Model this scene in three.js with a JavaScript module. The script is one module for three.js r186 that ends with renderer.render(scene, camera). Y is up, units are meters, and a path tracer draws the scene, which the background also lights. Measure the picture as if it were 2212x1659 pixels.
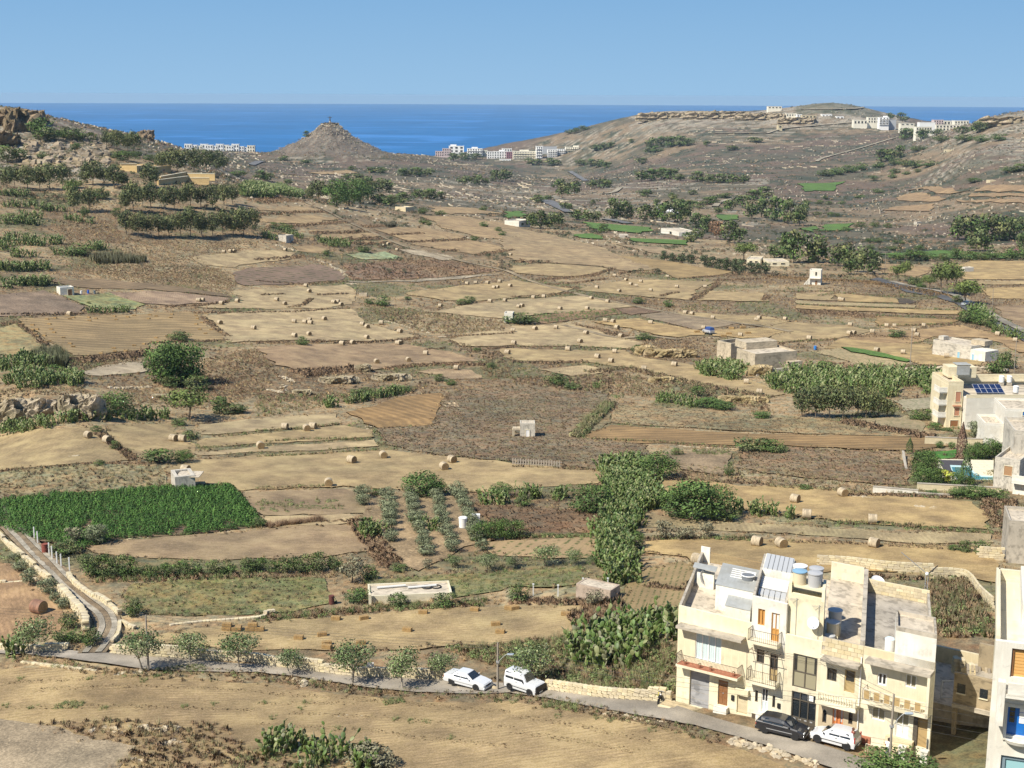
import * as THREE from 'three';
import { mergeGeometries } from 'three/addons/utils/BufferGeometryUtils.js';
import { RoundedBoxGeometry } from 'three/addons/geometries/RoundedBoxGeometry.js';

// ---------- camera, sky, sun, exposure ----------
const F = 3000, U0 = 1106, V0 = 829.5;                       // the photograph measured on a 2212 x 1659 grid
const EYE = new THREE.Vector3(0,130,0), PITCH = Math.atan((V0 - 206) / F), ROLL = 0.0043;
const scene = new THREE.Scene();
const camera = new THREE.PerspectiveCamera(2 * Math.atan(V0 / F) * 180 / Math.PI, 2212 / 1659,1,40000);
camera.position.copy(EYE); camera.rotation.order = 'YXZ'; camera.rotation.set(-PITCH, 0, ROLL);
const renderer = new THREE.WebGLRenderer({ antialias: true });
renderer.toneMapping = THREE.LinearToneMapping; renderer.toneMappingExposure = 1.5;
renderer.shadowMap.enabled = true;
{ // clear summer sky
  const w = 256, h = 256, a = new Float32Array(w * h * 4);
  const hor = [0.215,0.36,0.52], mid = [0.155,0.30,0.485], zen = [0.042,0.10,0.25];
  for (let j = 0; j < h; j++) {
    const el = ((j + 0.5) / h - 0.5) * 180, k = el < 0 ? 0 : el;
    for (let i = 0; i < w; i++) for (let c = 0; c < 3; c++) {
      const a1 = Math.min(1, k / 4), a2 = Math.min(1, Math.max(0, (k - 4) / 45));
      const lowmix = hor[c] + (mid[c] - hor[c]) * a1;
      a[(j * w + i) * 4 + c] = lowmix + (zen[c] - lowmix) * Math.pow(a2,0.7); a[(j * w + i) * 4 + 3] = 1;
    }
  }
  const t = new THREE.DataTexture(a, w, h, THREE.RGBAFormat, THREE.FloatType);
  t.mapping = THREE.EquirectangularReflectionMapping; t.magFilter = t.minFilter = THREE.LinearFilter; t.needsUpdate = true;
  scene.background = t; scene.environment = t;
}
const SUN = new THREE.Vector3(-0.535,0.735,0.415).normalize();
const sun = new THREE.DirectionalLight(new THREE.Color(1,0.94,0.82), 4.7);
sun.position.copy(SUN).multiplyScalar(900).add(new THREE.Vector3(0,60,-250)); sun.target.position.set(0,60,-250);
sun.castShadow = true; Object.assign(sun.shadow.camera, { left: -500, right: 500, top: 500, bottom: -500, near: 1, far: 3000 }); sun.shadow.mapSize.set(4096,4096);
scene.add(sun, sun.target);
scene.fog = new THREE.FogExp2(new THREE.Color(0.56,0.77,1.0), 0.00004);

// ---------- small tools ----------
let seed_ = 7;
const rnd = () => { seed_ = (seed_ + 0x6d2b79f5) | 0; let t = Math.imul(seed_ ^ (seed_ >>> 15), 1 | seed_); t = (t + Math.imul(t ^ (t >>> 7), 61 | t)) ^ t; return ((t ^ (t >>> 14)) >>> 0) / 4294967296; };
const R = (a, b) => a + (b - a) * rnd(), RS = (a) => (rnd() * 2 - 1) * a, pick = (l) => l[Math.floor(rnd() * l.length)];
const V = (x, y, z) => new THREE.Vector3(x, y, z), lerp = THREE.MathUtils.lerp, clamp = THREE.MathUtils.clamp, sstep = THREE.MathUtils.smoothstep;
const hash = (i, j) => { let h = Math.imul(i, 374761393) + Math.imul(j, 668265263); h = Math.imul(h ^ (h >>> 13), 1274126177); return ((h ^ (h >>> 16)) >>> 0) / 4294967296; };
function vn(x, y, per = 0) { // value noise, tiling with period per when given
  const i = Math.floor(x), j = Math.floor(y), a = x - i, b = y - j, s = a * a * (3 - 2 * a), t = b * b * (3 - 2 * b);
  const m = (k) => per ? ((k % per) + per) % per : k, h = (p, q) => hash(m(p), m(q));
  return lerp(lerp(h(i, j), h(i + 1, j), s), lerp(h(i, j + 1), h(i + 1, j + 1), s), t);
}
const fbm = (x, y, o = 4) => { let s = 0, a = 0.5, n = 0; for (let k = 0; k < o; k++) { s += a * vn(x + k * 17.3, y - k * 9.1); n += a; a *= 0.5; x *= 2.03; y *= 2.03; } return s / n; };
const names = new Map();
const nameOf = (n) => { const k = names.get(n) ?? 0; names.set(n, k + 1); return k ? n + '_' + String(k).padStart(3, '0') : n; };
function shade(o) { o.traverse((m) => { if (m.isMesh) { m.castShadow = true; m.receiveShadow = true; } }); return o; }
function top(o, name, label, category, group, kind) { // a top-level thing
  o.name = nameOf(name); if (label) o.userData.label = label; if (category) o.userData.category = category;
  if (group) o.userData.group = group; if (kind) o.userData.kind = kind;
  scene.add(shade(o)); return o;
}
function thing(name, label, category, p, turn = 0, group) { const g = new THREE.Group(); g.position.copy(p ?? V(0,0,0)); g.rotation.y = turn; return top(g, name, label, category, group); }
function part(parent, name, geo, mat, label) { const m = new THREE.Mesh(geo, mat); m.name = name; m.castShadow = m.receiveShadow = true; if (label) m.userData.label = label; parent.add(m); return m; }
const lin = (r, g, b) => new THREE.Color().setRGB(r, g, b);
const std = (c, o = {}) => new THREE.MeshStandardMaterial({ color: c, roughness: 0.9, ...o });
const box = (w, h, d, x = 0, y = 0, z = 0) => new THREE.BoxGeometry(w, h, d).translate(x, y, z);   // centred
const cyl = (r1, r2, h, n = 12, x = 0, y = 0, z = 0) => new THREE.CylinderGeometry(r1, r2, h, n).translate(x, y + h / 2, z); // stands on y
const merge = (l) => mergeGeometries(l.map((g) => { const q = g.index ? g.toNonIndexed() : g; for (const k of Object.keys(q.attributes)) if (!['position', 'normal', 'uv'].includes(k)) q.deleteAttribute(k); return q; }));
function bar(a, b, r = 0.03, n = 5) { // a round bar between two points
  const d = b.clone().sub(a), g = new THREE.CylinderGeometry(r, r, d.length(), n);
  g.applyQuaternion(new THREE.Quaternion().setFromUnitVectors(V(0,1,0), d.clone().normalize())); const m = a.clone().add(b).multiplyScalar(0.5); return g.translate(m.x, m.y, m.z);
}
// pixel (on the 2212 grid) -> direction; Z(c, r, [x, y, ...]) reads pixels measured on enlarged tiles of the photograph
const dirOf = (u, v) => { const x = (u - U0) / F, y = -(v - V0) / F; return V(x, y, -1).applyEuler(camera.rotation); };
const TX = [0,552.7,1105.4,1657], TY = [206.7,554.9,897.6,1243], TK = 0.25085;
const Z = (c, r, l) => { const o = []; for (let i = 0; i < l.length; i += 2) o.push([TX[c] + l[i] * TK, TY[r] + l[i + 1] * TK]); return o; };
const D = (...l) => { const o = []; for (let i = 0; i < l.length; i += 2) o.push([l[i], l[i + 1]]); return o; };

// ---------- textures ----------
function tex(n, fn, srgb = true) { // fn(x, y in 0..1) -> [r, g, b] 0..1
  const a = new Uint8Array(n * n * 4);
  for (let j = 0; j < n; j++) for (let i = 0; i < n; i++) { const c = fn(i / n, j / n), k = (j * n + i) * 4; for (let q = 0; q < 3; q++) a[k + q] = clamp(c[q],0,1) * 255; a[k + 3] = 255; }
  const t = new THREE.DataTexture(a, n, n); t.wrapS = t.wrapT = THREE.RepeatWrapping; t.magFilter = THREE.LinearFilter; t.minFilter = THREE.LinearMipmapLinearFilter; t.generateMipmaps = true;
  if (srgb) t.colorSpace = THREE.SRGBColorSpace; t.needsUpdate = true; return t;
}
const tf = (x, y, p, o = 4) => { let s = 0, a = 0.5, n = 0; for (let k = 0; k < o; k++) { s += a * vn(x * p + 3.7 * k, y * p + 1.3 * k, p); n += a; a *= 0.55; p *= 2; } return s / n; };
const grey = (v, r = 1, g = 1, b = 1) => [v * r, v * g, v * b];
// stubble: straw grain, faint drill rows along v, bare patches (40 m a side)
const T_STUB = tex(1024, (x, y) => { const g = vn(x * 512, y * 512,512), p = tf(x, y, 12,5), row = 0.5 + 0.5 * Math.sin(x * Math.PI * 2 * 64 + tf(x, y, 6,2) * 5), f = vn(x * 256, y * 64,64), b = tf(y + 0.31, x, 20,3); const v = 0.62 + 0.20 * (g - 0.5) + 0.34 * (p - 0.5) + 0.10 * (row - 0.5) * sstep(b, 0.42,0.7) + 0.12 * (f - 0.5) + 0.2 * (b - 0.5) + 0.25; return grey(v, 1,0.985 + 0.03 * (p - 0.5), 0.95 + 0.1 * (g - 0.5)); });
// windrows: broad swaths of straw
const T_SWATH = tex(512, (x, y) => { const w = tf(x, y, 4,4) * 11, row = Math.pow(0.5 + 0.5 * Math.sin(x * Math.PI * 2 * 16 + w), 1.5) * (0.35 + 1.1 * tf(y, x, 9,3)), g = vn(x * 400, y * 400,400), p = tf(x, y, 10,4); return grey(0.78 + 0.13 * (row - 0.4) + 0.18 * (g - 0.5) + 0.25 * (p - 0.5), 1,0.98,0.94); });
// crop rows with gaps
const T_ROWS = tex(512, (x, y) => { const row = Math.pow(0.5 + 0.5 * Math.cos(x * Math.PI * 2 * 32), 4), c = vn(x * 128, y * 96,32), p = tf(x, y, 10,4), g = vn(x * 512, y * 512,512); const k = row * sstep(c, 0.35,0.7); return [0.86 + 0.2 * (p - 0.5) + 0.16 * (g - 0.5) - 0.42 * k, 0.85 + 0.2 * (p - 0.5) + 0.16 * (g - 0.5) - 0.30 * k, 0.82 + 0.2 * (p - 0.5) + 0.14 * (g - 0.5) - 0.44 * k]; });
const T_SOIL = tex(512, (x, y) => { const g = vn(x * 512, y * 512,512), h = vn(x * 170, y * 170,170), p = tf(x, y, 10,5); let v = 0.78 + 0.22 * (g - 0.5) + 0.22 * (h - 0.5) + 0.4 * (p - 0.5); if (h > 0.93) v += 0.15; return grey(v, 1,0.99,0.97); });
const T_SCRUB = tex(1024, (x, y) => { const g = vn(x * 300, y * 300,300), h = tf(x, y, 40,4), p = tf(x, y, 8,5); const v = 0.86 + 0.26 * (g - 0.5) + 0.5 * (h - 0.5) + 0.32 * (p - 0.5); const e = tf(y, x, 24,3) - 0.5; return [v * (1 + 0.25 * e), v, v * (1 - 0.15 * e)]; });
const T_ROAD = tex(512, (x, y) => { const g = vn(x * 512, y * 512,512), p = tf(x, y, 8,5), q = tf(y, x, 16,3); return grey(0.80 + 0.16 * (g - 0.5) + 0.3 * (p - 0.5) + 0.12 * (q - 0.5), 1,0.99,0.97); });
const T_WALL = tex(512, (x, y) => { const g = vn(x * 400, y * 400,400), p = tf(x, y, 5,6), s = vn(x * 60, y * 6,6), q = tf(y, x, 11,4); return grey(0.93 + 0.05 * (g - 0.5) + 0.12 * (p - 0.5) + 0.05 * (s - 0.5) - 0.07 * sstep(q, 0.6,0.8), 1,0.985 + 0.03 * (p - 0.5), 0.95 + 0.08 * (p - 0.5)); });
const T_GRIME = tex(512, (x, y) => { const g = vn(x * 400, y * 400,400), p = tf(x, y, 6,6), q = tf(y, x, 14,5), s = tf(x, y * 0.5 + 0.2,20,3); const k = sstep(q, 0.45,0.72); return grey(0.88 + 0.08 * (g - 0.5) + 0.16 * (p - 0.5) - 0.15 * k + 0.1 * (s - 0.5), 1,0.985,0.96); });
const T_ROCK = tex(512, (x, y) => { const g = vn(x * 256, y * 256,256), p = tf(x, y, 8,6), s = tf(x, y * 1,30,4); return grey(0.78 + 0.2 * (g - 0.5) + 0.5 * (p - 0.5) + 0.4 * (s - 0.5), 1,0.97,0.90 + 0.2 * (p - 0.5)); });
const T_LEAF = null;
// ---------- the lie of the land: control points (u, v, drop below the eye) and (u, v, distance) ----------
const CP = [];
for (const [u, v, h] of [
  [0,1659,53],[553,1659,51.5],[1106,1659,50],[1659,1659,48.4],[2212,1659,47.6],
  [0,1430,54.5],[553,1445,54.2],[1106,1490,52.4],[1463,1521,49.6],[1700,1580,48.9],[2012,1640,48.6],[2212,1500,49],
  [0,1300,54.7],[553,1300,54.6],[1106,1320,53.8],[1420,1330,51.6],[1700,1300,50.8],[2212,1330,50.5],
  [0,1150,55.2],[553,1170,55.5],[1106,1170,55.5],[1659,1170,53.6],[2212,1170,53],
  [0,1000,57],[553,1000,57.5],[1106,1000,58],[1659,1000,57.5],[2212,1000,56.5],
  [0,925,58.6],[430,905,59.6],[850,900,61],[1200,900,61.5],[1659,900,60.5],[2212,900,60],[60,858,55.6],[280,850,58],
  [0,780,56.5],[300,790,58.6],[700,830,62.6],[650,780,60.8],[900,830,63.5],[1200,800,64.3],[1659,830,62.4],[2000,800,62.6],[2212,780,63],
  [0,700,56],[250,700,59.5],[600,720,62],[1000,700,65],[1450,700,66],[1900,700,66],[2212,700,66],
  [0,600,52.5],[300,610,56.5],[600,620,61.5],[1000,620,66.3],[1450,600,68.5],[1900,600,69.5],[2212,600,70],
  [0,520,47.5],[250,530,51],[500,550,56.5],[800,530,61],[1100,530,67.3],[1450,530,73],[1900,545,74.5],[2212,560,73.5],
  [0,440,40],[250,440,43],[480,460,48],[700,450,52.6],[900,470,62.5],[1150,470,75],[1400,470,81],[1700,480,83],[2000,500,79],[2212,500,76.5],
]) { const q = dirOf(u, v); const k = h / -q.y; CP.push([q.x * k, -q.z * k, EYE.y - h]); }
for (const [u, v, d] of [
  [330,385,640],[150,345,680],[20,340,690],[250,310,780],[40,250,770],[-200,240,760],[130,268,810],[220,288,860],[320,306,960],[400,321,1120],
  [550,350,1500],[560,400,1000],[640,425,800],[450,345,1250],[480,335,1700],
  [712,345,1800],[870,345,1800],[560,338,1850],[700,370,1500],[700,400,1150],[850,415,1050],[950,440,900],
  [1000,345,2500],[1150,352,2450],[1250,390,1700],[1200,420,1300],[1050,400,1450],[945,338,2350],[480,330,2500],[1250,352,2400],[1310,350,2300],
  [1400,246,2700],[1650,240,2700],[1800,224,2600],[1880,240,2600],[1950,268,2500],[2000,284,2250],[2100,268,2000],[2212,245,1700],[2140,254,1750],
  [1300,268,2750],[1200,290,2800],[1100,308,2850],[1020,326,2850],
  [1400,272,2500],[1500,320,2100],[1700,300,2200],[1800,272,2350],[1500,370,1650],[1800,350,1700],[1650,410,1300],[1900,335,1800],[2000,385,1400],
  [2100,332,1350],[2212,305,1450],[2212,400,1050],[2050,430,1080],[1900,440,1150],[2212,450,900],
]) { const q = dirOf(u, v), k = d / -q.z; CP.push([q.x * k, d, EYE.y + q.y * k]); }
const tanOf = (u) => (u - U0) / F;
for (const [u, v, h] of [[0,1659,53],[0,1150,54],[0,925,57],[0,700,52],[0,520,40]]) { const q = dirOf(u, v), k = h / -q.y; CP.push([(q.x * k) * 2.1,-q.z * k, EYE.y - h]); }
for (const [u, v, h] of [[2212,1659,47],[2212,1170,52],[2212,900,58],[2212,700,64],[2212,560,70]]) { const q = dirOf(u, v), k = h / -q.y; CP.push([(q.x * k) * 2.1,-q.z * k, EYE.y - h]); }
for (const [t, d, y] of [[-0.8,800,128],[-0.8,1300,100],[-0.5,1100,96],[-0.5,1800,60],[-0.8,2800,10],[0.8,1000,75],[0.8,1600,110],[0.8,2600,60],[-0.4,2900,4],[-0.2,2800,7],[-0.05,2950,6],
  [-0.8,60,84],[-0.3,60,84],[0,60,85],[0.3,60,86],[0.8,60,88],[-0.6,36,100],[0,36,100],[0.6,36,100],
  [0.1,3200,70],[0.2,3200,80],[0.3,3200,60],[0.02,3150,20],[-0.2,3150,-12],[-0.5,3200,-15],[0.4,3200,30],[-0.06,3200,-12],[0,3900,-40],[0.2,4100,-40],[-0.3,3900,-40],[0.5,3800,-40],[-0.8,3800,-40],[0.8,3800,-40]]) CP.push([t * d, d, y]);
// thin-plate spline over (x / d, ln d)
const KT = 3, tps = (() => {
  const n = CP.length, P = CP.map(([x, d]) => [KT * x / d, Math.log(d)]), N = n + 3, A = [];
  const U = (r2) => r2 < 1e-12 ? 0 : r2 * Math.log(r2);
  for (let i = 0; i < n; i++) { const row = new Float64Array(N + 1); for (let j = 0; j < n; j++) row[j] = U((P[i][0] - P[j][0]) ** 2 + (P[i][1] - P[j][1]) ** 2); row[i] += 0.0008; row[n] = 1; row[n + 1] = P[i][0]; row[n + 2] = P[i][1]; row[N] = CP[i][2]; A.push(row); }
  for (let k = 0; k < 3; k++) { const row = new Float64Array(N + 1); for (let j = 0; j < n; j++) row[j] = k === 0 ? 1 : P[j][k - 1]; A.push(row); }
  for (let i = 0; i < N; i++) { let p = i; for (let k = i + 1; k < N; k++) if (Math.abs(A[k][i]) > Math.abs(A[p][i])) p = k; [A[i], A[p]] = [A[p], A[i]]; for (let k = i + 1; k < N; k++) { const f = A[k][i] / A[i][i]; if (f) for (let j = i; j <= N; j++) A[k][j] -= f * A[i][j]; } }
  const w = new Float64Array(N); for (let i = N - 1; i >= 0; i--) { let s = A[i][N]; for (let j = i + 1; j < N; j++) s -= A[i][j] * w[j]; w[i] = s / A[i][i]; }
  return (t, s) => { let y = w[n] + w[n + 1] * t + w[n + 2] * s; for (let j = 0; j < n; j++) y += w[j] * U((t - P[j][0]) ** 2 + (s - P[j][1]) ** 2); return y; };
})();
const GT = 160, GS = 420, S0 = Math.log(34), S1 = Math.log(5200), grid = new Float32Array((GT + 1) * (GS + 1));
for (let j = 0; j <= GS; j++) for (let i = 0; i <= GT; i++) grid[j * (GT + 1) + i] = tps(KT * (i / GT * 2 - 1), S0 + (S1 - S0) * j / GS);
// the lone conical hill
const KN = (() => { const q = dirOf(713,345), k = 1800 / -q.z; return { x: q.x * k, z: -1800 }; })();
const KPROF = [[0,44],[10,43.5],[14,41],[22,34],[34,26],[50,17.5],[68,9.5],[88,4],[108,1.2],[128,0]];
function coneBump(x, z) { const r = Math.hypot((x - KN.x), (z - KN.z) * 0.8); if (r > 127) return 0; for (let i = 1; i < KPROF.length; i++) if (r <= KPROF[i][0]) { const [a, b] = KPROF[i - 1],[c, d] = KPROF[i]; const k = (r - a) / (c - a); return lerp(b, d, k) + (vn(x * 0.16, z * 0.16) - 0.5) * 4 * sstep(b, 2,18); } return 0; }
function H(x, z) {
  const d = Math.max(35,-z), t = clamp((x / d + 1) / 2,0,0.9999) * GT, s = clamp((Math.log(d) - S0) / (S1 - S0), 0,0.9999) * GS;
  const i = Math.floor(t), j = Math.floor(s), a = t - i, b = s - j, k = j * (GT + 1) + i;
  let y = lerp(lerp(grid[k], grid[k + 1], a), lerp(grid[k + GT + 1], grid[k + GT + 2], a), b);
  if (d > 1620 && d < 1980) y += coneBump(x, z);
  return y;
}
function hit(u, v, from = 60) { // where the sight line through a pixel meets the land
  const q = dirOf(u, v), f = (d) => { const k = d / -q.z; return EYE.y + q.y * k - H(q.x * k, -d); };
  let d = from, p = d; while (d < 4800) { if (f(d) <= 0) break; p = d; d *= 1.006; }
  for (let i = 0, a = p, b = d; i < 14; i++) { const m = (a + b) / 2; if (f(m) > 0) a = m; else b = m; d = b; }
  const k = d / -q.z; return V(q.x * k, H(q.x * k, -d), -d);
}
const ppm = (p) => F / Math.max(1, p.clone().sub(EYE).dot(dirOf(U0, V0)));      // photo-grid pixels to the metre at a point
const ground = (x, z) => V(x, H(x, z), z);
const inside = (poly, x, z) => { let c = false; for (let i = 0, j = poly.length - 1; i < poly.length; j = i++) { const a = poly[i], b = poly[j]; if ((a[1] > z) !== (b[1] > z) && x < (b[0] - a[0]) * (z - a[1]) / (b[1] - a[1]) + a[0]) c = !c; } return c; };
const toWorld = (px) => px.map(([u, v]) => { const p = hit(u, v); return [p.x, p.z]; });
const bounds = (w) => { let a = [1e9,1e9,-1e9,-1e9]; for (const [x, z] of w) { a[0] = Math.min(a[0], x); a[1] = Math.min(a[1], z); a[2] = Math.max(a[2], x); a[3] = Math.max(a[3], z); } return a; };
function scatter(w, perM2, fn, most = 1e9) { const b = bounds(w), n = Math.min(most * 3, (b[2] - b[0]) * (b[3] - b[1]) * perM2); let k = 0; for (let i = 0; i < n && k < most; i++) { const x = R(b[0], b[2]), z = R(b[1], b[3]); if (inside(w, x, z)) { fn(x, z); k++; } } }
function along(px, step, fn) { const w = px.map(([u, v]) => hit(u, v)); for (let i = 1; i < w.length; i++) { const a = w[i - 1], b = w[i], l = a.distanceTo(b), n = Math.max(1, Math.round(l / step)); for (let k = 0; k < n; k++) { const q = (k + rnd()) / n; fn(lerp(a.x, b.x, q), lerp(a.z, b.z, q), Math.atan2(b.x - a.x, b.z - a.z)); } } }
// a sheet draped over the land inside an outline
function drape(w, lift, rough = 0.006, rowAngle = 0, per = 40, tint = null, maxEdge = 0.011) {
  const pts = [];
  for (let i = 0; i < w.length; i++) { const a = w[i], b = w[(i + 1) % w.length], l = Math.hypot(b[0] - a[0], b[1] - a[1]), dd = -a[1], n = Math.max(1, Math.ceil(l / (dd * 0.012))); for (let k = 0; k < n; k++) { const q = k / n, x = lerp(a[0], b[0], q), z = lerp(a[1], b[1], q), e = rough * dd; pts.push(new THREE.Vector2(x + (vn(x / (dd * 0.012) + 5, z / (dd * 0.012)) - 0.5) * 2 * e, z + (vn(x / (dd * 0.012), z / (dd * 0.012) + 9) - 0.5) * 2 * e)); } }
  if (THREE.ShapeUtils.isClockWise(pts)) pts.reverse();
  const tri = THREE.ShapeUtils.triangulateShape(pts, []), out = [];
  const stack = tri.map(([a, b, c]) => [pts[a], pts[b], pts[c]]);
  while (stack.length) { // halve the longest edge until the sheet is fine enough to follow the land
    const [a, b, c] = stack.pop(), lim = Math.max(1.2,-(a.y + b.y + c.y) / 3 * maxEdge), ab = a.distanceTo(b), bc = b.distanceTo(c), ca = c.distanceTo(a), m = Math.max(ab, bc, ca);
    if (m <= lim * 1.6 || out.length > 60000) { out.push(a, b, c); continue; }
    if (m === ab) { const p = a.clone().add(b).multiplyScalar(0.5); stack.push([a, p, c],[p, b, c]); } else if (m === bc) { const p = b.clone().add(c).multiplyScalar(0.5); stack.push([a, b, p],[a, p, c]); } else { const p = c.clone().add(a).multiplyScalar(0.5); stack.push([a, b, p],[p, b, c]); }
  }
  const n = out.length, P = new Float32Array(n * 3), UVs = new Float32Array(n * 2), C = new Float32Array(n * 3), N = new Float32Array(n * 3), ca = Math.cos(rowAngle), sa = Math.sin(rowAngle);
  for (let i = 0; i < n; i++) {
    const j = i % 3 === 0 ? i : i % 3 === 1 ? i + 1 : i - 1;                       // wind it to face up
    const { x, y: z } = out[j], e = Math.max(0.5,-z * 0.004); P.set([x, H(x, z) + lift, z], i * 3); UVs.set([(x * ca + z * sa) / per, (-x * sa + z * ca) / per], i * 2);
    const nn = V(H(x - e, z) - H(x + e, z), 2 * e, H(x, z - e) - H(x, z + e)).normalize(); N.set([nn.x, nn.y, nn.z], i * 3);
    const c = tint ? tint(x, z) : [1,1,1]; C.set(c, i * 3);
  }
  const g = new THREE.BufferGeometry(); g.setAttribute('position', new THREE.BufferAttribute(P, 3)); g.setAttribute('normal', new THREE.BufferAttribute(N, 3)); g.setAttribute('uv', new THREE.BufferAttribute(UVs, 2)); g.setAttribute('color', new THREE.BufferAttribute(C, 3));
  const sp = [], sn = [], su = [], sc = []; // the edge of the sheet reaches down into the ground
  for (let i = 0; i < pts.length; i++) { const a = pts[i], b = pts[(i + 1) % pts.length], ya = H(a.x, a.y) + lift, yb = H(b.x, b.y) + lift, dn = lift + 0.35 - a.y * 0.0012, ca2 = tint ? tint(a.x, a.y) : [1,1,1];
    for (const [x, y, z] of [[a.x, ya, a.y],[a.x, ya - dn, a.y],[b.x, yb, b.y],[b.x, yb, b.y],[a.x, ya - dn, a.y],[b.x, yb - dn, b.y]]) { sp.push(x, y, z); sn.push(0,0.7,0.7); su.push(x / per, (z + y) / per); sc.push(...ca2); } }
  const sk = new THREE.BufferGeometry(); sk.setAttribute('position', new THREE.Float32BufferAttribute(sp, 3)); sk.setAttribute('normal', new THREE.Float32BufferAttribute(sn, 3)); sk.setAttribute('uv', new THREE.Float32BufferAttribute(su, 2)); sk.setAttribute('color', new THREE.Float32BufferAttribute(sc, 3));
  return mergeGeometries([g, sk]);
}
// ---------- fields, paths and roads: outlines traced on the land ----------
const GM = { stub: T_STUB, swath: T_SWATH, rows: T_ROWS, soil: T_SOIL, scrub: T_SCRUB, road: T_ROAD };
for (const k of Object.keys(GM)) GM[k] = new THREE.MeshStandardMaterial({ map: GM[k], vertexColors: true, roughness: 1, side: THREE.DoubleSide });
const FIELDS = [];                                             // world outlines, so that the wild land keeps clear of them
let layer = 0;
function sheet(name, px, mat, col, o = {}) {
  if (mat === 'scrub') { const k = (q) => [q[0] * 1.4, q[1] * 1.48, q[2] * 1.42]; col = k(col); if (o.alt) o = { ...o, alt: k(o.alt) }; }
  const w = o.world ? px : toWorld(px), [r, g, b] = col, sc = o.patch ?? 14, am = o.vary ?? 0.22;
  const alt = o.alt ?? [r * 0.8, g * 0.83, b * 0.85];
  const tint = (x, z) => { const n = fbm(x / sc + 31, z / sc, 3), k = clamp((n - 0.42) * 3.2,0,1) * (o.mix ?? 0.75), f = 1 + (vn(x / 3.1, z / 3.1) - 0.5) * am; return [lerp(r, alt[0], k) * f, lerp(g, alt[1], k) * f, lerp(b, alt[2], k) * f]; };
  const geo = drape(w, (o.lift ?? 0.06) - Math.max(...w.map((q) => q[1])) * 0.00025 + (layer++ % 40) * 0.002, o.rough ?? 0.004, o.turn ?? RS(0.5), o.per ?? 40, tint);
  top(new THREE.Mesh(geo, GM[mat]), name, null, null, null, 'structure');
  if (!o.free) FIELDS.push({ w, b: bounds(w), drop: o.drop ?? 0.3, edge: name.includes('field') && !o.world });
  return w;
}
const C_S = [0.44,0.33,0.175], C_L = [0.49,0.38,0.22], C_G = [0.48,0.345,0.165], C_T = [0.36,0.26,0.16], C_W = [0.50,0.42,0.30], C_P = [0.29,0.20,0.145], C_GR = [0.17,0.17,0.07], C_B = [0.17,0.11,0.065], C_GREEN = [0.055,0.13,0.03], C_PATH = [0.45,0.355,0.225], C_O = [0.27,0.20,0.095];
const F_ = {};
const fld = (px, mat, col, o) => sheet(mat === 'soil' ? 'bare_field' : mat === 'rows' ? 'row_crop_field' : mat === 'scrub' ? 'weedy_field' : 'stubble_field', px, mat, col, o);
// near
F_.front = fld(D(-420,1462,0,1447,150,1447,330,1462,560,1478,740,1503,900,1516,1100,1517,1290,1545,1420,1573,1560,1608,1700,1659,1800,1720,1900,1850,1000,2000,0,1950,-500,1800), 'stub', [0.41,0.305,0.165], { alt: [0.33,0.24,0.125], turn: 1.45, patch: 9, mix: 0.7 });
F_.bottomLeft = fld(Z(0,3,[-600,1200,0,1240,300,1300,620,1350,820,1430,1180,1480,1050,1620,900,1800,-600,1900]), 'soil', [0.44,0.35,0.235], { lift: 0.09, per: 25, drop: 0.3 });
F_.squareBales = fld(D(330,1372,500,1347,700,1336,830,1324,980,1309,1265,1308,1278,1340,1240,1362,1180,1398,1000,1392,850,1405,700,1405,500,1402,290,1387), 'stub', C_S, { turn: 1.5 });
F_.leftNear = fld(D(-300,1220,0,1215,40,1225,110,1290,145,1330,130,1370,0,1385,-300,1390), 'stub', [0.38,0.25,0.14], {});
F_.beige = fld(D(180,1180,260,1168,440,1155,560,1146,700,1130,790,1140,812,1190,700,1203,450,1212,330,1207,200,1197), 'stub', [0.385,0.28,0.165], { turn: 1.52 });
F_.long = fld(D(350,1015,430,994,640,980,820,972,960,985,1130,1003,1298,1021,1292,1045,1060,1062,930,1062,740,1050,520,1060,440,1052,400,1036), 'stub', C_S, { turn: 1.5 });
F_.leftMid = fld(Z(0,2,[-500,230,0,190,500,120,880,92,960,250,1150,385,860,415,300,455,0,478,-500,500]), 'stub', C_S, { turn: 0.3 });
fld(Z(0,2,[900,90,1180,70,1450,78,1520,150,1690,270,1650,365,1260,395,1010,255]), 'stub', C_S, { turn: 0.6 });
fld(D(430,918,560,905,720,893,735,915,560,932,440,940), 'stub', C_L, { turn: 1.5 });
fld(D(432,948,560,938,740,920,795,930,800,945,640,955,430,968), 'stub', C_S, { turn: 1.5 });
fld(D(420,977,640,962,800,951,815,965,640,975,430,985), 'stub', C_L, { turn: 1.5 });
F_.weedyVines = fld(Z(0,2,[-400,510,0,492,450,445,900,425,1380,440,1430,620,900,660,300,710,0,732,-400,760]), 'scrub', [0.25,0.185,0.10], { alt: [0.17,0.16,0.085] });
F_.vine = sheet('vineyard_soil', D(-300,1110,0,1085,200,1069,350,1056,497,1051,572,1137,440,1153,250,1166,180,1188,70,1166,0,1140,-300,1000), 'soil', [0.24,0.17,0.10], {});
fld(D(520,1066,740,1056,792,1076,782,1110,560,1115), 'stub', [0.34,0.25,0.15], { alt: [0.22,0.2,0.1], turn: 1.52 });
fld(D(570,1118,760,1112,772,1130,580,1141), 'stub', C_L, { turn: 1.52 });
F_.orchard = sheet('orchard_soil', D(780,1084,870,1066,1000,1075,1062,1165,1010,1182,900,1232,850,1215,830,1190,782,1150), 'soil', [0.45,0.325,0.185], {});
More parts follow.
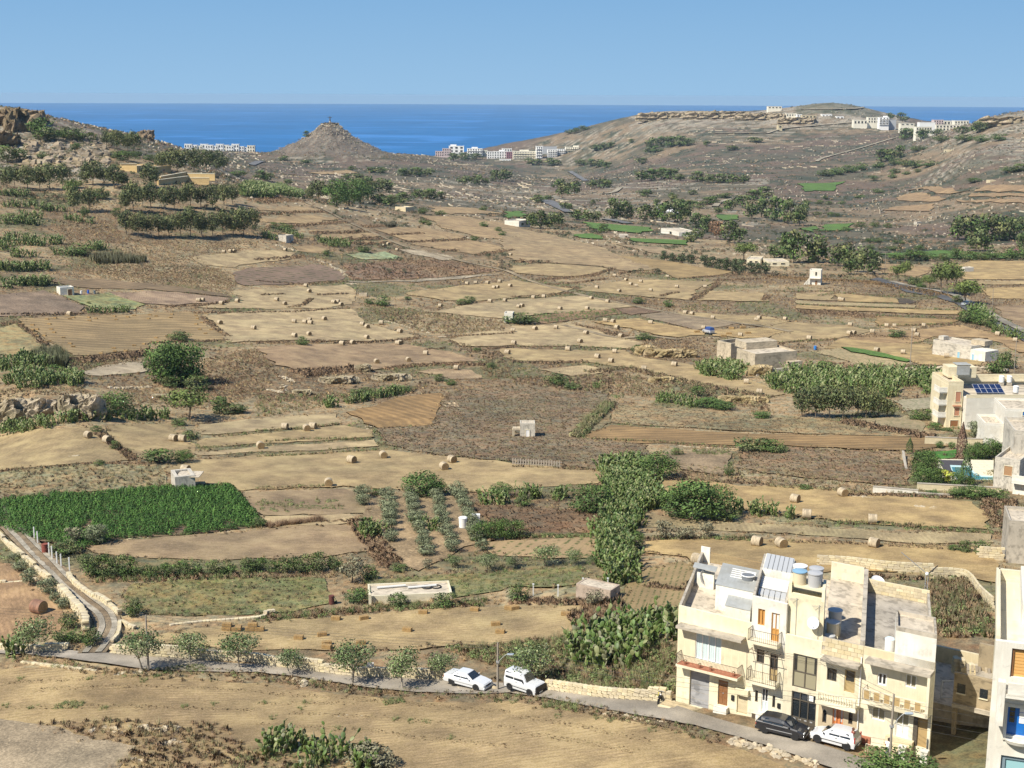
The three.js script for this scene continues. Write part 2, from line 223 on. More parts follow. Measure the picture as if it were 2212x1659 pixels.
F_.darkWeeds = fld(D(1018,1088,1290,1105,1302,1150,1130,1160,1080,1152,1040,1112), 'scrub', [0.17,0.10,0.055], {});
F_.sown = fld(D(1035,1171,1285,1161,1288,1205,1240,1208,1060,1199), 'rows', [0.44,0.315,0.18], { turn: 0.35, per: 45 });
F_.greenWeeds = fld(D(290,1262,500,1246,700,1250,722,1300,620,1325,370,1333,310,1326,262,1290), 'scrub', [0.20,0.155,0.065], { alt: [0.13,0.13,0.048], mix: 0.9 });
fld(D(780,1255,1000,1240,1250,1226,1272,1265,1100,1270,990,1292,800,1272), 'scrub', [0.17,0.14,0.06], { alt: [0.11,0.115,0.045], mix: 0.9 });
fld(D(1410,1042,1500,1037,1600,1050,1750,1053,1830,1060,1950,1075,2100,1086,2140,1120,2130,1145,1900,1135,1750,1120,1600,1100,1450,1080), 'stub', C_G, { turn: 1.6 });
fld(D(1390,1110,1480,1126,1700,1136,1900,1151,2140,1156,2150,1175,2000,1178,1700,1155,1400,1140), 'stub', C_L, { alt: [0.3,0.26,0.14] });
F_.behindHouses = fld(D(1395,1172,1550,1163,1700,1168,1900,1175,2100,1186,2160,1215,2160,1262,2000,1235,1700,1240,1520,1235,1490,1205,1400,1197), 'stub', C_G, { turn: 1.6 });
fld(D(1352,1240,1480,1215,1500,1235,1475,1312,1347,1330), 'rows', [0.37,0.27,0.14], { turn: 0.2, per: 22 });
fld(D(1255,945,1320,921,1700,941,2000,946,2050,965,1980,975,1700,965,1450,960,1280,955), 'swath', [0.41,0.27,0.125], { turn: 1.6 });
fld(D(1430,985,1520,975,1585,978,1560,1030,1470,1015), 'soil', [0.38,0.28,0.17], {});
F_.scrubBig = fld(D(965,850,1050,836,1320,850,1308,880,1262,928,1250,945,1400,963,1402,1000,1290,1014,1060,993,950,984,832,962,812,926,930,921,942,900), 'scrub', [0.185,0.125,0.075], { alt: [0.13,0.105,0.06], mix: 0.8 });
F_.scrubRight = fld(D(1600,976,1700,967,1900,977,1958,1000,1962,1050,1700,1030,1590,1010), 'scrub', [0.2,0.13,0.075], { alt: [0.13,0.115,0.055], mix: 0.8 });
F_.scrubMid = fld(D(1332,876,1700,901,1980,930,1990,945,1700,937,1322,915), 'scrub', [0.26,0.185,0.10], { alt: [0.17,0.135,0.07] });
fld(D(1250,900,1310,880,1322,915,1262,940), 'scrub', [0.2,0.15,0.08], {});
F_.rings = fld(D(752,892,880,856,955,850,940,908,928,920,812,926), 'swath', [0.43,0.275,0.12], { turn: -0.5, per: 34 });
// left of the valley
F_.gold = fld(Z(0,1,[130,540,600,512,1000,502,1650,482,1750,560,1950,690,1900,720,1300,740,1250,800,640,858,560,800,300,650]), 'swath', [0.46,0.335,0.175], { turn: 1.2, per: 60 });
fld(Z(0,1,[-300,340,0,330,400,292,700,430,700,488,0,518,-300,530]), 'soil', [0.35,0.255,0.175], {});
fld(Z(0,1,[560,342,940,312,1250,418,1130,448,760,438]), 'scrub', [0.21,0.2,0.09], { alt: [0.15,0.17,0.07] });
fld(Z(0,1,[945,310,1400,302,1980,352,1950,398,1430,418,1255,412]), 'stub', [0.37,0.265,0.18], {});
fld(Z(0,1,[400,200,800,190,1300,232,1900,312,1975,345,1400,295,650,268]), 'swath', [0.33,0.24,0.145], { turn: 1.4 });
F_.white = fld(Z(0,1,[650,998,900,935,1230,905,1250,990,1050,1018,750,1028]), 'stub', C_W, { turn: 1.4 });
fld(Z(0,1,[-300,640,0,620,120,582,250,680,400,800,150,868,0,850,-300,860]), 'scrub', [0.27,0.2,0.095], {});
fld(D(442,684,560,673,760,669,790,700,900,727,860,734,700,737,492,741,477,715), 'stub', C_L, { turn: 0.9 });
fld(D(552,753,700,744,860,741,930,753,1040,780,960,785,880,790,800,800,650,807,592,790), 'stub', [0.40,0.28,0.165], { turn: 0.9 });
fld(Z(1,1,[1380,990,1600,962,1880,972,1955,1048,1700,1058,1500,1010]), 'stub', [0.40,0.29,0.175], {});
fld(D(500,626,750,616,766,628,762,658,700,666,560,668,430,665,520,650,516,640), 'stub', C_L, { turn: 1.3 });
fld(D(415,557,490,546,600,541,640,548,620,560,560,569,500,577,440,572), 'stub', C_L, { turn: 1.3 });
fld(D(502,586,560,579,690,571,743,590,746,605,640,614,520,617), 'rows', C_P, { turn: 1.5, per: 120 });
// terraces in the middle
for (const l of [[0,970,380,960,560,980,540,1000,0,1000],[0,1060,500,1032,740,1070,500,1108,320,1103,0,1090],[450,1160,900,1150,930,1162,700,1168,460,1172],[500,1207,980,1180,1080,1210,700,1230,560,1225],[300,1300,560,1286,615,1320,560,1358,350,1344],[1000,1152,1250,1132,1500,1150,1850,1220,1600,1238,1300,1250,1150,1200],[1310,1272,1900,1243,2130,1330,1900,1368,1600,1330],[1430,1042,1800,1040,2212,1120,2400,1180,2212,1240,1950,1226,1600,1140],[820,1265,1150,1245,1180,1262,850,1282],[1500,960,1900,970,2110,1015,1700,1025,1520,1000],[430,660,780,640,860,665,560,678]]) fld(Z(1,0, l), 'stub', [0.43,0.305,0.165], { turn: 1.4 });
fld(Z(1,0,[790,1372,1100,1342,1250,1400,900,1412]), 'scrub', [0.27,0.27,0.15], { alt: [0.2,0.24,0.12] });
fld(Z(1,0,[1210,1322,1450,1332,1740,1413,1600,1420,1300,1352]), 'stub', C_W, {});
F_.maroon = fld(Z(1,1,[780,70,1300,30,1700,40,2060,120,1900,150,1300,188,830,203,790,150]), 'scrub', [0.20,0.12,0.075], { alt: [0.24,0.15,0.075] });
fld(Z(1,1,[800,213,1300,203,2000,152,2080,152,1500,210,820,224]), 'soil', C_W, {});
fld(D(870,633,1000,619,1110,606,1240,625,1180,640,1040,650,960,650), 'stub', C_S, { turn: 1.5 });
fld(D(935,675,1030,656,1105,648,1255,640,1378,662,1330,668,1155,680,1090,690,1000,680), 'stub', C_L, { turn: 1.5 });
F_.vineRows = sheet('vineyard_soil', Z(2,1,[190,502,700,462,900,457,958,495,500,550,230,580]), 'soil', [0.36,0.23,0.125], {});
fld(Z(2,1,[905,452,1090,437,1300,480,1000,508]), 'soil', [0.31,0.2,0.12], {});
fld(Z(2,1,[1110,502,1330,482,1980,572,1600,638,1200,540]), 'stub', [0.34,0.26,0.17], {});
fld(D(972,735,1105,706,1240,700,1330,730,1393,742,1366,755,1245,748,1000,748), 'stub', C_L, { turn: 1.5 });
fld(Z(2,1,[1080,532,1500,620,1680,652,1660,680,1400,698,1000,620,720,562]), 'stub', C_G, { turn: 1.2 });
fld(Z(2,1,[-120,790,950,812,1060,862,1700,950,2212,1130,2350,1190,2212,1208,1500,1088,1000,960,650,908,0,898,-100,850]), 'stub', C_S, { turn: 1.3 });
fld(Z(2,1,[200,972,640,937,760,962,800,1000,500,1033]), 'stub', C_L, {});
fld(Z(2,1,[560,290,980,192,1760,222,1600,290,1540,378,1100,340]), 'stub', C_S, { turn: 1.4 });
fld(Z(2,1,[0,80,300,60,760,92,850,112,600,168,330,170,0,140]), 'stub', C_S, { turn: 1.4 });
fld(Z(2,0,[830,1372,1300,1422,1900,1520,1750,1558,1400,1578,1250,1500]), 'swath', C_G, { turn: 1.0 });
fld(Z(2,0,[-100,1140,300,1192,700,1290,1245,1500,1000,1518,760,1470,300,1440,0,1420,-100,1300]), 'stub', [0.42,0.31,0.175], { turn: 1.2 });
fld(Z(2,0,[900,1285,1300,1310,1450,1360,1890,1400,1900,1430,1300,1370]), 'stub', [0.4,0.3,0.18], {});
fld(Z(2,1,[1690,300,2150,312,2200,388,1610,378]), 'stub', C_S, {});
fld(Z(2,1,[1400,480,2212,520,2400,560,2212,605,1800,560,1400,498]), 'stub', C_S, {});
fld(Z(2,1,[1700,640,2212,610,2350,650,2200,700,1980,700,1720,690]), 'stub', C_G, {});
// right of the valley
for (const [l, m, c] of [[[240,322,560,322,580,380,250,370], 'stub', C_S],[[585,322,1080,360,1130,400,600,388], 'stub', C_G],[[240,382,1290,422,1280,443,250,410], 'rows', C_L],[[250,422,1660,470,1650,505,950,478,240,452], 'stub', C_G],[[930,512,1640,545,1610,585,960,598], 'stub', [0.40,0.27,0.12]],
  [[0,562,700,592,900,650,630,700,0,748], 'stub', C_S],[[700,700,1000,652,1650,592,2100,700,2212,732,2500,800,2212,830,1900,705,1430,690,1250,745,900,740], 'stub', [0.42,0.285,0.145]],[[640,702,1250,748,1420,760,1420,830,1880,905,1850,948,1300,930,1230,890,700,800,480,790], 'stub', C_G],
  [[400,822,600,792,1230,900,1200,938,900,948], 'rows', C_L],[[1750,32,2212,40,2600,60,2600,200,2212,198,1690,198,1600,105], 'stub', C_G],[[1690,212,2212,212,2600,220,2600,245,1700,240], 'stub', C_S],[[1870,272,2212,262,2600,290,2600,380,1900,360], 'stub', C_G],[[1960,432,2212,420,2600,440,2600,760,2212,615,2000,500], 'stub', [0.35,0.25,0.15]],
  [[1085,1240,1480,1207,1480,1308,1200,1328], 'rows', [0.46,0.40,0.28]],[[760,1402,1230,1372,1365,1450,1345,1518,1150,1528,850,1450], 'rows', [0.43,0.345,0.22]],[[1100,362,1220,358,1260,405,1150,405], 'soil', [0.13,0.10,0.07]],[[940,60,1400,90,1330,190,1000,140], 'stub', [0.42,0.29,0.15]]]) fld(Z(3,1, l), m, c, { turn: 1.45 });
for (const l of [[1100,882,1230,842,1550,892,1450,920,1150,910],[1740,852,2400,850,2400,882,1750,880],[1900,772,2400,780,2400,840,1800,830],[1620,902,2400,930,2400,962,1640,922],[1100,960,1420,940,1380,1000,1000,990],[1240,810,1600,800,1720,830,1500,850]]) fld(Z(3,0, l), 'stub', [0.38,0.26,0.145], { turn: 1.4, drop: 0.6, lift: 0.3 });
for (const [c, r, l] of [[3,0,[250,762,660,742,560,820,330,830]],[3,0,[500,1112,750,1102,700,1160,430,1170]],[3,0,[260,1152,430,1122,420,1180]],[2,0,[612,1092,1200,1140,1230,1170,1100,1190,720,1150]],[2,0,[540,1202,700,1192,790,1240,580,1230]],[2,0,[1000,1232,1480,1252,1500,1290,1020,1260]],[2,0,[1760,1032,1940,1032,1960,1070,1800,1080]],[2,0,[-60,1000,110,1000,100,1050,-60,1055]],[3,1,[620,790,760,795,1250,900,1225,912,900,860]],[3,0,[940,1370,1500,1340,2400,1360,2400,1400,1500,1400]]]) sheet('green_crop_field', Z(c, r, l), 'rows', [0.13,0.245,0.04], { alt: [0.10,0.19,0.035], lift: 0.3, drop: 0.5 });
// tracks and roads
let LANE; function ribbon(px, width, off = 0) { const w = px.map(([u, v]) => hit(u, v)), l = [], r = []; for (let i = 0; i < w.length; i++) { const a = w[Math.max(0, i - 1)], b = w[Math.min(w.length - 1, i + 1)], dx = b.x - a.x, dz = b.z - a.z, n = Math.hypot(dx, dz) || 1; l.push([w[i].x - dz / n * (width / 2 + off), w[i].z + dx / n * (width / 2 + off)]); r.push([w[i].x + dz / n * (width / 2 - off), w[i].z - dx / n * (width / 2 - off)]); } return l.concat(r.reverse()); }
const curve = (px, n = 40) => new THREE.SplineCurve(px.map(([u, v]) => new THREE.Vector2(u, v))).getPoints(n).map((p) => [p.x, p.y]);
const trackPx = [...Z(1,0,[360,880,470,940,600,990,740,1065,900,1140,1080,1215,1250,1290,1480,1350,1740,1420]), ...Z(2,1,[-60,120,140,205,540,318,1080,432,1340,482,1800,552,2212,612,2400,650])];
sheet('dirt_track', ribbon(curve(trackPx, 60), 2.0), 'soil', C_PATH, { world: 1, lift: 0.1, rough: 0.001, drop: 0.4 });
sheet('dirt_track', ribbon(curve(Z(2,1,[430,590,640,640,900,700,1200,690,1440,720]), 20), 2), 'soil', C_PATH, { world: 1, lift: 0.1, rough: 0.001 });
F_.road = sheet('road', D(-300,1372,-60,1392,60,1400,180,1411,240,1414,340,1420,450,1430,553,1437,658,1449,753,1461,860,1467,960,1471,1060,1476,1110,1480,1178,1489,1238,1501,1331,1511,1445,1522,1500,1542,1590,1567,1660,1585,1760,1608,1860,1640,1930,1665,2010,1700,2100,1760,2000,1800,1880,1722,1797,1662,1700,1628,1600,1596,1500,1570,1400,1552,1290,1531,1180,1510,1100,1499,1000,1501,900,1497,805,1489,710,1474,640,1464,553,1454,390,1453,310,1447,200,1432,140,1424,50,1416,-60,1409,-300,1392), 'road', [0.45,0.405,0.345], { alt: [0.50,0.44,0.355], lift: 0.07, rough: 0.0012, per: 20, drop: 0.5, patch: 5 });
F_.lane = sheet('stone_lane', ribbon(LANE = curve(Z(0,3,[790,680,860,590,915,500,930,430,890,335,770,235,650,130,560,50,460,-45,330,-175,200,-310,60,-470,-100,-690,-250,-900]), 40), 2.7), 'soil', [0.40,0.31,0.20], { world: 1, alt: [0.33,0.24,0.15], lift: 0.1, rough: 0.0006, per: 14, drop: 0.3, patch: 2.5 });
for (const off of [-0.62,0.62]) sheet('wheel_rut', ribbon(LANE, 0.6, off), 'soil', [0.58,0.52,0.42], { world: 1, lift: 0.16, rough: 0.0008, per: 9, free: 1, patch: 2 });
sheet('asphalt_road', D(1895,600,1970,622,2045,640,2096,664,2140,690,2212,722,2400,800,2400,850,2212,738,2150,706,2110,686,2060,655,2020,642,1960,632,1880,604), 'road', [0.15,0.15,0.155], { lift: 0.12, rough: 0.001, drop: 0.6 });
for (const l of [Z(2,0,[250,905,300,905,360,930,430,975,490,1010]), Z(2,0,[500,655,560,690,640,738]), Z(2,0,[820,1070,900,1085,1000,1108]), Z(1,0,[60,570,20,575,-40,600])]) sheet('asphalt_road', ribbon(curve(l, 14), 7), 'road', [0.24,0.24,0.25], { world: 1, lift: 0.5, rough: 0.0005, drop: 0.9 });
for (const l of [Z(3,0,[430,570,500,535,800,455,1050,380,1130,360]), Z(3,0,[0,325,150,285,400,262,650,240,760,230]), Z(2,0,[1750,325,2000,325,2212,318]), Z(3,0,[300,122,600,118,800,110,850,90,790,62]), Z(2,0,[800,850,880,835,930,800]), Z(2,0,[1750,960,1790,920,1900,895])]) sheet('white_track', ribbon(curve(l, 14), 5), 'soil', [0.55,0.48,0.36], { world: 1, lift: 0.6, rough: 0.0005, drop: 0.9 });
sheet('pavement_verge', ribbon(curve(Z(3,1,[1060,215,1300,268,1600,330,1850,455,2000,545,2212,640,2400,720]), 20), 3), 'soil', [0.45,0.40,0.32], { world: 1, lift: 0.3, rough: 0.0008, drop: 0.6 });

// ---------- the land itself, and the sea ----------
{
  const NC = 560, NR = 760, d0 = 38, d1 = 4300, P = new Float32Array((NC + 1) * (NR + 1) * 3), C = new Float32Array(P.length), UVs = new Float32Array((NC + 1) * (NR + 1) * 2), idx = [];
  for (let j = 0; j <= NR; j++) for (let i = 0; i <= NC; i++) {
    const d = d0 * Math.pow(d1 / d0, j / NR), x = (i / NC * 2 - 1) * 0.78 * d, z = -d, k = j * (NC + 1) + i;
    let y = H(x, z), drop = 0, isIn = 0;
    for (const f of FIELDS) if (x > f.b[0] && x < f.b[2] && z > f.b[1] && z < f.b[3] && inside(f.w, x, z)) { isIn = 1; const e = d * 0.0085; if (inside(f.w, x - e * 0.5, z) && inside(f.w, x + e * 0.5, z) && inside(f.w, x, z - e) && inside(f.w, x, z + e)) drop = Math.max(drop, f.drop); }
    const wild = isIn ? 0 : 1, far = sstep(d, 600,1100);
    // stepped terraces and broken ground away from the fields
    const e = H(x, z - d * 0.01) - H(x, z + d * 0.01), slope = Math.abs(e) / (d * 0.02);
    const stp = d > 1200 ? 4 : 2.4, q = y / stp + (fbm(x * 0.01, z * 0.01,2) - 0.5) * 1.5, fr = q - Math.floor(q);
    const tm = wild * sstep(slope, 0.03,0.12) * far;
    y += tm * stp * ((fr < 0.75 ? fr * 0.45 : 0.3375 + (fr - 0.75) * 2.65) - fr) * 0.8;
    y += wild * (fbm(x * 0.12, z * 0.12,3) - 0.5) * (0.5 + 0.6 * far + 1.2 * sstep(d, 1500,2500));
    y -= drop;
    P.set([x, y, z], k * 3); UVs.set([x / 30, z / 30], k * 2);
    // what grows or lies there
    const n1 = fbm(x * 0.02 + 9, z * 0.02,4), n2 = fbm(x * 0.006, z * 0.006 + 40,4), n3 = vn(x * 0.25, z * 0.25), n4 = fbm(x * 0.05, z * 0.05 + 77,3);
    let c;
    const dry = [0.39,0.29,0.16], weed = [0.26,0.185,0.10], green = [0.15,0.145,0.065], heath = [0.18,0.125,0.083], garr = [0.12,0.108,0.064], rock = [0.42,0.36,0.27], bush = [0.06,0.075,0.04];
    const mixc = (a, b, t) => [lerp(a[0], b[0], t), lerp(a[1], b[1], t), lerp(a[2], b[2], t)];
    const nearC = mixc(mixc(dry, weed, sstep(n1,0.4,0.62)), green, 0.75 * sstep(n4,0.56,0.7));
    let farC = mixc(mixc(heath, [0.27,0.195,0.115], sstep(n2,0.5,0.62)), garr, 0.85 * sstep(n1,0.46,0.6));
    farC = mixc(farC, bush, 0.9 * sstep(n4,0.56,0.64));
    const wall = (fr > 0.7 ? 1 : 0) * sstep(n1 + n3 * 0.5,0.52,0.78) * tm;
    farC = mixc(farC, rock, wall * 0.9);
    c = mixc(nearC, farC, sstep(fbm(x * 0.006 + 2, z * 0.006,4) * 900 - z, 1180,1240));
    const u = U0 + x / d * F;
    // bare limestone: the plateau rim, the cone, the broken slope under the left cliff, the right hill
    let rk = 0;
    const rc = Math.hypot(x - KN.x, (z - KN.z) * 0.8); if (rc < 95) { c = mixc(c, [0.185,0.15,0.115], sstep(95 - rc, 0,40)); rk = Math.max(rk, 0.5 * sstep(80 - rc, 0,50) * sstep(n3 * 0.6 + n4 * 0.7,0.6,0.85)); }
    if (d > 2350 && d < 2750 && u > 1350 && u < 1950) rk = Math.max(rk, sstep(P[k * 3 + 1],55,92) * sstep(n4 + n3 * 0.3,0.5,0.72));
    if (d > 1150 && d < 1800 && u > 1950) rk = Math.max(rk, sstep(P[k * 3 + 1],60,90) * sstep(n4 + n3 * 0.4,0.6,0.8) * 0.8);
    if (d > 620 && d < 860 && u < 240) rk = Math.max(rk, sstep(n4 + n3 * 0.3,0.5,0.7));
    if (d > 900 && d < 1500 && u > 900 && u < 1650) rk = Math.max(rk, sstep(n4 + n3 * 0.25,0.66,0.78) * 0.8);
    if (u > 1700 && u < 1890 && d > 2480 && d < 2720) { c = mixc(c, [0.09,0.10,0.05],0.75); rk *= 0.4; }
    c = mixc(c, rock, rk);
    const f = 0.86 + 0.28 * n3; C.set([c[0] * f, c[1] * f, c[2] * f], k * 3);
    if (i < NC && j < NR) { const a = k, b = k + 1, e2 = k + NC + 1, g2 = e2 + 1; idx.push(a, b, g2, a, g2, e2); }
  }
  const g = new THREE.BufferGeometry(); g.setAttribute('position', new THREE.BufferAttribute(P, 3)); g.setAttribute('color', new THREE.BufferAttribute(C, 3)); g.setAttribute('uv', new THREE.BufferAttribute(UVs, 2)); g.setIndex(idx); g.computeVertexNormals();
  top(new THREE.Mesh(g, GM.scrub), 'terrain', null, null, null, 'structure');
}
{
  const T_SEA = tex(512, (x, y) => { const p = tf(x, y, 6,5), q = vn(x * 40, y * 160,40), s = sstep(tf(x, y, 14,3), 0.58,0.75); const v = 0.80 + 0.14 * (p - 0.5) + 0.10 * (q - 0.5) + 0.10 * s; return [v * 0.98 - 0.03 + 0.1 * s, v, v]; });
  T_SEA.repeat.set(14,14);
  const g = new THREE.RingGeometry(10,20500,160,40).rotateX(-Math.PI / 2);
  top(new THREE.Mesh(g, new THREE.MeshPhysicalMaterial({ map: T_SEA, color: lin(0.045,0.22,0.54), roughness: 0.9, specularIntensity: 0.15 })), 'sea', null, null, null, 'structure');
}
// ---------- plants ----------
const leafMat = (o = {}) => new THREE.MeshStandardMaterial({ vertexColors: true, roughness: 0.85, side: THREE.DoubleSide, ...o });
const M_LEAF = leafMat(), M_BARK = std(lin(0.16,0.125,0.09)), M_BARKPALE = std(lin(0.33,0.29,0.23)), M_PAD = leafMat({ roughness: 0.6 });
class Geo { // collects loose faces with colours
  constructor() { this.p = []; this.n = []; this.c = []; }
  tri(a, b, c, n, col) { for (const v of [a, b, c]) { this.p.push(v.x, v.y, v.z); const m = Array.isArray(n) ? n[0] : n; this.n.push(m.x, m.y, m.z); this.c.push(col[0], col[1], col[2]); } }
  leaf(at, out, size, col, slim = 0.6) { // one leaf spray: a kinked quad turned roughly outwards
    const f = V(RS(1), RS(1), RS(1)).addScaledVector(out, 0.9).normalize(), s = V(RS(1), RS(1), RS(1)).cross(f).normalize(), t = f.clone().cross(s).normalize();
    const a = at.clone().addScaledVector(s, -size), b = at.clone().addScaledVector(t, -size * slim).addScaledVector(f, size * 0.15), c = at.clone().addScaledVector(s, size), d = at.clone().addScaledVector(t, size * slim).addScaledVector(f, size * 0.15);
    const n = f.multiplyScalar(0.5).addScaledVector(out, 0.8).normalize(); this.tri(a, b, c, n, col); this.tri(a, c, d, n, col);
  }
  build() { const g = new THREE.BufferGeometry(); g.setAttribute('position', new THREE.Float32BufferAttribute(this.p, 3)); g.setAttribute('normal', new THREE.Float32BufferAttribute(this.n, 3)); g.setAttribute('color', new THREE.Float32BufferAttribute(this.c, 3)); return g; }
}
const mixCol = (pal, k = 0.25) => { const a = pick(pal), f = 1 + RS(k); return [a[0] * f, a[1] * f, a[2] * f]; };
// a crown of unit height: clumps of leaf sprays in an uneven volume
function crown({ y0 = 0.3, rx = 0.42, clumps = 16, per = 60, size = 0.035, pal, flat = 1, hollow = 0.55, lift = 0 }) {
  const g = new Geo(), cy = (1 + y0) / 2, ry = (1 - y0) / 2;
  for (let i = 0; i < clumps; i++) {
    const a = (i * 2.39996) + RS(0.5), h = RS(0.95), rr = Math.sqrt(1 - h * h) * R(hollow, 0.92), cr = R(0.15,0.27) * (flat < 1 ? 0.9 : 1), p = V(Math.cos(a) * rr * (rx - 0.1), cy + h * (ry - cr * 0.7) + lift * rr, Math.sin(a) * rr * (rx - 0.1)), col = mixCol(pal, 0.3);
    for (let k = 0; k < per; k++) { const o = V(RS(1), RS(1), RS(1)).normalize(), q = Math.cbrt(R(0.25,1)); const at = p.clone().addScaledVector(V(o.x, o.y * 0.8, o.z), cr * q * R(0.8,1.12)); if (at.y < y0 * 0.55) continue; const f = 1 + RS(0.22); g.leaf(at, o, size * R(0.6,1.3), [col[0] * f, col[1] * f, col[2] * f]); }
  }
  return g.build();
}
function trunk(h = 0.55, r = 0.022, limbs = 4, spread = 0.22, lean = 0.03, n = 6) {
  const l = [], tip = V(RS(lean), h * 0.55, RS(lean)); const seg = (a, b, r1, r2) => { const d = b.clone().sub(a), g = new THREE.CylinderGeometry(r2, r1, d.length(), n, 1, true); g.applyQuaternion(new THREE.Quaternion().setFromUnitVectors(V(0,1,0), d.normalize())); const m = a.clone().add(b).multiplyScalar(0.5); return g.translate(m.x, m.y, m.z); };
  l.push(seg(V(0,-0.04,0), tip, r, r * 0.75));
  for (let i = 0; i < limbs; i++) { const a = i / limbs * 6.28 + RS(0.6), e = tip.clone().add(V(Math.cos(a) * spread, h * R(0.5,0.8), Math.sin(a) * spread)), m = tip.clone().lerp(e, 0.5).add(V(RS(0.02), 0.02, RS(0.02))); l.push(seg(tip, m, r * 0.6, r * 0.4), seg(m, e, r * 0.4, r * 0.15)); }
  return merge(l);
}
const PAL = {
  euca: [[0.108,0.135,0.049],[0.131,0.157,0.061],[0.091,0.116,0.049],[0.158,0.165,0.061]], carob: [[0.079,0.135,0.032],[0.105,0.173,0.038],[0.070,0.116,0.032]],
  bright: [[0.095,0.165,0.038],[0.12,0.19,0.048],[0.08,0.14,0.036]], olive: [[0.175,0.198,0.109],[0.210,0.231,0.131],[0.131,0.157,0.080]], fig: [[0.123,0.173,0.058],[0.175,0.231,0.087],[0.088,0.132,0.049],[0.245,0.272,0.145]],
  grey: [[0.228,0.214,0.131],[0.175,0.165,0.102]], dark: [[0.052,0.074,0.032],[0.070,0.096,0.038]], brownish: [[0.333,0.198,0.116],[0.263,0.165,0.102]], pine: [[0.114,0.157,0.041],[0.149,0.190,0.046]], lime: [[0.280,0.330,0.051],[0.420,0.396,0.072]], pink: [[0.385,0.148,0.189],[0.158,0.165,0.072]],
};
const KIND = {};
const kind = (k, n, mk) => { KIND[k] = []; for (let i = 0; i < n; i++) KIND[k].push(mk(i)); };
kind('euca', 6, () => ({ crown: crown({ pal: PAL.euca, y0: 0.16, rx: 0.43, clumps: 24, per: 54, size: 0.036 }), trunk: trunk(0.55,0.02,4,0.2) }));
kind('farEuca', 5, () => ({ crown: crown({ pal: PAL.euca.concat(PAL.carob), y0: 0.0, rx: 0.48, clumps: 19, per: 30, size: 0.055, hollow: 0.35 }), trunk: trunk(0.5,0.024,2,0.15,0.03,4) }));
kind('carob', 4, () => ({ crown: crown({ pal: PAL.carob, y0: 0.02, rx: 0.5, clumps: 36, per: 80, size: 0.026, hollow: 0.55 }), trunk: trunk(0.5,0.03,4,0.25) }));
kind('bright', 4, () => ({ crown: crown({ pal: PAL.bright, y0: 0.02, rx: 0.5, clumps: 36, per: 80, size: 0.026, hollow: 0.55 }), trunk: trunk(0.5,0.03,4,0.25) }));
kind('bush', 5, () => ({ crown: crown({ pal: PAL.carob.concat(PAL.euca), y0: 0, rx: 0.5, clumps: 22, per: 56, size: 0.038 }), trunk: trunk(0.4,0.03,3,0.2,0.03,4) }));
kind('olive', 4, () => ({ crown: crown({ pal: PAL.olive, y0: 0.12, rx: 0.47, clumps: 24, per: 70, size: 0.032 }), trunk: trunk(0.4,0.035,3,0.2) }));
kind('fig', 5, () => ({ crown: crown({ pal: PAL.fig, y0: 0.3, rx: 0.5, clumps: 28, per: 60, size: 0.024, hollow: 0.3 }), trunk: trunk(0.62,0.02,5,0.3,0.08) }));
kind('grey', 3, () => ({ crown: crown({ pal: PAL.grey, y0: 0.02, rx: 0.48, clumps: 16, per: 50, size: 0.04, hollow: 0.5 }), trunk: trunk(0.5,0.025,5,0.25) }));
kind('dark', 4, () => ({ crown: crown({ pal: PAL.dark, y0: 0.04, rx: 0.42, clumps: 16, per: 40, size: 0.05 }), trunk: trunk(0.5,0.03,2,0.1,0.02,4) }));
kind('pine', 4, () => ({ crown: crown({ pal: PAL.pine, y0: 0.42, rx: 0.5, clumps: 22, per: 60, size: 0.032, hollow: 0.4 }), trunk: trunk(0.7,0.022,5,0.26,0.07) }));
kind('dead', 2, () => ({ crown: crown({ pal: PAL.brownish, y0: 0.2, rx: 0.42, clumps: 14, per: 40, size: 0.05 }), trunk: trunk(0.5,0.025,4,0.2) }));
kind('lime', 2, () => ({ crown: crown({ pal: PAL.lime, y0: 0.05, rx: 0.5, clumps: 12, per: 30, size: 0.08 }), trunk: trunk(0.4,0.03,3,0.2) }));
kind('pink', 2, () => ({ crown: crown({ pal: PAL.pink, y0: 0, rx: 0.5, clumps: 12, per: 30, size: 0.07 }), trunk: trunk(0.4,0.03,3,0.2,0.03,4) }));
function coneCrown(pal, n = 900) { const g = new Geo(); for (let i = 0; i < n; i++) { const h = Math.pow(rnd(), 0.8), a = R(0,6.28), w = 0.44 * Math.min(1, (1 - h) * 2.2) * (h < 0.06 ? 0.6 : 1) * R(0.75,1.05) + 0.01, o = V(Math.cos(a), 0.5, Math.sin(a)).normalize(); g.leaf(V(Math.cos(a) * w, 0.03 + h * 0.97, Math.sin(a) * w), o, R(0.03,0.06), mixCol(pal)); } return g.build(); }
kind('cypress', 2, () => ({ crown: coneCrown(PAL.dark.concat(PAL.carob)), trunk: trunk(0.3,0.02,0) }));
kind('deadCypress', 1, () => ({ crown: coneCrown([[0.2,0.12,0.085],[0.15,0.09,0.06]],1100), trunk: trunk(0.3,0.02,0) }));
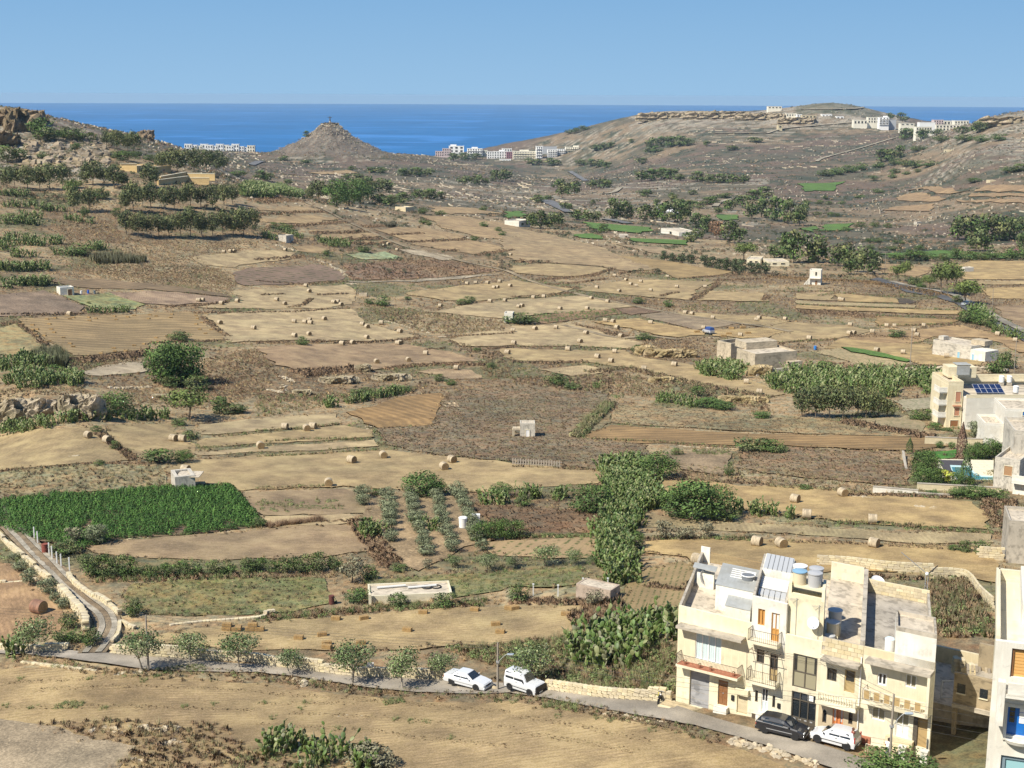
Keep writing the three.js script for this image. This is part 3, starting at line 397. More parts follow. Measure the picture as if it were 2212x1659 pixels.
const TREELABEL = {
  euca: ['eucalyptus_tree', 'tree', 'dusky green tree with loose leaning crown in the grove below the cliff', 'grove trees below the cliff'],
  farEuca: ['valley_tree', 'tree', 'dark green tree in the wooded strips across the far valley', 'trees across the far valley'],
  carob: ['carob_tree', 'tree', 'dense dark green rounded carob tree', null], bright: ['carob_tree', 'tree', 'dense bright green rounded tree', null],
  bush: ['shrub', 'shrub', 'rounded green shrub on a field bank', 'shrubs on the field banks'], olive: ['olive_tree', 'olive tree', 'small silvery olive tree in the orchard rows', 'olive trees in the orchard rows'],
  fig: ['fig_tree', 'tree', 'small fig tree', null], grey: ['grey_shrub', 'shrub', 'dry grey green shrub', 'dry grey shrubs'], dark: ['conifer_tree', 'tree', 'very dark conifer in the belt beside the pale farm', 'dark conifers beside the farm'],
  pine: ['umbrella_pine', 'tree', 'spreading pine beside the asphalt road', 'pines along the asphalt road'], dead: ['withered_tree', 'tree', 'withered brownish pink tree among the valley trees', null], lime: ['yellow_shrub', 'shrub', 'yellow green garden shrub beside the pool', null], pink: ['oleander_shrub', 'shrub', 'pink flowering shrub by the far field', null],
  cypress: ['cypress_tree', 'tree', 'slim green cypress in the villa garden', 'cypresses in the villa garden'], deadCypress: ['dead_cypress', 'tree', 'dead brown cypress in the villa garden', null],
};
function tree(k, u, v, hpx, wpx, over = {}) { // foot at a pixel, height and width as seen there
  const p = over.at ?? hit(u, v), s = ppm(p) * 0.96, h = hpx / s * 1.12, w = wpx / s * 1.15, o = pick(KIND[k]), [nm, cat, lab, grp] = TREELABEL[k];
  const g = thing(over.name ?? nm, over.label ?? lab, over.cat ?? cat, p.clone().setY(p.y - 0.1), R(0,6.28), over.group === undefined ? grp : over.group);
  g.scale.set(w / 0.92, h, w / 0.92); part(g, 'trunk', o.trunk, over.bark ?? M_BARK); part(g, 'crown', o.crown, M_LEAF); return g;
}
function trees(k, c, r, l, over) { for (let i = 0; i < l.length; i += 4) tree(k, TX[c] + l[i] * TK, TY[r] + l[i + 1] * TK, l[i + 2] * TK, l[i + 3] * TK, over); }
// the grove on the left slope
trees('euca', 0,0,[60,800,175,130,130,790,165,130,240,812,195,150,345,805,200,140,430,815,210,150,540,800,190,140,800,775,200,180,740,770,150,110,985,800,190,170,900,770,120,110,1060,790,130,110,1300,790,190,170,
  640,1000,185,130,775,995,180,150,1150,1005,235,170,1080,990,150,110,1300,965,200,140,1230,960,150,110,1420,980,195,130,1500,985,190,120,1580,960,170,110,1640,965,200,130,1730,965,170,140,1830,985,200,130,1930,945,170,130,2000,935,160,120,
  1090,1195,190,150,1190,1220,200,140,1270,1215,180,130,1370,1210,170,130,1460,1215,180,130,1560,1215,200,130,1640,1220,240,140,1740,1215,210,140,1830,1205,180,120,1920,1200,190,130,2010,1205,210,150,2100,1210,230,150,2180,1190,200,120]);
trees('euca', 0,0,[1380,640,150,120,1530,675,200,190,1440,640,150,120,1670,660,190,150,1780,665,185,140,1870,670,180,140,1930,640,110,90,915,440,130,100,1010,470,160,140,1100,470,130,110,1150,490,165,130], { label: 'dusky green tree standing above the ochre farmhouse', group: 'trees above the ochre farmhouse' });
trees('euca', 1,0,[540,915,170,170,470,900,110,90,960,900,150,120], { label: 'greyish tree at the edge of the great clump by the dirt track', group: 'greyish trees at the clump' });
trees('bright', 1,0,[700,960,220,190,800,950,215,220,900,930,195,180], { label: 'broad green tree in the great clump by the dirt track', group: 'green trees of the great clump' });
trees('farEuca', 1,0,[880,820,110,130,960,810,110,130,1060,830,110,130,1140,830,100,110,1060,940,90,140,1160,950,90,140,1270,930,90,130,1400,880,70,140,1500,890,80,170,1590,890,60,110,1250,490,70,110,1320,500,70,120,1400,505,60,110,1460,510,40,70,435,358,50,55,1000,660,40,110,1080,665,45,120,1280,690,60,140,1380,695,70,140,1480,690,60,130,830,640,30,90,780,720,45,90,880,720,50,120,1800,765,70,130,1900,765,80,140,1980,770,60,70,2060,740,90,120,2150,735,100,130,240,560,40,90,430,590,35,90,1700,560,60,120,1800,555,60,130,1900,550,50,120,40,720,70,120,100,730,60,110,280,760,40,90]);
trees('farEuca', 2,0,[170,1140,130,110,250,1140,140,120,330,1145,130,130,400,1120,110,110,430,850,120,140,540,850,110,120,480,860,80,70,230,920,60,130,310,900,40,90,700,790,60,110,790,795,70,140,830,790,60,90,870,1060,160,130,950,1060,150,130,1020,1060,110,90,1150,1080,130,140,1250,1080,140,140,1330,1090,160,130,1430,1090,180,140,1500,1080,140,120,560,1070,90,130,650,1080,90,130,730,1080,80,90,790,1180,70,110,1150,870,60,130,1120,740,90,140,1200,730,90,130,1290,720,90,130,1370,720,90,130,1450,735,60,110,1600,740,80,140,1700,750,70,140,1800,750,70,140,1900,755,70,140,2000,755,70,120,600,600,50,110,680,610,60,110,750,615,60,120,820,620,50,90,1120,590,50,110,1200,450,80,110,1290,440,80,120,1370,440,80,130,1450,435,80,130,1520,430,60,110,1180,490,40,90,1250,485,50,110,720,470,50,120,800,460,50,110,860,440,40,70,500,330,40,80,560,320,40,90,620,300,40,90,1030,405,30,50,160,590,50,90,230,595,50,90,340,600,60,110,400,600,40,70,1680,430,40,70,1900,470,40,120,2100,400,40,140,1250,940,50,70,1300,1000,60,80,700,940,40,50,460,980,60,110,500,985,50,70,1390,910,70,80,1560,855,40,90,1590,1140,120,140,1680,1180,140,140,1880,1270,180,160,1960,1260,120,140,1540,1260,80,130,1600,1230,80,110,1880,990,90,130,1780,1020,60,80,2060,1060,140,140,2150,1050,150,150,1980,940,80,160,2080,900,80,160,2180,880,90,140,1830,880,40,140,1680,940,60,110,1740,930,60,110,1540,960,60,130,1440,950,60,120,1620,970,50,90]);
trees('dead', 2,0,[1760,1240,150,130]);
trees('pine', 2,0,[2000,1425,145,190], { label: 'round topped pine above the dark conifer belt', group: null });
trees('dark', 2,0,[1310,1420,80,80,1380,1430,70,70,1460,1440,80,90,1540,1450,80,80,1660,1470,90,90,1720,1480,90,90,1790,1500,90,90,1850,1510,110,90,1930,1520,110,90,1980,1530,110,90,2060,1530,90,90,2120,1540,90,90,2190,1530,90,80]);
trees('farEuca', 3,0,[60,1080,190,150,180,1100,190,150,280,1120,170,150,320,1030,110,90,1640,1240,190,160,1750,1250,210,190,1880,1250,220,200,2000,1250,200,190,2090,1240,180,160,2170,1200,150,130,1800,1340,190,170,1880,1340,140,120,1000,570,100,160,1060,560,90,130,1140,540,100,100,1190,380,90,130,1280,380,90,140,1340,370,80,110,1460,340,50,110,1680,330,60,130,1810,320,90,150,1150,210,60,80,1060,200,50,70,1190,220,40,70,2190,1320,130,110]);
trees('pink', 3,0,[2110,1360,40,130]);
trees('farEuca', 3,0,[230,1440,270,200,150,1400,200,130,60,1400,110,130,440,1440,230,190,380,1440,150,130,600,1470,180,140,680,1480,200,150,780,1520,210,150,870,1540,200,160,930,1500,140,130,700,1540,150,130], { label: 'tall green tree in the belt behind the white field tower', group: 'tall trees behind the white field tower' });
trees('bush', 3,0,[1120,1410,60,130,1240,1420,90,130,1320,1420,80,120,1400,1420,60,110,1520,1420,60,110,1640,1410,90,130,1740,1420,80,130,1850,1420,80,130,1940,1410,90,130,2100,1410,90,140,2190,1410,100,140,1100,600,60,110,1200,610,60,130,1280,620,60,140,1400,610,50,120,960,620,50,110,800,640,60,130,700,660,60,150,600,680,60,140,500,690,50,140,1100,670,40,90,1080,710,40,70,1200,680,30,70,1300,660,30,70,920,730,40,70,960,840,40,100,450,935,35,70,340,930,35,70,530,940,30,70,640,935,30,70,500,895,30,50,800,880,25,100,1500,400,60,140,1700,400,70,160,1850,400,60,140,2000,390,60,140,1300,480,50,140,2100,660,50,170,2180,650,60,140,1780,750,40,110,550,1040,35,60,600,1040,30,50,430,1030,30,80,680,1170,40,80,800,1130,40,110,930,1130,40,90,1040,1140,40,70,880,1270,40,60,950,1265,45,80,1110,1275,30,50,1160,1275,30,50,890,1320,40,70,1080,1330,40,90,1300,1340,50,80], { name: 'hillside_shrub', label: 'dark shrub on the slopes of the far hills', group: 'shrubs on the far hills' });
trees('bush', 0,0,[390,385,180,220,320,330,130,140,600,380,110,150,690,380,90,130,780,395,70,110,530,350,80,120,60,570,130,150,160,560,100,140,730,1045,95,75,290,945,65,70,690,1370,95,190,100,1075,60,160,870,890,90,140,610,830,90,110,1010,1040,70,90,370,540,60,100,110,400,70,140,650,470,60,90,1070,560,80,140,1000,540,60,110,1290,560,50,110,1170,530,50,100,1700,720,40,70,1800,730,40,90,2050,700,50,140,1480,530,50,70,250,210,30,30,100,112,15,25], { name: 'slope_shrub', label: 'dark green shrub on the slope under the cliff', group: 'shrubs on the slope under the cliff' });
trees('bush', 1,0,[440,1020,0.1,0.1,1440,1020,60,80,1440,1105,45,70,1490,1115,40,55,1965,1130,45,80,150,1140,50,70,220,1155,60,110,290,1155,50,70,610,1380,55,70,930,1350,60,110,2090,1170,40,60,2120,1205,40,70,1880,1250,40,70,1590,1030,40,90,1960,990,40,70].slice(4));
trees('pine', 3,1,[1130,210,130,130,1190,200,150,110,1390,282,115,130,1500,322,250,190,1560,332,265,190,1620,255,150,130,1720,412,195,260]);
trees('bush', 3,1,[1270,250,80,120,1330,270,50,90,1110,692,60,150,1750,570,140,180,1850,590,110,140,1920,612,95,110,1690,560,90,100,1980,1010,170,170,2070,960,130,140,1290,1400,80,140,1400,1400,90,140,1640,395,60,90,500,1010,110,160]);
trees('euca', 3,1,[300,1385,240,180,420,1395,260,190,540,1395,270,190,650,1395,280,180,780,1365,240,170,850,1390,260,160,950,1385,210,160,1030,1385,150,150], { label: 'mixed green tree in the thicket beside the villas', group: 'thicket trees beside the villas' });
trees('bright', 2,1,[1700,1292,75,230,1820,1312,65,180,2150,1392,65,140], { name: 'bright_shrub', cat: 'shrub', label: 'low bright green shrub on the bank above the brown scrub', group: 'bright shrubs on the bank' });
trees('bush', 2,1,[1600,1205,95,120,390,1105,105,190,520,1142,60,130,1090,402,52,100,1350,432,62,90,60,572,82,260,150,577,72,120,1080,830,70,90,1140,715,55,150]);
trees('bright', 0,1,[1400,1090,330,290,1480,1085,330,280,1620,1085,335,290], { label: 'broad leaning green tree above the rocky gully', group: 'broad trees above the gully', name: 'gully_tree' });
trees('bush', 0,1,[1560,1105,120,200,1470,1122,95,160,1700,1150,125,190,1550,722,85,180,1550,1450,65,140,1890,1352,145,140,1990,1352,85,170,2060,1347,75,130,480,1045,115,180,765,406,22,42,700,415,20,36]);
trees('carob', 0,1,[1010,1365,205,260], { label: 'dark leaning carob beside the pale rock face' });
trees('pine', 0,1,[1620,1402,245,350], { label: 'yellowish green bushy tree standing in the gully', group: null, name: 'gully_bush_tree' });
trees('bush', 1,1,[400,762,78,105,1090,422,85,140,980,407,48,90,1780,412,48,110,1840,402,62,100,1310,372,32,60,1910,812,32,75,1580,1072,62,90,1680,1102,52,90,2030,962,52,90,850,1182,42,100,950,1172,52,130,1200,1162,52,130,1290,1162,52,110]);
trees('grey', 1,1,[740,72,32,45,930,97,42,35,860,117,36,35,1145,142,46,52,1280,142,42,42,1000,62,25,30,1100,107,27,30]);
trees('bush', 0,2,[1370,408,122,240,990,292,78,75,1640,205,75,130,570,1195,130,220,740,1300,110,120,800,1385,185,170,900,1392,190,170,1020,1388,185,170,1130,1382,172,140,1260,1382,105,120,1330,1392,105,120,1450,1382,115,140,1560,1378,125,140,1680,1372,115,130,1850,1372,125,150,1970,1372,115,130,2130,1352,125,130,2190,1342,85,100,860,430,55,90,830,142,55,90]);
trees('carob', 0,2,[1580,403,105,150], { label: 'small dark tree beside a bush on the stubble edge', name: 'dark_field_tree' });
trees('olive', 0,2,[130,1232,65,90,180,1345,115,120,260,1465,145,130,410,1535,135,160,480,1622,105,100,550,1662,95,120], { label: 'small grey green olive planted along the lane wall', group: 'olives along the lane wall' });
trees('olive', 0,2,[840,1108,165,195], { label: 'rounded olive bush at the edge of the vineyard', group: null });
trees('grey', 0,2,[640,1112,155,150]);
trees('bush', 1,2,[40,1332,112,120,150,1352,102,120,270,1352,155,160,400,1352,155,160,540,1342,162,170,670,1332,132,130,870,1602,105,210,980,1412,135,140,1240,1332,65,140,20,962,92,110,1030,682,52,100,1220,1642,112,150,1640,1642,122,190,1890,1082,112,120]);
trees('carob', 1,2,[1950,1062,155,150,2060,1062,165,150,2150,1062,172,150], { label: 'dense hedge bush beside the white water tank', group: 'hedge bushes beside the water tank', name: 'hedge_bush', cat: 'shrub' });
trees('bright', 1,2,[1440,692,195,310], { label: 'big bright green bush at the top of the olive orchard' });
trees('carob', 1,2,[1560,692,132,140], { label: 'dark bush against the bright bush above the orchard' });
trees('bright', 1,2,[2110,702,122,170], { label: 'bright green bush behind a prickly pear east of the orchard' });
trees('grey', 1,2,[830,1435,225,210,1480,1320,90,90]);
trees('fig', 1,2,[1710,1315,115,130,1990,1345,155,170,2190,1322,112,100], { label: 'small fig tree on the bank below the orchard', group: 'fig trees below the orchard' });
for (const [x, y] of [[920,690],[922,762],[1130,705],[1138,772],[1150,826],[1152,878],[1156,928],[1152,988],[1168,1075],[1330,700],[1335,745],[1352,792],[1358,838],[1372,890],[1382,944],[1402,1002],[1442,1062],[1452,1132],[1472,1192],[1552,722],[1580,782],[1582,842],[1592,900],[1622,962],[1642,1022],[1682,1092],[1692,1164],[1720,662],[1748,702],[1772,752],[1802,812],[1826,872],[1842,932],[1872,1002],[1900,1062],[1950,1152]]) tree('olive', TX[1] + x * TK, TY[2] + (y + 14) * TK, R(96,118) * TK, R(116,146) * TK);
trees('carob', 2,2,[1425,868,240,300], { label: 'dark green bush between the prickly pears and the great bushes' });
trees('bright', 2,2,[1560,898,310,430], { label: 'tallest of the great green bushes behind the yellow house' });
trees('carob', 2,2,[1730,888,290,320], { label: 'dark green bush at the shaded end of the great bushes' });
trees('carob', 2,2,[680,832,235,330], { label: 'dark bush leaning on the tall prickly pears' });
trees('carob', 2,2,[1260,542,215,280], { label: 'dark bush at the head of the prickly pear row' });
trees('fig', 2,2,[300,1295,165,240,540,1295,135,150,690,1292,95,90], { label: 'fig tree at the edge of the sown rows', group: 'fig trees by the sown rows' });
trees('bush', 2,2,[40,1052,152,170,100,782,102,140,1420,342,62,100,1870,522,122,80,2080,305,115,290,2180,300,100,150,1870,902,115,160,60,1602,150,170,900,1080,140,130,1080,1150,150,120]);
trees('grey', 2,2,[1310,1062,152,170,1500,1072,122,160,1680,1062,142,150,720,1642,145,150,2060,1072,62,100,30,1302,102,110]);
trees('bush', 3,2,[80,322,115,170,1860,1200,130,160,1700,1180,110,110,1600,1165,60,90,330,640,50,110,2000,720,90,150]);
trees('bush', 0,3,[1150,352,155,160,600,455,155,140,530,565,105,140,640,565,110,150,780,605,165,190]);
trees('grey', 1,3,[950,1640,190,330,1080,1655,170,260]);
const road = { label: 'small leafy fig tree in the row along the road', group: 'roadside fig trees', name: 'roadside_tree' };
trees('fig', 0,3,[285,702,335,340,1240,825,355,330,1640,765,265,300,2060,795,305,340], { ...road, bark: M_BARKPALE });
trees('fig', 1,3,[300,862,225,230,830,935,365,370,1265,978,345,310,1590,905,245,260], { ...road, bark: M_BARKPALE });
trees('fig', 2,3,[160,955,350,350], { ...road, bark: M_BARKPALE });
trees('bright', 3,3,[1120,1800,260,620], { label: 'leafy green bush below the road in front of the houses', name: 'roadside_bush', cat: 'shrub' });

// prickly pears: pads growing out of pads
const padGeo = (() => { const g = new THREE.SphereGeometry(0.5,8,5); g.scale(0.72,1,0.13).translate(0,0.46,0); return g; })();
const padLow = (() => { const g = new THREE.SphereGeometry(0.5,5,3); g.scale(0.74,1,0.15).translate(0,0.46,0); return g; })();
const PADS = [[0.085,0.14,0.03],[0.115,0.17,0.038],[0.15,0.185,0.06],[0.07,0.115,0.028],[0.20,0.215,0.09]];
function padPlaces(n, spread, h, size) { // matrices of pads in a thicket of a given half width and height
  const out = []; let guard = 0;
  while (out.length < n && guard++ < n * 4) {
    const a = R(0,6.28), rr = Math.sqrt(rnd()) * spread * 0.8; let p = V(Math.cos(a) * rr, 0, Math.sin(a) * rr), dirv = V(RS(0.4), 1, RS(0.4)).normalize(); const hmax = h * (1 - 0.45 * (rr / spread) ** 2) * R(0.7,1);
    for (let k = 0; k < 9 && p.y < hmax && out.length < n; k++) { const s = size * R(0.75,1.2), q = new THREE.Quaternion().setFromUnitVectors(V(0,1,0), dirv).multiply(new THREE.Quaternion().setFromAxisAngle(V(0,1,0), R(0,6.28))); out.push(new THREE.Matrix4().compose(p.clone(), q, V(s, s, s))); if (rnd() < 0.55) { const d2 = dirv.clone().add(V(RS(1), RS(0.3), RS(1))).normalize(); const q2 = new THREE.Quaternion().setFromUnitVectors(V(0,1,0), d2); out.push(new THREE.Matrix4().compose(p.clone().addScaledVector(dirv, s * 0.8), q2, V(s, s, s).multiplyScalar(0.85))); } p = p.clone().addScaledVector(dirv, s * 0.85); dirv = dirv.clone().add(V(RS(0.5), 0.15, RS(0.5))).normalize(); }
  }
  return out.slice(0, n);
}
function padClump(n, spread, h, size, low = true) {
  const l = padPlaces(n, spread, h, size).map((m) => { const g = (low ? padLow : padGeo).clone(), c = mixCol(PADS, 0.25), k = g.attributes.position.count, a = new Float32Array(k * 3); for (let i = 0; i < k; i++) a.set(c, i * 3); g.setAttribute('color', new THREE.BufferAttribute(a, 3)); return g.applyMatrix4(m).toNonIndexed(); });
  return mergeGeometries(l);
}
const PEAR = []; for (let i = 0; i < 7; i++) PEAR.push(padClump(95,1.1,1.9,0.42));
const PEARFAR = []; for (let i = 0; i < 4; i++) PEARFAR.push(padClump(120,1.5,1.8,0.42));
const FARPEARS = [];
function pearAt(x, z, s, label, group, far) { if (far) { FARPEARS.push([x, z, s * R(0.85,1.15)]); return; } const g = thing('prickly_pear', label, 'cactus', ground(x, z).add(V(0,-0.1,0)), R(0,6.28), group); g.scale.setScalar(s * R(0.85,1.15)); part(g, 'pads', pick(far ? PEARFAR : PEAR), M_PAD); return g; }
function pearPoly(px, every, s, label, group, far) { scatter(toWorld(px), 1 / (every * every), (x, z) => pearAt(x, z, s, label, group, far)); }
function pearLine(px, every, s, label, group, far) { along(px, every, (x, z) => pearAt(x + RS(0.6), z + RS(0.8), s, label, group, far)); }
pearPoly(Z(2,2,[770,470,950,410,1130,440,1160,540,1230,680,1270,760,1200,830,1100,860,1080,960,1000,1100,1050,1250,1110,1440,1000,1500,850,1450,760,1200,760,1000,840,850,860,700,780,580]), 1.5,1.25, 'tall prickly pear in the long row behind the yellow house', 'prickly pears of the long row');
pearLine(Z(2,2,[20,720,150,700,300,730,500,710]), 1.8,1.1, 'prickly pear in the hedge above the dark weedy plot', 'prickly pears above the weedy plot');
pearLine(Z(2,2,[1880,850,2000,840,2120,860,2212,880]), 1.7,1.2, 'prickly pear beside the great green bushes', 'prickly pears beside the great bushes'); pearLine(Z(3,2,[0,870,130,850,190,880]), 1.8,1, 'prickly pear beside the great green bushes', 'prickly pears beside the great bushes');
pearLine(Z(1,2,[880,980,960,1010,1060,1030,1000,1060,900,1040]), 1.6,1.2, 'prickly pear clump at the corner of the olive orchard', 'prickly pears at the orchard corner'); pearLine(Z(1,2,[1420,960,1520,990]), 1.6,1.1, 'prickly pear standing among the olive rows', 'prickly pears among the olives'); pearLine(Z(1,2,[2080,740,2180,770,1880,760]), 2.5,1.1, 'prickly pear below the bright bush east of the orchard', 'prickly pears by the bright bush');
pearLine(Z(0,1,[0,1510,250,1480,450,1440,700,1420,950,1400,1200,1400,1460,1390]), 1.5,1.2, 'prickly pear in the hedge under the pale rock face', 'prickly pears under the rock face'); pearLine(Z(0,1,[0,1530,250,1500,450,1465]), 1.9,1.0, 'prickly pear in the hedge under the pale rock face', 'prickly pears under the rock face');
pearPoly(Z(0,1,[0,1060,300,1050,680,1040,700,1120,300,1140,0,1140]), 2.2,1.3, 'prickly pear on the bank over the rock face', 'prickly pears over the rock face'); pearPoly(Z(0,1,[0,900,250,890,430,920,400,1000,0,1000]), 2.6,1.4, 'prickly pear on the bank over the rock face', 'prickly pears over the rock face');
pearLine(Z(0,1,[760,480,900,480,1110,475]), 1.7,1.1, 'prickly pear in the hedge by the small green plot', 'prickly pears by the green plot', 1);
for (const l of [[10,260,100,270],[130,250,420,240],[10,115,380,105]]) pearLine(Z(0,1, l), 2.4,1.5, 'prickly pear in the rows on the brown slope', 'prickly pears on the brown slope', 1);
pearLine(Z(1,1,[560,1300,640,1290,740,1310]), 1.8,1.2, 'prickly pear at the edge of the raked field', 'prickly pears at the raked field'); pearLine(Z(1,1,[790,1270,900,1250,1050,1220,1180,1190,1280,1175]), 1.5,1.2, 'prickly pear at the edge of the raked field', 'prickly pears at the raked field');
pearPoly(Z(2,1,[1570,960,1700,940,1900,930,2000,990,1980,1070,1800,1060,1650,1010]), 2.4,1.4, 'prickly pear below the roofless stone house', 'prickly pears below the stone house', 1); pearLine(Z(2,1,[1230,1250,1400,1260,1580,1290]), 2.2,1.2, 'prickly pear on the bank by the bright shrubs', 'prickly pears by the bright shrubs', 1); pearLine(Z(2,1,[480,1120,620,1130,760,1140]), 3,1, 'prickly pear in the middle of the brown scrub bank', 'prickly pears on the scrub bank', 1);
pearPoly(Z(3,1,[0,1060,300,1000,700,1010,950,1010,1480,1010,1480,1200,1100,1215,700,1200,200,1180,0,1120]), 2.9,1.5, 'large prickly pear in the broad belt above the villas', 'prickly pears of the broad belt', 1);
for (const l of [[0,1110,180,1100,370,1120],[180,1050,370,1060],[310,985,450,990,590,1000],[590,1070,680,1085,780,1100],[0,1230,150,1240,330,1270,560,1280],[0,1290,200,1280,400,1300],[130,1390,320,1390],[740,1320,930,1330],[470,1370,580,1375],[0,1330,170,1335],[50,960,240,960],[0,860,240,865],[0,1505,380,1500],[120,1630,420,1620],[570,770,640,780,710,770],[2060,840,2210,860]]) pearLine(Z(0,0, l), 2.6,1.5, 'prickly pear in the rows on the brown slope', 'prickly pears on the brown slope', 1);
pearPoly(Z(1,0,[-100,800,200,780,380,850,400,880,100,880,-100,870]), 3.4,2.0, 'prickly pear in the thicket at the top of the dirt track', 'prickly pears at the track top', 1); for (const l of [[30,1210,200,1250],[250,1180,420,1240],[520,1260,800,1290],[640,1300,800,1300]]) pearLine(Z(1,0, l), 2.6,1.4, 'prickly pear around the small stone hut on the terraces', 'prickly pears around the terrace hut', 1);
pearPoly(Z(3,1,[1700,510,1850,470,1980,600,1930,640,1720,570]), 4,1.6, 'prickly pear on the verge of the asphalt road', 'prickly pears on the road verge', 1); pearLine(Z(3,1,[1960,640,2100,690,2212,720]), 3,1.4, 'prickly pear on the verge of the asphalt road', 'prickly pears on the road verge', 1);
pearLine(Z(0,3,[20,740,100,740]), 1.2,1.1, 'prickly pear at the foot of the near field by the road', 'prickly pears by the near road');
// the two nearest thickets show their pads one by one
function padThicket(name, label, px, every, s, pads, most, group) {
  const w = toWorld(px); let n = 0;
  scatter(w, 1 / (every * every), (x, z) => { if (n >= most) return; n++; const g = thing(name, label, 'cactus', ground(x, z).add(V(0,-0.1,0)), R(0,6.28), group); g.scale.setScalar(s * R(0.85,1.15)); for (const m of padPlaces(pads, 1.0,1.9,0.44)) { const q = part(g, 'pad', padGeo, pick(PADMATS)); q.applyMatrix4(m); } });
}
const PADMATS = PADS.concat([[0.12,0.19,0.05],[0.2,0.2,0.12]]).map((c) => new THREE.MeshStandardMaterial({ color: lin(...c), roughness: 0.55 }));
padThicket('prickly_pear_thicket', 'near prickly pear with broad pads on the rubble below the road', [...Z(0,3,[1960,1390,2100,1380,2212,1450]), ...Z(1,3,[150,1440,400,1480,650,1540,950,1600,1150,1600,1250,1700,400,1720,100,1600])],1.0,1.05,70,17, 'near prickly pears below the road');
padThicket('prickly_pear_thicket', 'prickly pear in the thicket against the yellow house', Z(2,3,[620,520,850,450,1150,390,1425,370,1425,600,1330,660,1120,700,1050,840,900,850,600,790,560,660]), 1.0,1.4,52,44, 'prickly pears against the yellow house');

{ const m = new THREE.InstancedMesh(PEARFAR[0], M_PAD, FARPEARS.length), mm = new THREE.Matrix4(); FARPEARS.forEach(([x, z, s], i) => m.setMatrixAt(i, mm.compose(ground(x, z).add(V(0,-0.1,0)), new THREE.Quaternion().setFromAxisAngle(V(0,1,0), R(0,6.28)), V(s, s, s)))); top(m, 'prickly_pear_scrub', 'masses of far prickly pear on banks and slopes', 'cacti', null, 'stuff'); }
// ---------- weeds, straw, stones: what nobody could count ----------
function tuftGeo(n, lean, w) { const g = new Geo(); for (let i = 0; i < n; i++) { const a = R(0,6.28), l = R(0.2, lean), b = V(Math.cos(a) * 0.12 * rnd(), -0.05, Math.sin(a) * 0.12 * rnd()), t = b.clone().add(V(Math.cos(a) * l, R(0.6,1.05), Math.sin(a) * l)), s = V(-Math.sin(a), 0, Math.cos(a)).multiplyScalar(w * R(0.7,1.3)), f = R(0.75,1.2); g.tri(b.clone().sub(s), b.clone().add(s), t, V(Math.cos(a) * 0.25,0.95, Math.sin(a) * 0.25).normalize(), [f, f, f]); } return g.build(); }
function stalkGeo(n) { const g = new Geo(); for (let i = 0; i < n; i++) { const o = V(RS(1), R(0.1,1), RS(1)).normalize(), f = R(0.7,1.3), b = V(o.x * 0.2,0.05, o.z * 0.2), t = V(o.x * 0.5,0.1 + o.y * 0.6, o.z * 0.5).multiplyScalar(R(0.7,1.1)), s = V(-o.z, RS(0.5), o.x).normalize().multiplyScalar(R(0.015,0.035)); g.tri(b, t.clone().sub(s), t.clone().add(s), V(o.x * 0.4,1, o.z * 0.4).normalize(), [f, f, f]); } return g.build(); }
function bushletGeo(n, k = 1) { const g = new Geo(); for (let i = 0; i < n; i++) { const o = V(RS(1), R(-0.1,1), RS(1)).normalize(), f = R(0.7,1.25); g.leaf(V(o.x * 0.45,0.1 + o.y * 0.62, o.z * 0.45).multiplyScalar(R(0.7,1.05)), o, R(0.1,0.2) * k, [f, f, f]); } return g.build(); }
function stoneGeo() { const g = new THREE.IcosahedronGeometry(0.5,1), p = g.attributes.position, m = new Map(); for (let i = 0; i < p.count; i++) { const k = [p.getX(i), p.getY(i), p.getZ(i)].map((v) => v.toFixed(3)).join(); if (!m.has(k)) m.set(k, R(0.55,1.2)); const f = m.get(k); p.setXYZ(i, p.getX(i) * f * 1.3, p.getY(i) * f * 0.8, p.getZ(i) * f); } g.computeVertexNormals(); const c = new Float32Array(p.count * 3).fill(1); g.setAttribute('color', new THREE.BufferAttribute(c, 3)); g.deleteAttribute('uv'); return g; }
const BIN = { terrace_walls: { geo: (() => { const g = new THREE.BoxGeometry(1,1,0.12,6,1,1), p = g.attributes.position; for (let i = 0; i < p.count; i++) p.setY(i, p.getY(i) + (p.getY(i) > 0 ? (hash(Math.round(p.getX(i) * 6), 5) - 0.6) * 0.5 : 0)); g.computeVertexNormals(); g.deleteAttribute('uv'); g.setAttribute('color', new THREE.BufferAttribute(new Float32Array(p.count * 3).fill(1), 3)); return g; })(), l: [] }, dry_weeds: { geo: tuftGeo(22,0.5,0.02), l: [] }, green_weeds: { geo: tuftGeo(22,0.55,0.025), l: [] }, dry_scrub: { geo: stalkGeo(70), l: [] }, green_scrub: { geo: bushletGeo(60,0.6), l: [] }, vine_leaves: { geo: bushletGeo(64,0.55), l: [] }, loose_stones: { geo: stoneGeo(), l: [] }, reeds: { geo: tuftGeo(16,0.25,0.03), l: [] } };
const put = (b, x, z, s, sy, c, y = 0) => BIN[b].l.push([x, H(x, z) + y, z, s, sy, c]);
const W_BROWN = [[0.30,0.205,0.125],[0.25,0.165,0.105],[0.36,0.25,0.15],[0.21,0.15,0.10]], W_RED = [[0.30,0.19,0.115],[0.26,0.165,0.10],[0.34,0.23,0.135]], W_STRAW = [[0.46,0.33,0.17],[0.42,0.29,0.15],[0.5,0.38,0.21]], W_GREEN = [[0.17,0.22,0.075],[0.13,0.18,0.06],[0.21,0.24,0.095]], W_OLIVE = [[0.26,0.24,0.12],[0.22,0.205,0.10],[0.30,0.26,0.135]];
function weedPoly(px, perM2, h, mixes, world) { scatter(world ? px : toWorld(px), perM2, (x, z) => { const [b, pal] = pick(mixes), s = h * R(0.6,1.35); put(b, x, z, s, s * R(0.7,1.1), mixCol(pal, 0.2)); }); }
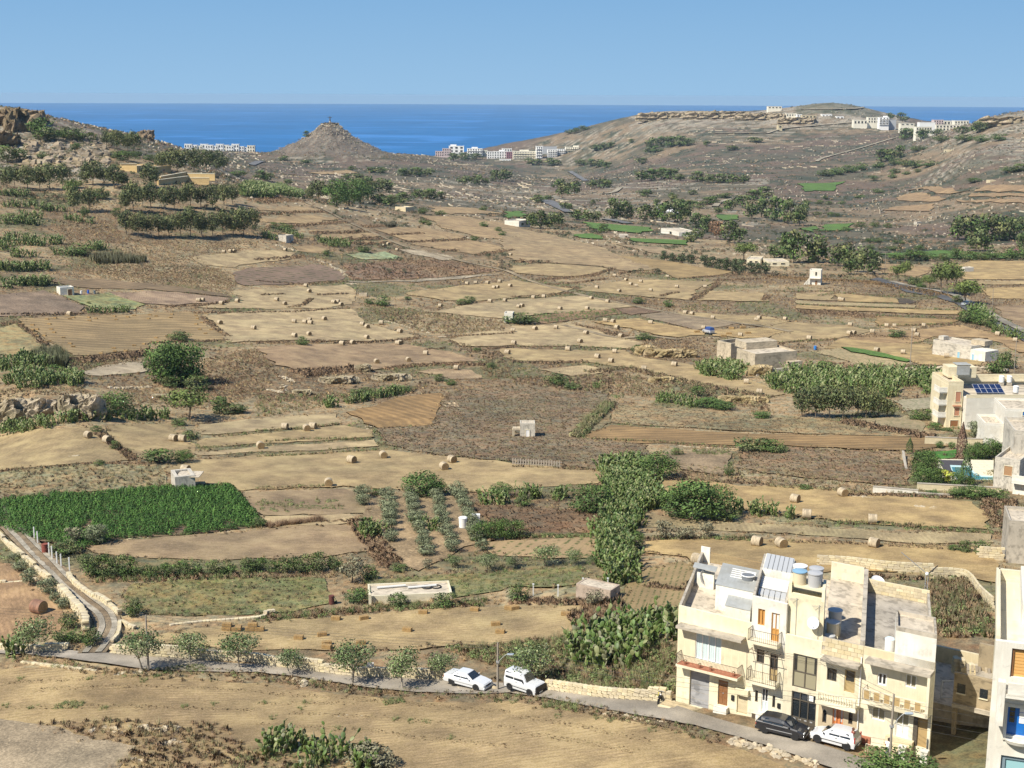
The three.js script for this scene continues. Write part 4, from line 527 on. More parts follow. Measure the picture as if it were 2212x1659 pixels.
function bank(c, r, l, h, width, mixes, per = 0.5) { along(Z(c, r, l), per, (x, z, a) => { for (let k = 0; k < 2; k++) { const o = RS(width / 2), [b, pal] = pick(mixes), s = h * R(0.55,1.3); put(b, x + Math.cos(a) * o, z - Math.sin(a) * o, s, s * R(0.7,1.2), mixCol(pal, 0.22)); } }); }
const BR = [['dry_scrub', W_BROWN],['dry_scrub', W_BROWN],['dry_weeds', W_BROWN]], RD = [['dry_scrub', W_RED],['dry_weeds', W_RED],['dry_scrub', W_BROWN]], GN = [['green_scrub', W_GREEN],['green_weeds', W_GREEN],['green_weeds', W_OLIVE]], MX = [['dry_weeds', W_BROWN],['dry_weeds', W_STRAW],['green_weeds', W_OLIVE],['dry_scrub', W_BROWN]], ST = [['dry_weeds', W_STRAW],['dry_weeds', W_BROWN]];
const OL = [['green_scrub', W_OLIVE],['dry_scrub', W_BROWN],['green_weeds', W_OLIVE]];
weedPoly(F_.scrubBig, 4.6,0.46,[...BR, ...BR, ...OL],1); weedPoly(F_.scrubRight, 4.6,0.46,[...BR, ...RD, ...OL],1); weedPoly(F_.scrubMid, 3.6,0.46,[...BR, ...MX],1); weedPoly(F_.darkWeeds, 4,0.45, RD, 1); weedPoly(F_.maroon, 1.3,0.8, RD, 1); weedPoly(F_.greenWeeds, 5,0.45,[...GN, ...MX],1); weedPoly(F_.weedyVines, 2.5,0.6,[...MX, ...OL, ['green_weeds', [[0.2,0.22,0.15],[0.17,0.2,0.13]]]],1);
weedPoly(D(780,1255,1000,1240,1250,1226,1272,1265,1100,1270,990,1292,800,1272), 5,0.45, GN, 0); weedPoly(D(1430,1000,1960,1040,2000,1065,1700,1052,1420,1030), 1.6,0.6,[...OL, ...ST]);
weedPoly(D(960,1402,1250,1370,1335,1345,1462,1400,1462,1508,1300,1500,1180,1478,1090,1445), 8,0.75,[...GN, ...GN, ...GN, ...RD, ...MX]); weedPoly(D(1215,1330,1340,1290,1350,1340,1260,1380), 3,1.1, RD);
weedPoly(Z(3,2,[1830,740,2150,740,2180,970,1950,970,1860,860]), 3,0.9, RD); weedPoly(Z(3,2,[1380,1450,1700,1420,1830,1600,1850,1659,1380,1659]), 5,1.0,[...RD, ...MX]); weedPoly(Z(3,3,[1390,60,1680,40,1900,280,1960,540,1480,540,1430,330]), 5,1.0,[...RD, ...MX, ...GN]); weedPoly(Z(3,2,[850,1380,1330,1400,1330,1430,850,1410]), 6,0.8, RD);
weedPoly(Z(0,0,[400,1050,1000,1080,1060,1240,1700,1260,2212,1260,2212,1310,1700,1380,2060,1630,1400,1600,700,1520,400,1400,600,1250]), 1.5,0.55, RD.concat(BR, OL)); weedPoly(Z(0,1,[620,100,1300,60,1900,100,2040,230,2000,340,1500,270,900,190]), 2.2,0.5, RD.concat(BR, OL));
weedPoly(Z(0,1,[600,900,1250,830,1220,900,700,995,740,1150,900,1270,0,1270,0,1150,600,1140]), 2.4,0.55, BR.concat(RD, OL)); weedPoly(Z(0,1,[1760,880,2212,790,2400,1020,2212,1200,1800,1320,1130,1300,1100,1150,1700,1130]), 2.4,0.55, BR.concat(RD, OL)); weedPoly(Z(1,1,[880,400,1200,440,1700,500,2150,560,2150,640,1500,670,1100,540]), 1.0,0.8, BR.concat(OL)); weedPoly(Z(1,1,[1640,720,1900,780,2212,860,2212,1040,1980,1040,1900,850]), 1.2,0.8, BR.concat(MX)); weedPoly(Z(1,1,[0,1200,500,1180,1300,1120,1500,1110,1300,1180,700,1260,400,1330,0,1390]), 1.6,0.7, GN.concat(MX)); weedPoly(Z(2,1,[0,1040,500,1040,900,1000,1500,1110,2212,1230,2212,1330,1500,1220,900,1190,0,1090]), 1.0,0.9, OL.concat(BR)); weedPoly(Z(2,1,[1200,740,1480,700,1760,800,1700,860,1240,830]), 0.9,0.6, ST.concat(BR));
weedPoly(Z(0,3,[300,1290,900,1250,1500,1290,1900,1280,2212,1550,2212,1700,1100,1700,1050,1620,1180,1480,800,1420,620,1340]), 5,0.6,[...RD, ...MX]); weedPoly(Z(1,3,[-200,1500,250,1560,700,1600,1200,1650,1100,1750,-200,1750]), 5,0.6,[...RD, ...MX, ...GN]);
for (const l of [[0,1030,300,1012,590,1002],[100,1130,400,1122,800,1092],[470,1187,800,1187,940,1167],[640,1250,1080,1232],[830,1277,1130,1272],[1130,1202,1440,1190],[1320,1267,1840,1242],[0,1420,300,1397,430,1382],[1890,1377,2212,1332],[1600,1337,1740,1337],[930,1132,1100,1122]]) bank(1,0, l, 1.15,3, BR.concat(RD), 0.45);
bank(1,0,[0,920,360,900],1.2,10, RD, 0.25);
for (const l of [[0,480,300,480,500,467,810,442],[280,442,400,422,480,362],[520,332,800,322],[0,745,350,745],[460,742,590,727],[660,747,900,745,1200,722,1400,702],[1440,802,1640,792],[40,332,250,322],[1630,692,1880,682,2212,662],[2000,797,2212,782],[0,210,400,240,780,215]]) bank(1,1, l, 0.85,1.8, BR, 0.35);
bank(1,1,[350,1012,600,992,900,962],1.1,5, BR.concat(RD), 0.15); bank(1,1,[1120,972,1300,945,1600,925,1970,935],0.9,3, RD, 0.2);
for (const l of [[0,912,300,922,650,907],[200,202,400,192,700,162,880,102],[300,242,520,232,820,192],[920,152,1000,132,1280,152],[1510,187,1700,172,2000,152],[1550,377,1640,332,1780,232],[0,352,200,342,530,312],[560,592,800,642,1000,692],[0,45,350,42],[2160,382,2212,342],[430,262,590,272],[1280,342,1430,310],[1750,205,2212,190]]) bank(2,1, l, 0.95,2, BR, 0.35);
bank(2,1,[0,772,500,767,1040,802],0.6,1.5, GN.concat(BR), 0.4); bank(2,1,[640,1000,1000,960,1500,1080,2212,1225],0.9,3, BR.concat(OL), 0.2); bank(2,1,[560,1560,640,1470,850,1270],1.2,2.4, GN.concat(OL), 0.12);
for (const l of [[650,902,1000,872,1270,832]]) bank(0,1, l, 1.1,5, BR, 0.12);
for (const l of [[0,502,700,497],[1430,432,1700,422,1980,392],[1640,482,2212,487],[0,592,130,562,300,682,400,772],[1740,522,1960,692],[1300,747,1990,722]]) bank(0,1, l, 0.8,1.8, BR, 0.3);
bank(0,2,[0,490,500,450,1300,417],0.55,1.2, RD, 0.2); bank(0,2,[840,152,960,242,1170,392],0.7,2, RD.concat(BR), 0.15); bank(0,2,[1700,282,2212,262],0.5,1, BR.concat(GN), 0.25); bank(0,2,[800,1415,1300,1400,2212,1390],0.7,2.4, RD.concat(GN), 0.12);
for (const l of [[0,357,400,342,700,322,1060,302],[0,137,200,127,700,75],[80,232,450,207,1000,202],[0,632,300,622,600,612]]) bank(1,2, l, 0.6,1.2, MX.concat(GN), 0.25);
bank(1,2,[100,962,590,902],0.95,1.6,[['dry_weeds', W_BROWN],['dry_weeds', W_RED]],0.08); bank(1,2,[560,932,880,902],0.5,1.4, RD, 0.2); bank(1,2,[860,902,1000,1082,1180,1302],0.7,3, RD, 0.1); bank(1,2,[0,760,300,790,760,800],0.4,2.4, GN, 0.12); bank(1,2,[0,1390,700,1370],0.6,2, RD.concat(MX), 0.15); bank(1,3,[0,380,500,340,1000,290,2000,240],0.7,2.2, RD.concat(GN), 0.12); bank(2,3,[0,230,500,240,700,250],0.7,2, RD, 0.12);
bank(2,2,[0,440,400,460,750,475],0.5,1.4, MX, 0.2); bank(2,2,[560,200,1200,230,1900,280],0.6,1.4, BR.concat(GN), 0.2); bank(2,2,[0,1040,700,1050],0.6,1.6, GN, 0.12); bank(2,2,[1100,1070,1500,1060,2100,1080],0.7,1.8, BR.concat(GN), 0.15); bank(2,2,[1200,545,1800,570,2212,600],0.5,1.2, BR, 0.2); bank(2,2,[1150,1470,1500,1510],0.6,1.4, RD, 0.12);
bank(3,2,[600,932,900,930,1550,992,2050,1022],0.6,1.5, GN.concat(BR), 0.15); bank(3,2,[0,1092,400,1100,1100,1130,1500,1152],0.55,1.4, MX.concat(BR), 0.2); bank(3,2,[700,692,1000,692,2000,722],0.6,1.6, BR.concat(RD), 0.15); bank(3,2,[0,610,500,640,900,680],0.6,2, OL, 0.15);
for (const l of [[0,300,480,300,1000,340,1500,345],[240,412,800,440,1660,466],[940,510,1640,530],[950,598,1640,580],[0,755,600,712],[440,340,600,320]]) bank(3,1, l, 0.8,1.8, BR.concat(GN), 0.45); bank(3,1,[270,480,600,480,900,525],1.0,9, BR, 0.12); bank(3,1,[660,950,1300,945,1860,955],0.8,2, BR, 0.3); bank(3,1,[650,1420,900,1470,1400,1560],1,4, RD.concat(BR), 0.12); bank(3,1,[0,170,400,200,800,210,1300,290,1500,340],0.9,8,[['dry_scrub', [[0.3,0.2,0.1],[0.25,0.16,0.085]]]],0.15); bank(3,1,[720,690,1000,680,1300,720],0.6,6, BR, 0.15);
for (const [c, l, mx] of [[0,[150,720,560,770,830,840,1240,850,1700,830,2212,880], MX.concat(RD, ST)],[1,[0,850,350,910,620,960,1000,1010,1500,1030,2212,1050], MX.concat(RD)],[2,[0,1040,300,1080,600,1150,900,1210,1150,1260,1450,1330,1800,1430], MX.concat(BR)]]) bank(c, 3, l, 0.42,2.0, mx.concat(ST, GN), 0.11);
for (const [c, l] of [[0,[1400,830,1760,800]],[1,[1100,1100,1270,1080]],[2,[280,1120,580,1150]],[0,[480,1130,720,1120]]]) bank(c, 3, l, 0.4,1.6, GN, 0.06);
for (const [c, l] of [[0,[0,940,700,900,1300,880]],[0,[0,1150,700,1140,1400,1140,2212,1170]],[1,[0,1100,800,1110,1300,1040]],[1,[300,1190,1100,1230,2212,1320]],[2,[0,1350,600,1440,1100,1530]],[0,[300,1000,1300,960,2212,1000]],[1,[0,1010,900,1070,2212,1180]],[2,[0,1220,500,1290,1200,1440]],[1,[0,1290,900,1330,2212,1480]]]) bank(c, 3, l, 0.2,0.9, MX.concat(BR), 0.09);
for (const [c, x, y] of [[0,785,890],[0,1335,880],[0,1230,915],[0,905,1150],[0,50,1130],[0,290,1140],[0,170,900],[0,1840,1120],[1,440,1100],[1,390,1155],[1,140,1235],[1,690,1330],[1,1200,1255],[1,1325,1265],[1,1470,1265],[1,1680,1405],[1,60,1100],[2,390,1225],[2,740,1235],[2,855,1255],[2,310,1115],[2,1215,1340],[2,20,1100],[0,1590,1140],[1,2080,1090]]) { const [[u, v]] = Z(c, 3,[x, y]), p = hit(u, v); for (let k = 0; k < 9; k++) put('green_weeds', p.x + RS(0.35), p.z + RS(0.5), R(0.25,0.5), R(0.25,0.45), mixCol(W_GREEN)); }
// straw stubble standing on the nearest fields
weedPoly(F_.front, 6,0.16,[['dry_weeds', W_STRAW],['dry_weeds', [[0.38,0.26,0.13]]]],1); weedPoly(F_.squareBales, 5,0.16,[['dry_weeds', W_STRAW]],1); weedPoly(F_.bottomLeft, 1.2,0.14,[['dry_weeds', W_STRAW]],1); weedPoly(F_.leftNear, 4,0.17,[['dry_weeds', W_STRAW]],1);
// ragged margins of the fields
for (const f of FIELDS) if (f.edge) for (let i = 0; i < f.w.length; i++) { const a = f.w[i], b = f.w[(i + 1) % f.w.length], l = Math.hypot(b[0] - a[0], b[1] - a[1]), st = Math.max(0.35,-a[1] * 0.0022), n = Math.min(900, l / st); for (let k = 0; k < n; k++) { const t = rnd(), x = lerp(a[0], b[0], t) + RS(-a[1] * 0.004 + 0.3), z = lerp(a[1], b[1], t) + RS(-a[1] * 0.004 + 0.3); if (vn(x / (4 - a[1] * 0.02), z / (4 - a[1] * 0.02)) < 0.42) continue; const s = R(0.25,0.6) * (1 - a[1] / 900), g = rnd(); put(g < 0.5 ? 'dry_weeds' : g < 0.85 ? 'dry_scrub' : 'green_weeds', x, z, s, s * R(0.6,1), mixCol(g < 0.3 ? W_STRAW : g < 0.85 ? W_BROWN : W_OLIVE)); } }
// wild land between the fields: dry grass and scrub, thinning out with distance
{
  const free = (x, z) => !FIELDS.some((f) => x > f.b[0] && x < f.b[2] && z > f.b[1] && z < f.b[3] && inside(f.w, x, z));
  for (let i = 0; i < 60000; i++) { const d = 108 * Math.pow(560 / 108, Math.sqrt(rnd())), x = RS(0.42) * d, z = -d; if (!free(x, z)) continue; if (x > 14 && x < 60 && d > 85 && d < 128) continue; const n = fbm(x * 0.02 + 9, z * 0.02,4), n4 = fbm(x * 0.05, z * 0.05 + 77,3), s = R(0.3,0.75) * (1 + d / 700); if (n4 > 0.6 && rnd() < 0.7) put(rnd() < 0.5 ? 'green_weeds' : 'green_scrub', x, z, s, s * 0.8, mixCol(rnd() < 0.6 ? W_OLIVE : W_GREEN)); else if (n > 0.47) put(rnd() < 0.5 ? 'dry_weeds' : 'dry_scrub', x, z, s, s * 0.8, mixCol(rnd() < 0.3 ? W_STRAW : W_BROWN)); else put('dry_weeds', x, z, s * 0.8, s * 0.7, mixCol(W_STRAW)); }
  for (let i = 0; i < 40000; i++) { const d = 540 * Math.pow(2750 / 540, rnd()), x = RS(0.42) * d, z = -d; const y = H(x, z); if (y < 3 || !free(x, z)) continue; const n4 = fbm(x * 0.05, z * 0.05 + 77,3), n = fbm(x * 0.012, z * 0.012,3); if (n4 < 0.5 && rnd() < 0.72) continue; const s = R(0.8,2.3) * (n4 > 0.58 ? 1.4 : 1) * (d > 1500 ? 1.3 : 1); put(rnd() < 0.5 ? 'green_scrub' : 'dry_scrub', x, z, s, s * 0.75, mixCol(rnd() < 0.55 ? [[0.06,0.075,0.038],[0.085,0.09,0.05]] : W_BROWN)); }
  // old terrace walls along the contours, with scrub growing out of them
  for (let i = 0; i < 4200; i++) { const d = 880 * Math.pow(2650 / 880, rnd()), x = RS(0.42) * d, z = -d, y = H(x, z); if (y < 6 || !free(x, z) || fbm(x * 0.008 + 3, z * 0.008,3) < 0.42) continue; const e = 6, gx = H(x + e, z) - H(x - e, z), gz = H(x, z + e) - H(x, z - e), gl = Math.hypot(gx, gz) / (2 * e); if (gl < 0.035) continue; const yaw = Math.atan2(-gx, gz) + RS(0.12), L = R(4,15), hh = R(0.6,1.4) * (d > 1400 ? 1.4 : 1); if (rnd() < 0.62) BIN.terrace_walls.l.push([x, y + hh * 0.25, z, L, hh, mixCol([[0.46,0.40,0.30],[0.40,0.34,0.26],[0.5,0.42,0.3]],0.15), -yaw]); for (let k = 0; k < L / 2.2; k++) { if (rnd() < 0.45) continue; const t = RS(L / 2), s = R(0.8,2.1) * (d > 1400 ? 1.25 : 1), px = x + Math.cos(yaw) * t, pz = z + Math.sin(yaw) * t - 1.5; put(rnd() < 0.65 ? 'green_scrub' : 'dry_scrub', px, pz, s, s * 0.7, mixCol(rnd() < 0.6 ? [[0.075,0.09,0.045],[0.11,0.115,0.06]] : W_BROWN)); } }
  // loose limestone on the slopes
  for (let i = 0; i < 9000; i++) { const d = 640 * Math.pow(2750 / 640, rnd()), x = RS(0.42) * d, z = -d; if (H(x, z) < 3 || !free(x, z)) continue; const n = fbm(x * 0.03 + 5, z * 0.03,3); if (n < 0.5) continue; const s = R(0.5,1.6) * (d > 1500 ? 1.5 : 1); put('loose_stones', x, z, s, s, mixCol([[0.45,0.39,0.29],[0.38,0.32,0.24]],0.15)); }
  for (let i = 0; i < 700; i++) { const a = R(0,6.28), r = Math.abs(RS(1)) * 62 + 4, x = KN.x + Math.cos(a) * r, z = KN.z + Math.sin(a) * r, s = R(1,3.4) * (1 - r / 110); put('loose_stones', x, z, s, s * R(0.6,1.2), mixCol([[0.36,0.31,0.24],[0.29,0.25,0.19],[0.40,0.33,0.23]],0.15)); }
  for (let i = 0; i < 1500; i++) { const a = R(0,6.28), r = 12 + Math.sqrt(rnd()) * 90, x = KN.x + Math.cos(a) * r, z = KN.z + Math.sin(a) * r, s = R(0.8,2.2); put(rnd() < 0.4 ? 'green_scrub' : 'dry_scrub', x, z, s, s * 0.7, mixCol(rnd() < 0.4 ? W_OLIVE : W_BROWN)); }
  for (let i = 0; i < 300; i++) { const [[u, v]] = [[R(45,240), R(300,365)]], p = hit(u, v); const s = R(0.8,5.5) * rnd() + 0.8; put('loose_stones', p.x, p.z, s, s * R(0.7,1.3), mixCol([[0.27,0.215,0.15],[0.21,0.17,0.12],[0.30,0.235,0.145]],0.25)); }
}
{ for (let i = 0; i < 260; i++) { const p = hit(R(0,330), R(290,400)), s = R(1.2,3.2); put('green_scrub', p.x, p.z, s, s * 0.8, mixCol([[0.10,0.12,0.05],[0.075,0.095,0.04]])); } }
// rubble along banks and in corners of fields
function rubble(px, n, s, pal = [[0.46,0.39,0.28],[0.38,0.32,0.23],[0.42,0.34,0.22]]) { const w = px.map(([u, v]) => hit(u, v)); for (let i = 0; i < n; i++) { const k = Math.floor(rnd() * (w.length - 1)), t = rnd(), x = lerp(w[k].x, w[k + 1].x, t) + RS(s), z = lerp(w[k].z, w[k + 1].z, t) + RS(s), q = s * R(0.3,1.15); put('loose_stones', x, z, q, q * R(0.45,1), mixCol(pal, 0.15), q * 0.15); } }
for (const [c, r, l, n, s] of [[1,1,[650,90,720,110,770,170],60,0.9],[1,1,[1120,555,1300,600,1520,665],90,0.6],[1,1,[1580,690,1640,690],20,0.6],[1,0,[180,1290,260,1310,380,1350],40,0.8],[1,0,[450,1390,620,1450,700,1500],40,0.8],[1,0,[1250,1300,1400,1330,1600,1370,1700,1390],60,0.7],[1,0,[200,690,450,700,650,730],60,1.6],[1,0,[1640,590,1850,595,2060,600],120,2.4],[1,1,[800,235,870,235],30,0.8],[1,1,[220,1030,320,1080],50,0.6],[1,1,[120,1150,230,1170,250,1110],50,0.6],[0,1,[950,1130,1100,1130,1300,1120],60,0.6],[2,1,[1700,700,1750,695],10,0.4],[1,2,[940,95,1000,160],24,0.35],[1,2,[940,95,1040,95,1140,105],30,0.35],[1,2,[1470,350,1640,360],14,0.3],[2,2,[1260,250,1500,270,1930,290],160,0.28],[0,2,[1040,1070,1300,1050,1530,1030],40,0.22],[0,2,[1760,1005,1980,1000],12,0.25],[0,2,[600,350,660,355],6,0.5],[3,2,[720,700,880,710],60,0.45],[3,2,[1300,790,1430,800],30,0.55],[0,3,[740,1340,800,1340],5,0.55],[0,3,[930,1330,1060,1360],8,0.6],[0,3,[1120,1310,1280,1320,1420,1330,1560,1340],34,0.55],[0,3,[1380,1440,1550,1460],14,0.45],[0,3,[1080,1590,1240,1590],10,0.4],[2,3,[1900,1430,2000,1450,2212,1500],44,0.55],[3,3,[0,1520,200,1570,400,1640],34,0.6],[2,3,[820,1190,950,1200,1150,1240,1300,1260],40,0.3],[1,3,[700,1210,880,1218,1050,1230],12,0.22],[1,3,[320,910,480,930],8,0.7],[1,3,[1780,960,1900,980,2100,980],26,0.6],[0,3,[1020,850,1240,830],20,0.4]]) rubble(Z(c, r, l), n, s);
rubble(Z(1,1,[1650,1290,1700,1280,1750,1300]), 60,0.5,[[0.52,0.40,0.26],[0.45,0.34,0.22]]); rubble(Z(1,1,[1660,1270,1740,1270]), 30,0.6,[[0.52,0.40,0.26]]);
// vines, row by row; the far rows of young vines; reeds
{
  const w = F_.vine, b = bounds(w), a = 0.12; let rows = 0;
  for (let z = b[1]; z < b[3]; z += 1.15, rows++) for (let x = Math.max(b[0],-80); x < b[2]; x += 0.26) { const px = x + RS(0.12), pz = z + (x - b[0]) * 0.02 + RS(0.16); if (!inside(w, px, pz) || (vn(px * 0.4, pz * 0.4) < 0.2 && vn(px * 0.08, pz * 0.08) < 0.4)) continue; const s = R(0.75,1.15), c = mixCol([[0.05,0.125,0.02],[0.06,0.145,0.024],[0.04,0.10,0.018],[0.085,0.17,0.032]],0.3); put('vine_leaves', px, pz, s, s * R(0.9,1.3), c, 0.05); }
  for (let z = bounds(F_.vineRows)[1]; z < bounds(F_.vineRows)[3]; z += 2.6) for (let x = bounds(F_.vineRows)[0]; x < bounds(F_.vineRows)[2]; x += 1) { const px = x + RS(0.3), pz = z + RS(0.3); if (inside(F_.vineRows, px, pz) && rnd() < 0.75) { const s = R(0.6,1.2); put('vine_leaves', px, pz, s, s * 1.1, mixCol([[0.08,0.15,0.03],[0.11,0.18,0.05]])); } }
  const reedP = (px, n, h, pal) => scatter(toWorld(px), n, (x, z) => { const s = h * R(0.7,1.15); put('reeds', x, z, s * 0.6, s, mixCol(pal, 0.15)); });
  reedP(Z(0,0,[770,1420,900,1390,1100,1400,1290,1420,1200,1450,850,1450]), 2,3.2,[[0.2,0.2,0.12],[0.17,0.175,0.1]]); reedP(Z(0,1,[260,900,340,850,500,840,600,900,560,960,400,950]), 3,3.4,[[0.19,0.2,0.11],[0.15,0.17,0.09]]); reedP(Z(1,0,[1110,1120,1200,1100,1210,1130,1130,1135]), 2,2.6,[[0.22,0.21,0.14]]); reedP(Z(2,2,[760,180,880,80,960,60,1000,90]), 0.1,1,[[0.2,0.2,0.1]]);
  for (const [c, r, l, n] of [[2,1,[1420,440,1600,405,1820,440,1800,470,1440,460],0.5],[2,1,[1050,700,1140,670,1240,710,1180,720],1],[2,1,[860,1200,980,1190,990,1210,900,1230],1],[2,2,[1550,300,1880,310,1870,350,1560,340],3],[1,2,[0,740,200,745,700,720,760,800,300,840,40,830],0.8],[2,1,[1560,690,1700,640,1720,680],0.01]]) weedPoly(Z(c, r, l), n, 0.7, GN);
}
for (const [k, { geo, l }] of Object.entries(BIN)) {
  const m = new THREE.InstancedMesh(geo, k === 'loose_stones' || k === 'terrace_walls' ? leafMat({ roughness: 1 }) : M_LEAF, l.length), q = new THREE.Quaternion(), up = V(0,1,0), mm = new THREE.Matrix4(), cc = new THREE.Color();
  l.forEach(([x, y, z, s, sy, c, yaw], i) => { m.setMatrixAt(i, mm.compose(V(x, y, z), q.setFromAxisAngle(up, yaw ?? hash(i, 3) * 6.28), V(s, sy, yaw === undefined ? s : 6))); m.setColorAt(i, cc.setRGB(...c)); });
  top(m, k, { terrace_walls: 'low broken terrace walls of limestone along the hillsides', dry_weeds: 'brown dry weeds and straw on banks and fields', green_weeds: 'green weeds on banks and fallow ground', dry_scrub: 'brown dry scrub on banks and slopes', green_scrub: 'dull green scrub on banks and slopes', vine_leaves: 'bright green vine foliage of the vineyard', loose_stones: 'loose pale limestone on banks and slopes', reeds: 'tall grey green reeds beside the fields' }[k], { loose_stones: 'stones', terrace_walls: 'walls', reeds: 'reeds', vine_leaves: 'vines' }[k] ?? 'weeds', null, 'stuff');
}
console.log(Object.entries(BIN).map(([k, v]) => k + ' ' + v.l.length).join(', '), scene.children.length);
// ---------- hay, walls, poles, cars, people ----------
const M_NET = new THREE.MeshStandardMaterial({ map: T_SOIL, color: lin(0.70,0.58,0.41), roughness: 0.85 }), M_STRAW = new THREE.MeshStandardMaterial({ map: T_SCRUB, color: lin(0.42,0.28,0.13), roughness: 1 }), M_OLDNET = new THREE.MeshStandardMaterial({ map: T_SOIL, color: lin(0.42,0.22,0.14), roughness: 0.7 });
const baleSide = (() => { const p = [[0.66,-0.62],[0.685,-0.58],[0.69,-0.3],[0.685,0],[0.69,0.3],[0.685,0.58],[0.66,0.62]].map(([r, y]) => new THREE.Vector2(r, y)); return new THREE.LatheGeometry(p, 22).rotateZ(Math.PI / 2); })();
const baleEnd = (s) => { const p = [[0.001,0.635],[0.12,0.615],[0.2,0.64],[0.3,0.615],[0.4,0.64],[0.5,0.612],[0.58,0.632],[0.665,0.615]].map(([r, y]) => new THREE.Vector2(r, y)).reverse(); const g = new THREE.LatheGeometry(p, 22); g.rotateZ(-Math.PI / 2); if (s < 0) g.rotateY(Math.PI); return g; };
const baleEnds = [baleEnd(1), baleEnd(-1)], baleProto = new THREE.Group();
part(baleProto, 'net_wrap', baleSide, M_NET); part(baleProto, 'straw_face', baleEnds[0], M_STRAW); part(baleProto, 'straw_face', baleEnds[1], M_STRAW);
function bales(c, r, where, l, front = []) { for (let i = 0; i < l.length; i += 2) { const [[u, v]] = Z(c, r, [l[i], l[i + 1]]), p = hit(u, v), o = baleProto.clone(); o.position.copy(p).y += 0.66; o.rotation.set(R(0,6.28), front.includes(l[i]) ? -R(1.05,1.35) : -R(0.15,0.95), 0, 'YXZ'); const s = R(0.86,0.97); o.scale.set(s * R(0.95,1.05), s, s); top(o, 'round_hay_bale', 'pale round hay bale ' + where, 'hay bale', 'round bales ' + where); } }
bales(0,0, 'on the upper field below the grove', [1930,1358,1985,1352,2018,1353]);
bales(1,0, 'on the terraces beside the dirt track', [253,1340,1100,1303,1140,1288,1215,1340,2195,1380]);
bales(0,1, 'near the field of square bales', [600,510,1710,390,1745,388,1910,415,2045,395,1895,585,2185,630]);
bales(0,1, 'under the prickly pear hedge by the gully', [760,1565,925,1605,1495,1590,1570,1595]);
bales(1,1, 'on the fields below the ploughed terrace', [430,262,460,310,180,383,250,418,672,405,702,402,735,425,330,573,420,578,462,560,470,585,590,550,918,597,958,620,1080,585,1240,660,332,697,458,683,955,712,742,765,835,757,1222,762,1245,757,1463,850,1040,923,1313,907,1725,976],[1040,1313]);
bales(1,1, 'on the strips above the white hut', [1820,243,1893,236,1995,236,2100,226,2050,278,2080,275,2190,263,2017,398,2145,390,1588,437,2166,842]);
bales(1,1, 'on the narrow strips beside the raked field', [250,1488,438,1503,490,1485,40,1655],[438,40]);
bales(2,1, 'on the open fields around the track', [887,173,985,212,1112,226,1340,184,1025,248,1072,263,733,277,925,308,1197,302,1422,270,1665,270,188,363,275,356,686,370,826,399,88,436,60,443,416,461,650,459,1494,497,1732,540,2105,558,2130,543,1652,627,1552,505]);
bales(2,1, 'on the fields before the roofless house', [805,565,873,572,1195,582,906,624,942,699,640,672,200,634,381,625,10,650,588,745,484,812,886,834,737,878,855,916,1137,981,1400,947,2020,1097,2132,1185,1968,690,18,760]);
bales(3,1, 'on the fields around the whitewashed farmhouse', [155,550,628,378,650,383,716,600,1028,608,1095,610,1348,606,708,675,745,672,905,662,362,717,1265,652,1290,690,945,820,1170,840,1545,870,1985,682,2135,735]);
bales(0,2, 'beside the small roofless hut', [1598,497]);
bales(1,2, 'on the long field above the olives', [825,412,1098,370,1690,410,1620,470,627,610],[1620,1098,627]);
bales(2,2, 'on the field behind the houses', [2110,1127,1600,1282]); bales(3,2, 'on the field behind the houses', [240,754,650,700,340,887,905,932,120,1142,918,1140],[650,120]);
{ const p = hit(84,1325), o = baleProto.clone(); o.children[0].material = M_OLDNET; o.position.copy(p).y += 0.75; o.rotation.set(1,-0.45,0, 'YXZ'); o.scale.setScalar(1.08); top(o, 'round_hay_bale', 'round bale in reddish net beside the lane wall', 'hay bale'); }
const sqGeo = (() => { const g = new RoundedBoxGeometry(0.98,0.42,0.48,2,0.04), p = g.attributes.position; for (let i = 0; i < p.count; i++) { const f = (vn(p.getX(i) * 9, p.getY(i) * 9 + p.getZ(i) * 7) - 0.5) * 0.05; p.setXYZ(i, p.getX(i) * (1 + f), p.getY(i) * (1 + f), p.getZ(i) * (1 + f)); } g.computeVertexNormals(); return g; })(), bandGeo = (x) => box(0.03,0.432,0.492, x, 0,0), bands = [bandGeo(-0.22), bandGeo(0.22)];
const M_SQ = new THREE.MeshStandardMaterial({ map: T_SCRUB, color: lin(0.45,0.29,0.12), roughness: 1 }), M_TWINE = std(lin(0.3,0.2,0.1));
function squares(c, r, where, l, s = 1) { for (let i = 0; i < l.length; i += 2) { const [[u, v]] = Z(c, r, [l[i], l[i + 1]]), p = hit(u, v), g = thing('square_hay_bale', 'straw bale of square shape ' + where, 'hay bale', p.clone().setY(p.y + 0.2 * s + 0.1), RS(0.5), 'square bales ' + where); g.scale.setScalar(s); part(g, 'straw', sqGeo, M_SQ); for (const b of bands) part(g, 'twine', b, M_TWINE); } }
squares(0,1, 'on the golden windrowed field', [405,545,600,543,630,532,765,530,825,540,985,520,1000,548,1100,526,1155,513,1290,508,1345,518,1280,540,1480,503,1470,532,1690,515,1740,575,1785,560,1690,588,280,595,425,588,320,632,282,638,440,632,465,660,308,670,322,695,385,688,545,705,395,742,425,735,605,757,630,783,980,797,990,822,872,842,1085,820,1155,772,1240,760,1358,742,1345,705,1440,690,1720,632,1820,635,1770,668,1905,658,1700,540,475,535,190,590,770,557]);
squares(1,3, 'on the field above the road', [690,388,930,385,1440,335,1885,312,2180,300,2065,437,1305,487,2105,503,570,528,370,555,610,605,612,635,905,600]); squares(2,3, 'on the field above the road', [25,300,465,350]);
squares(2,1, 'in the small stooks near the blue van', [1895,625,1870,672,1825,692,1990,617,2035,667,1595,657],1.6);
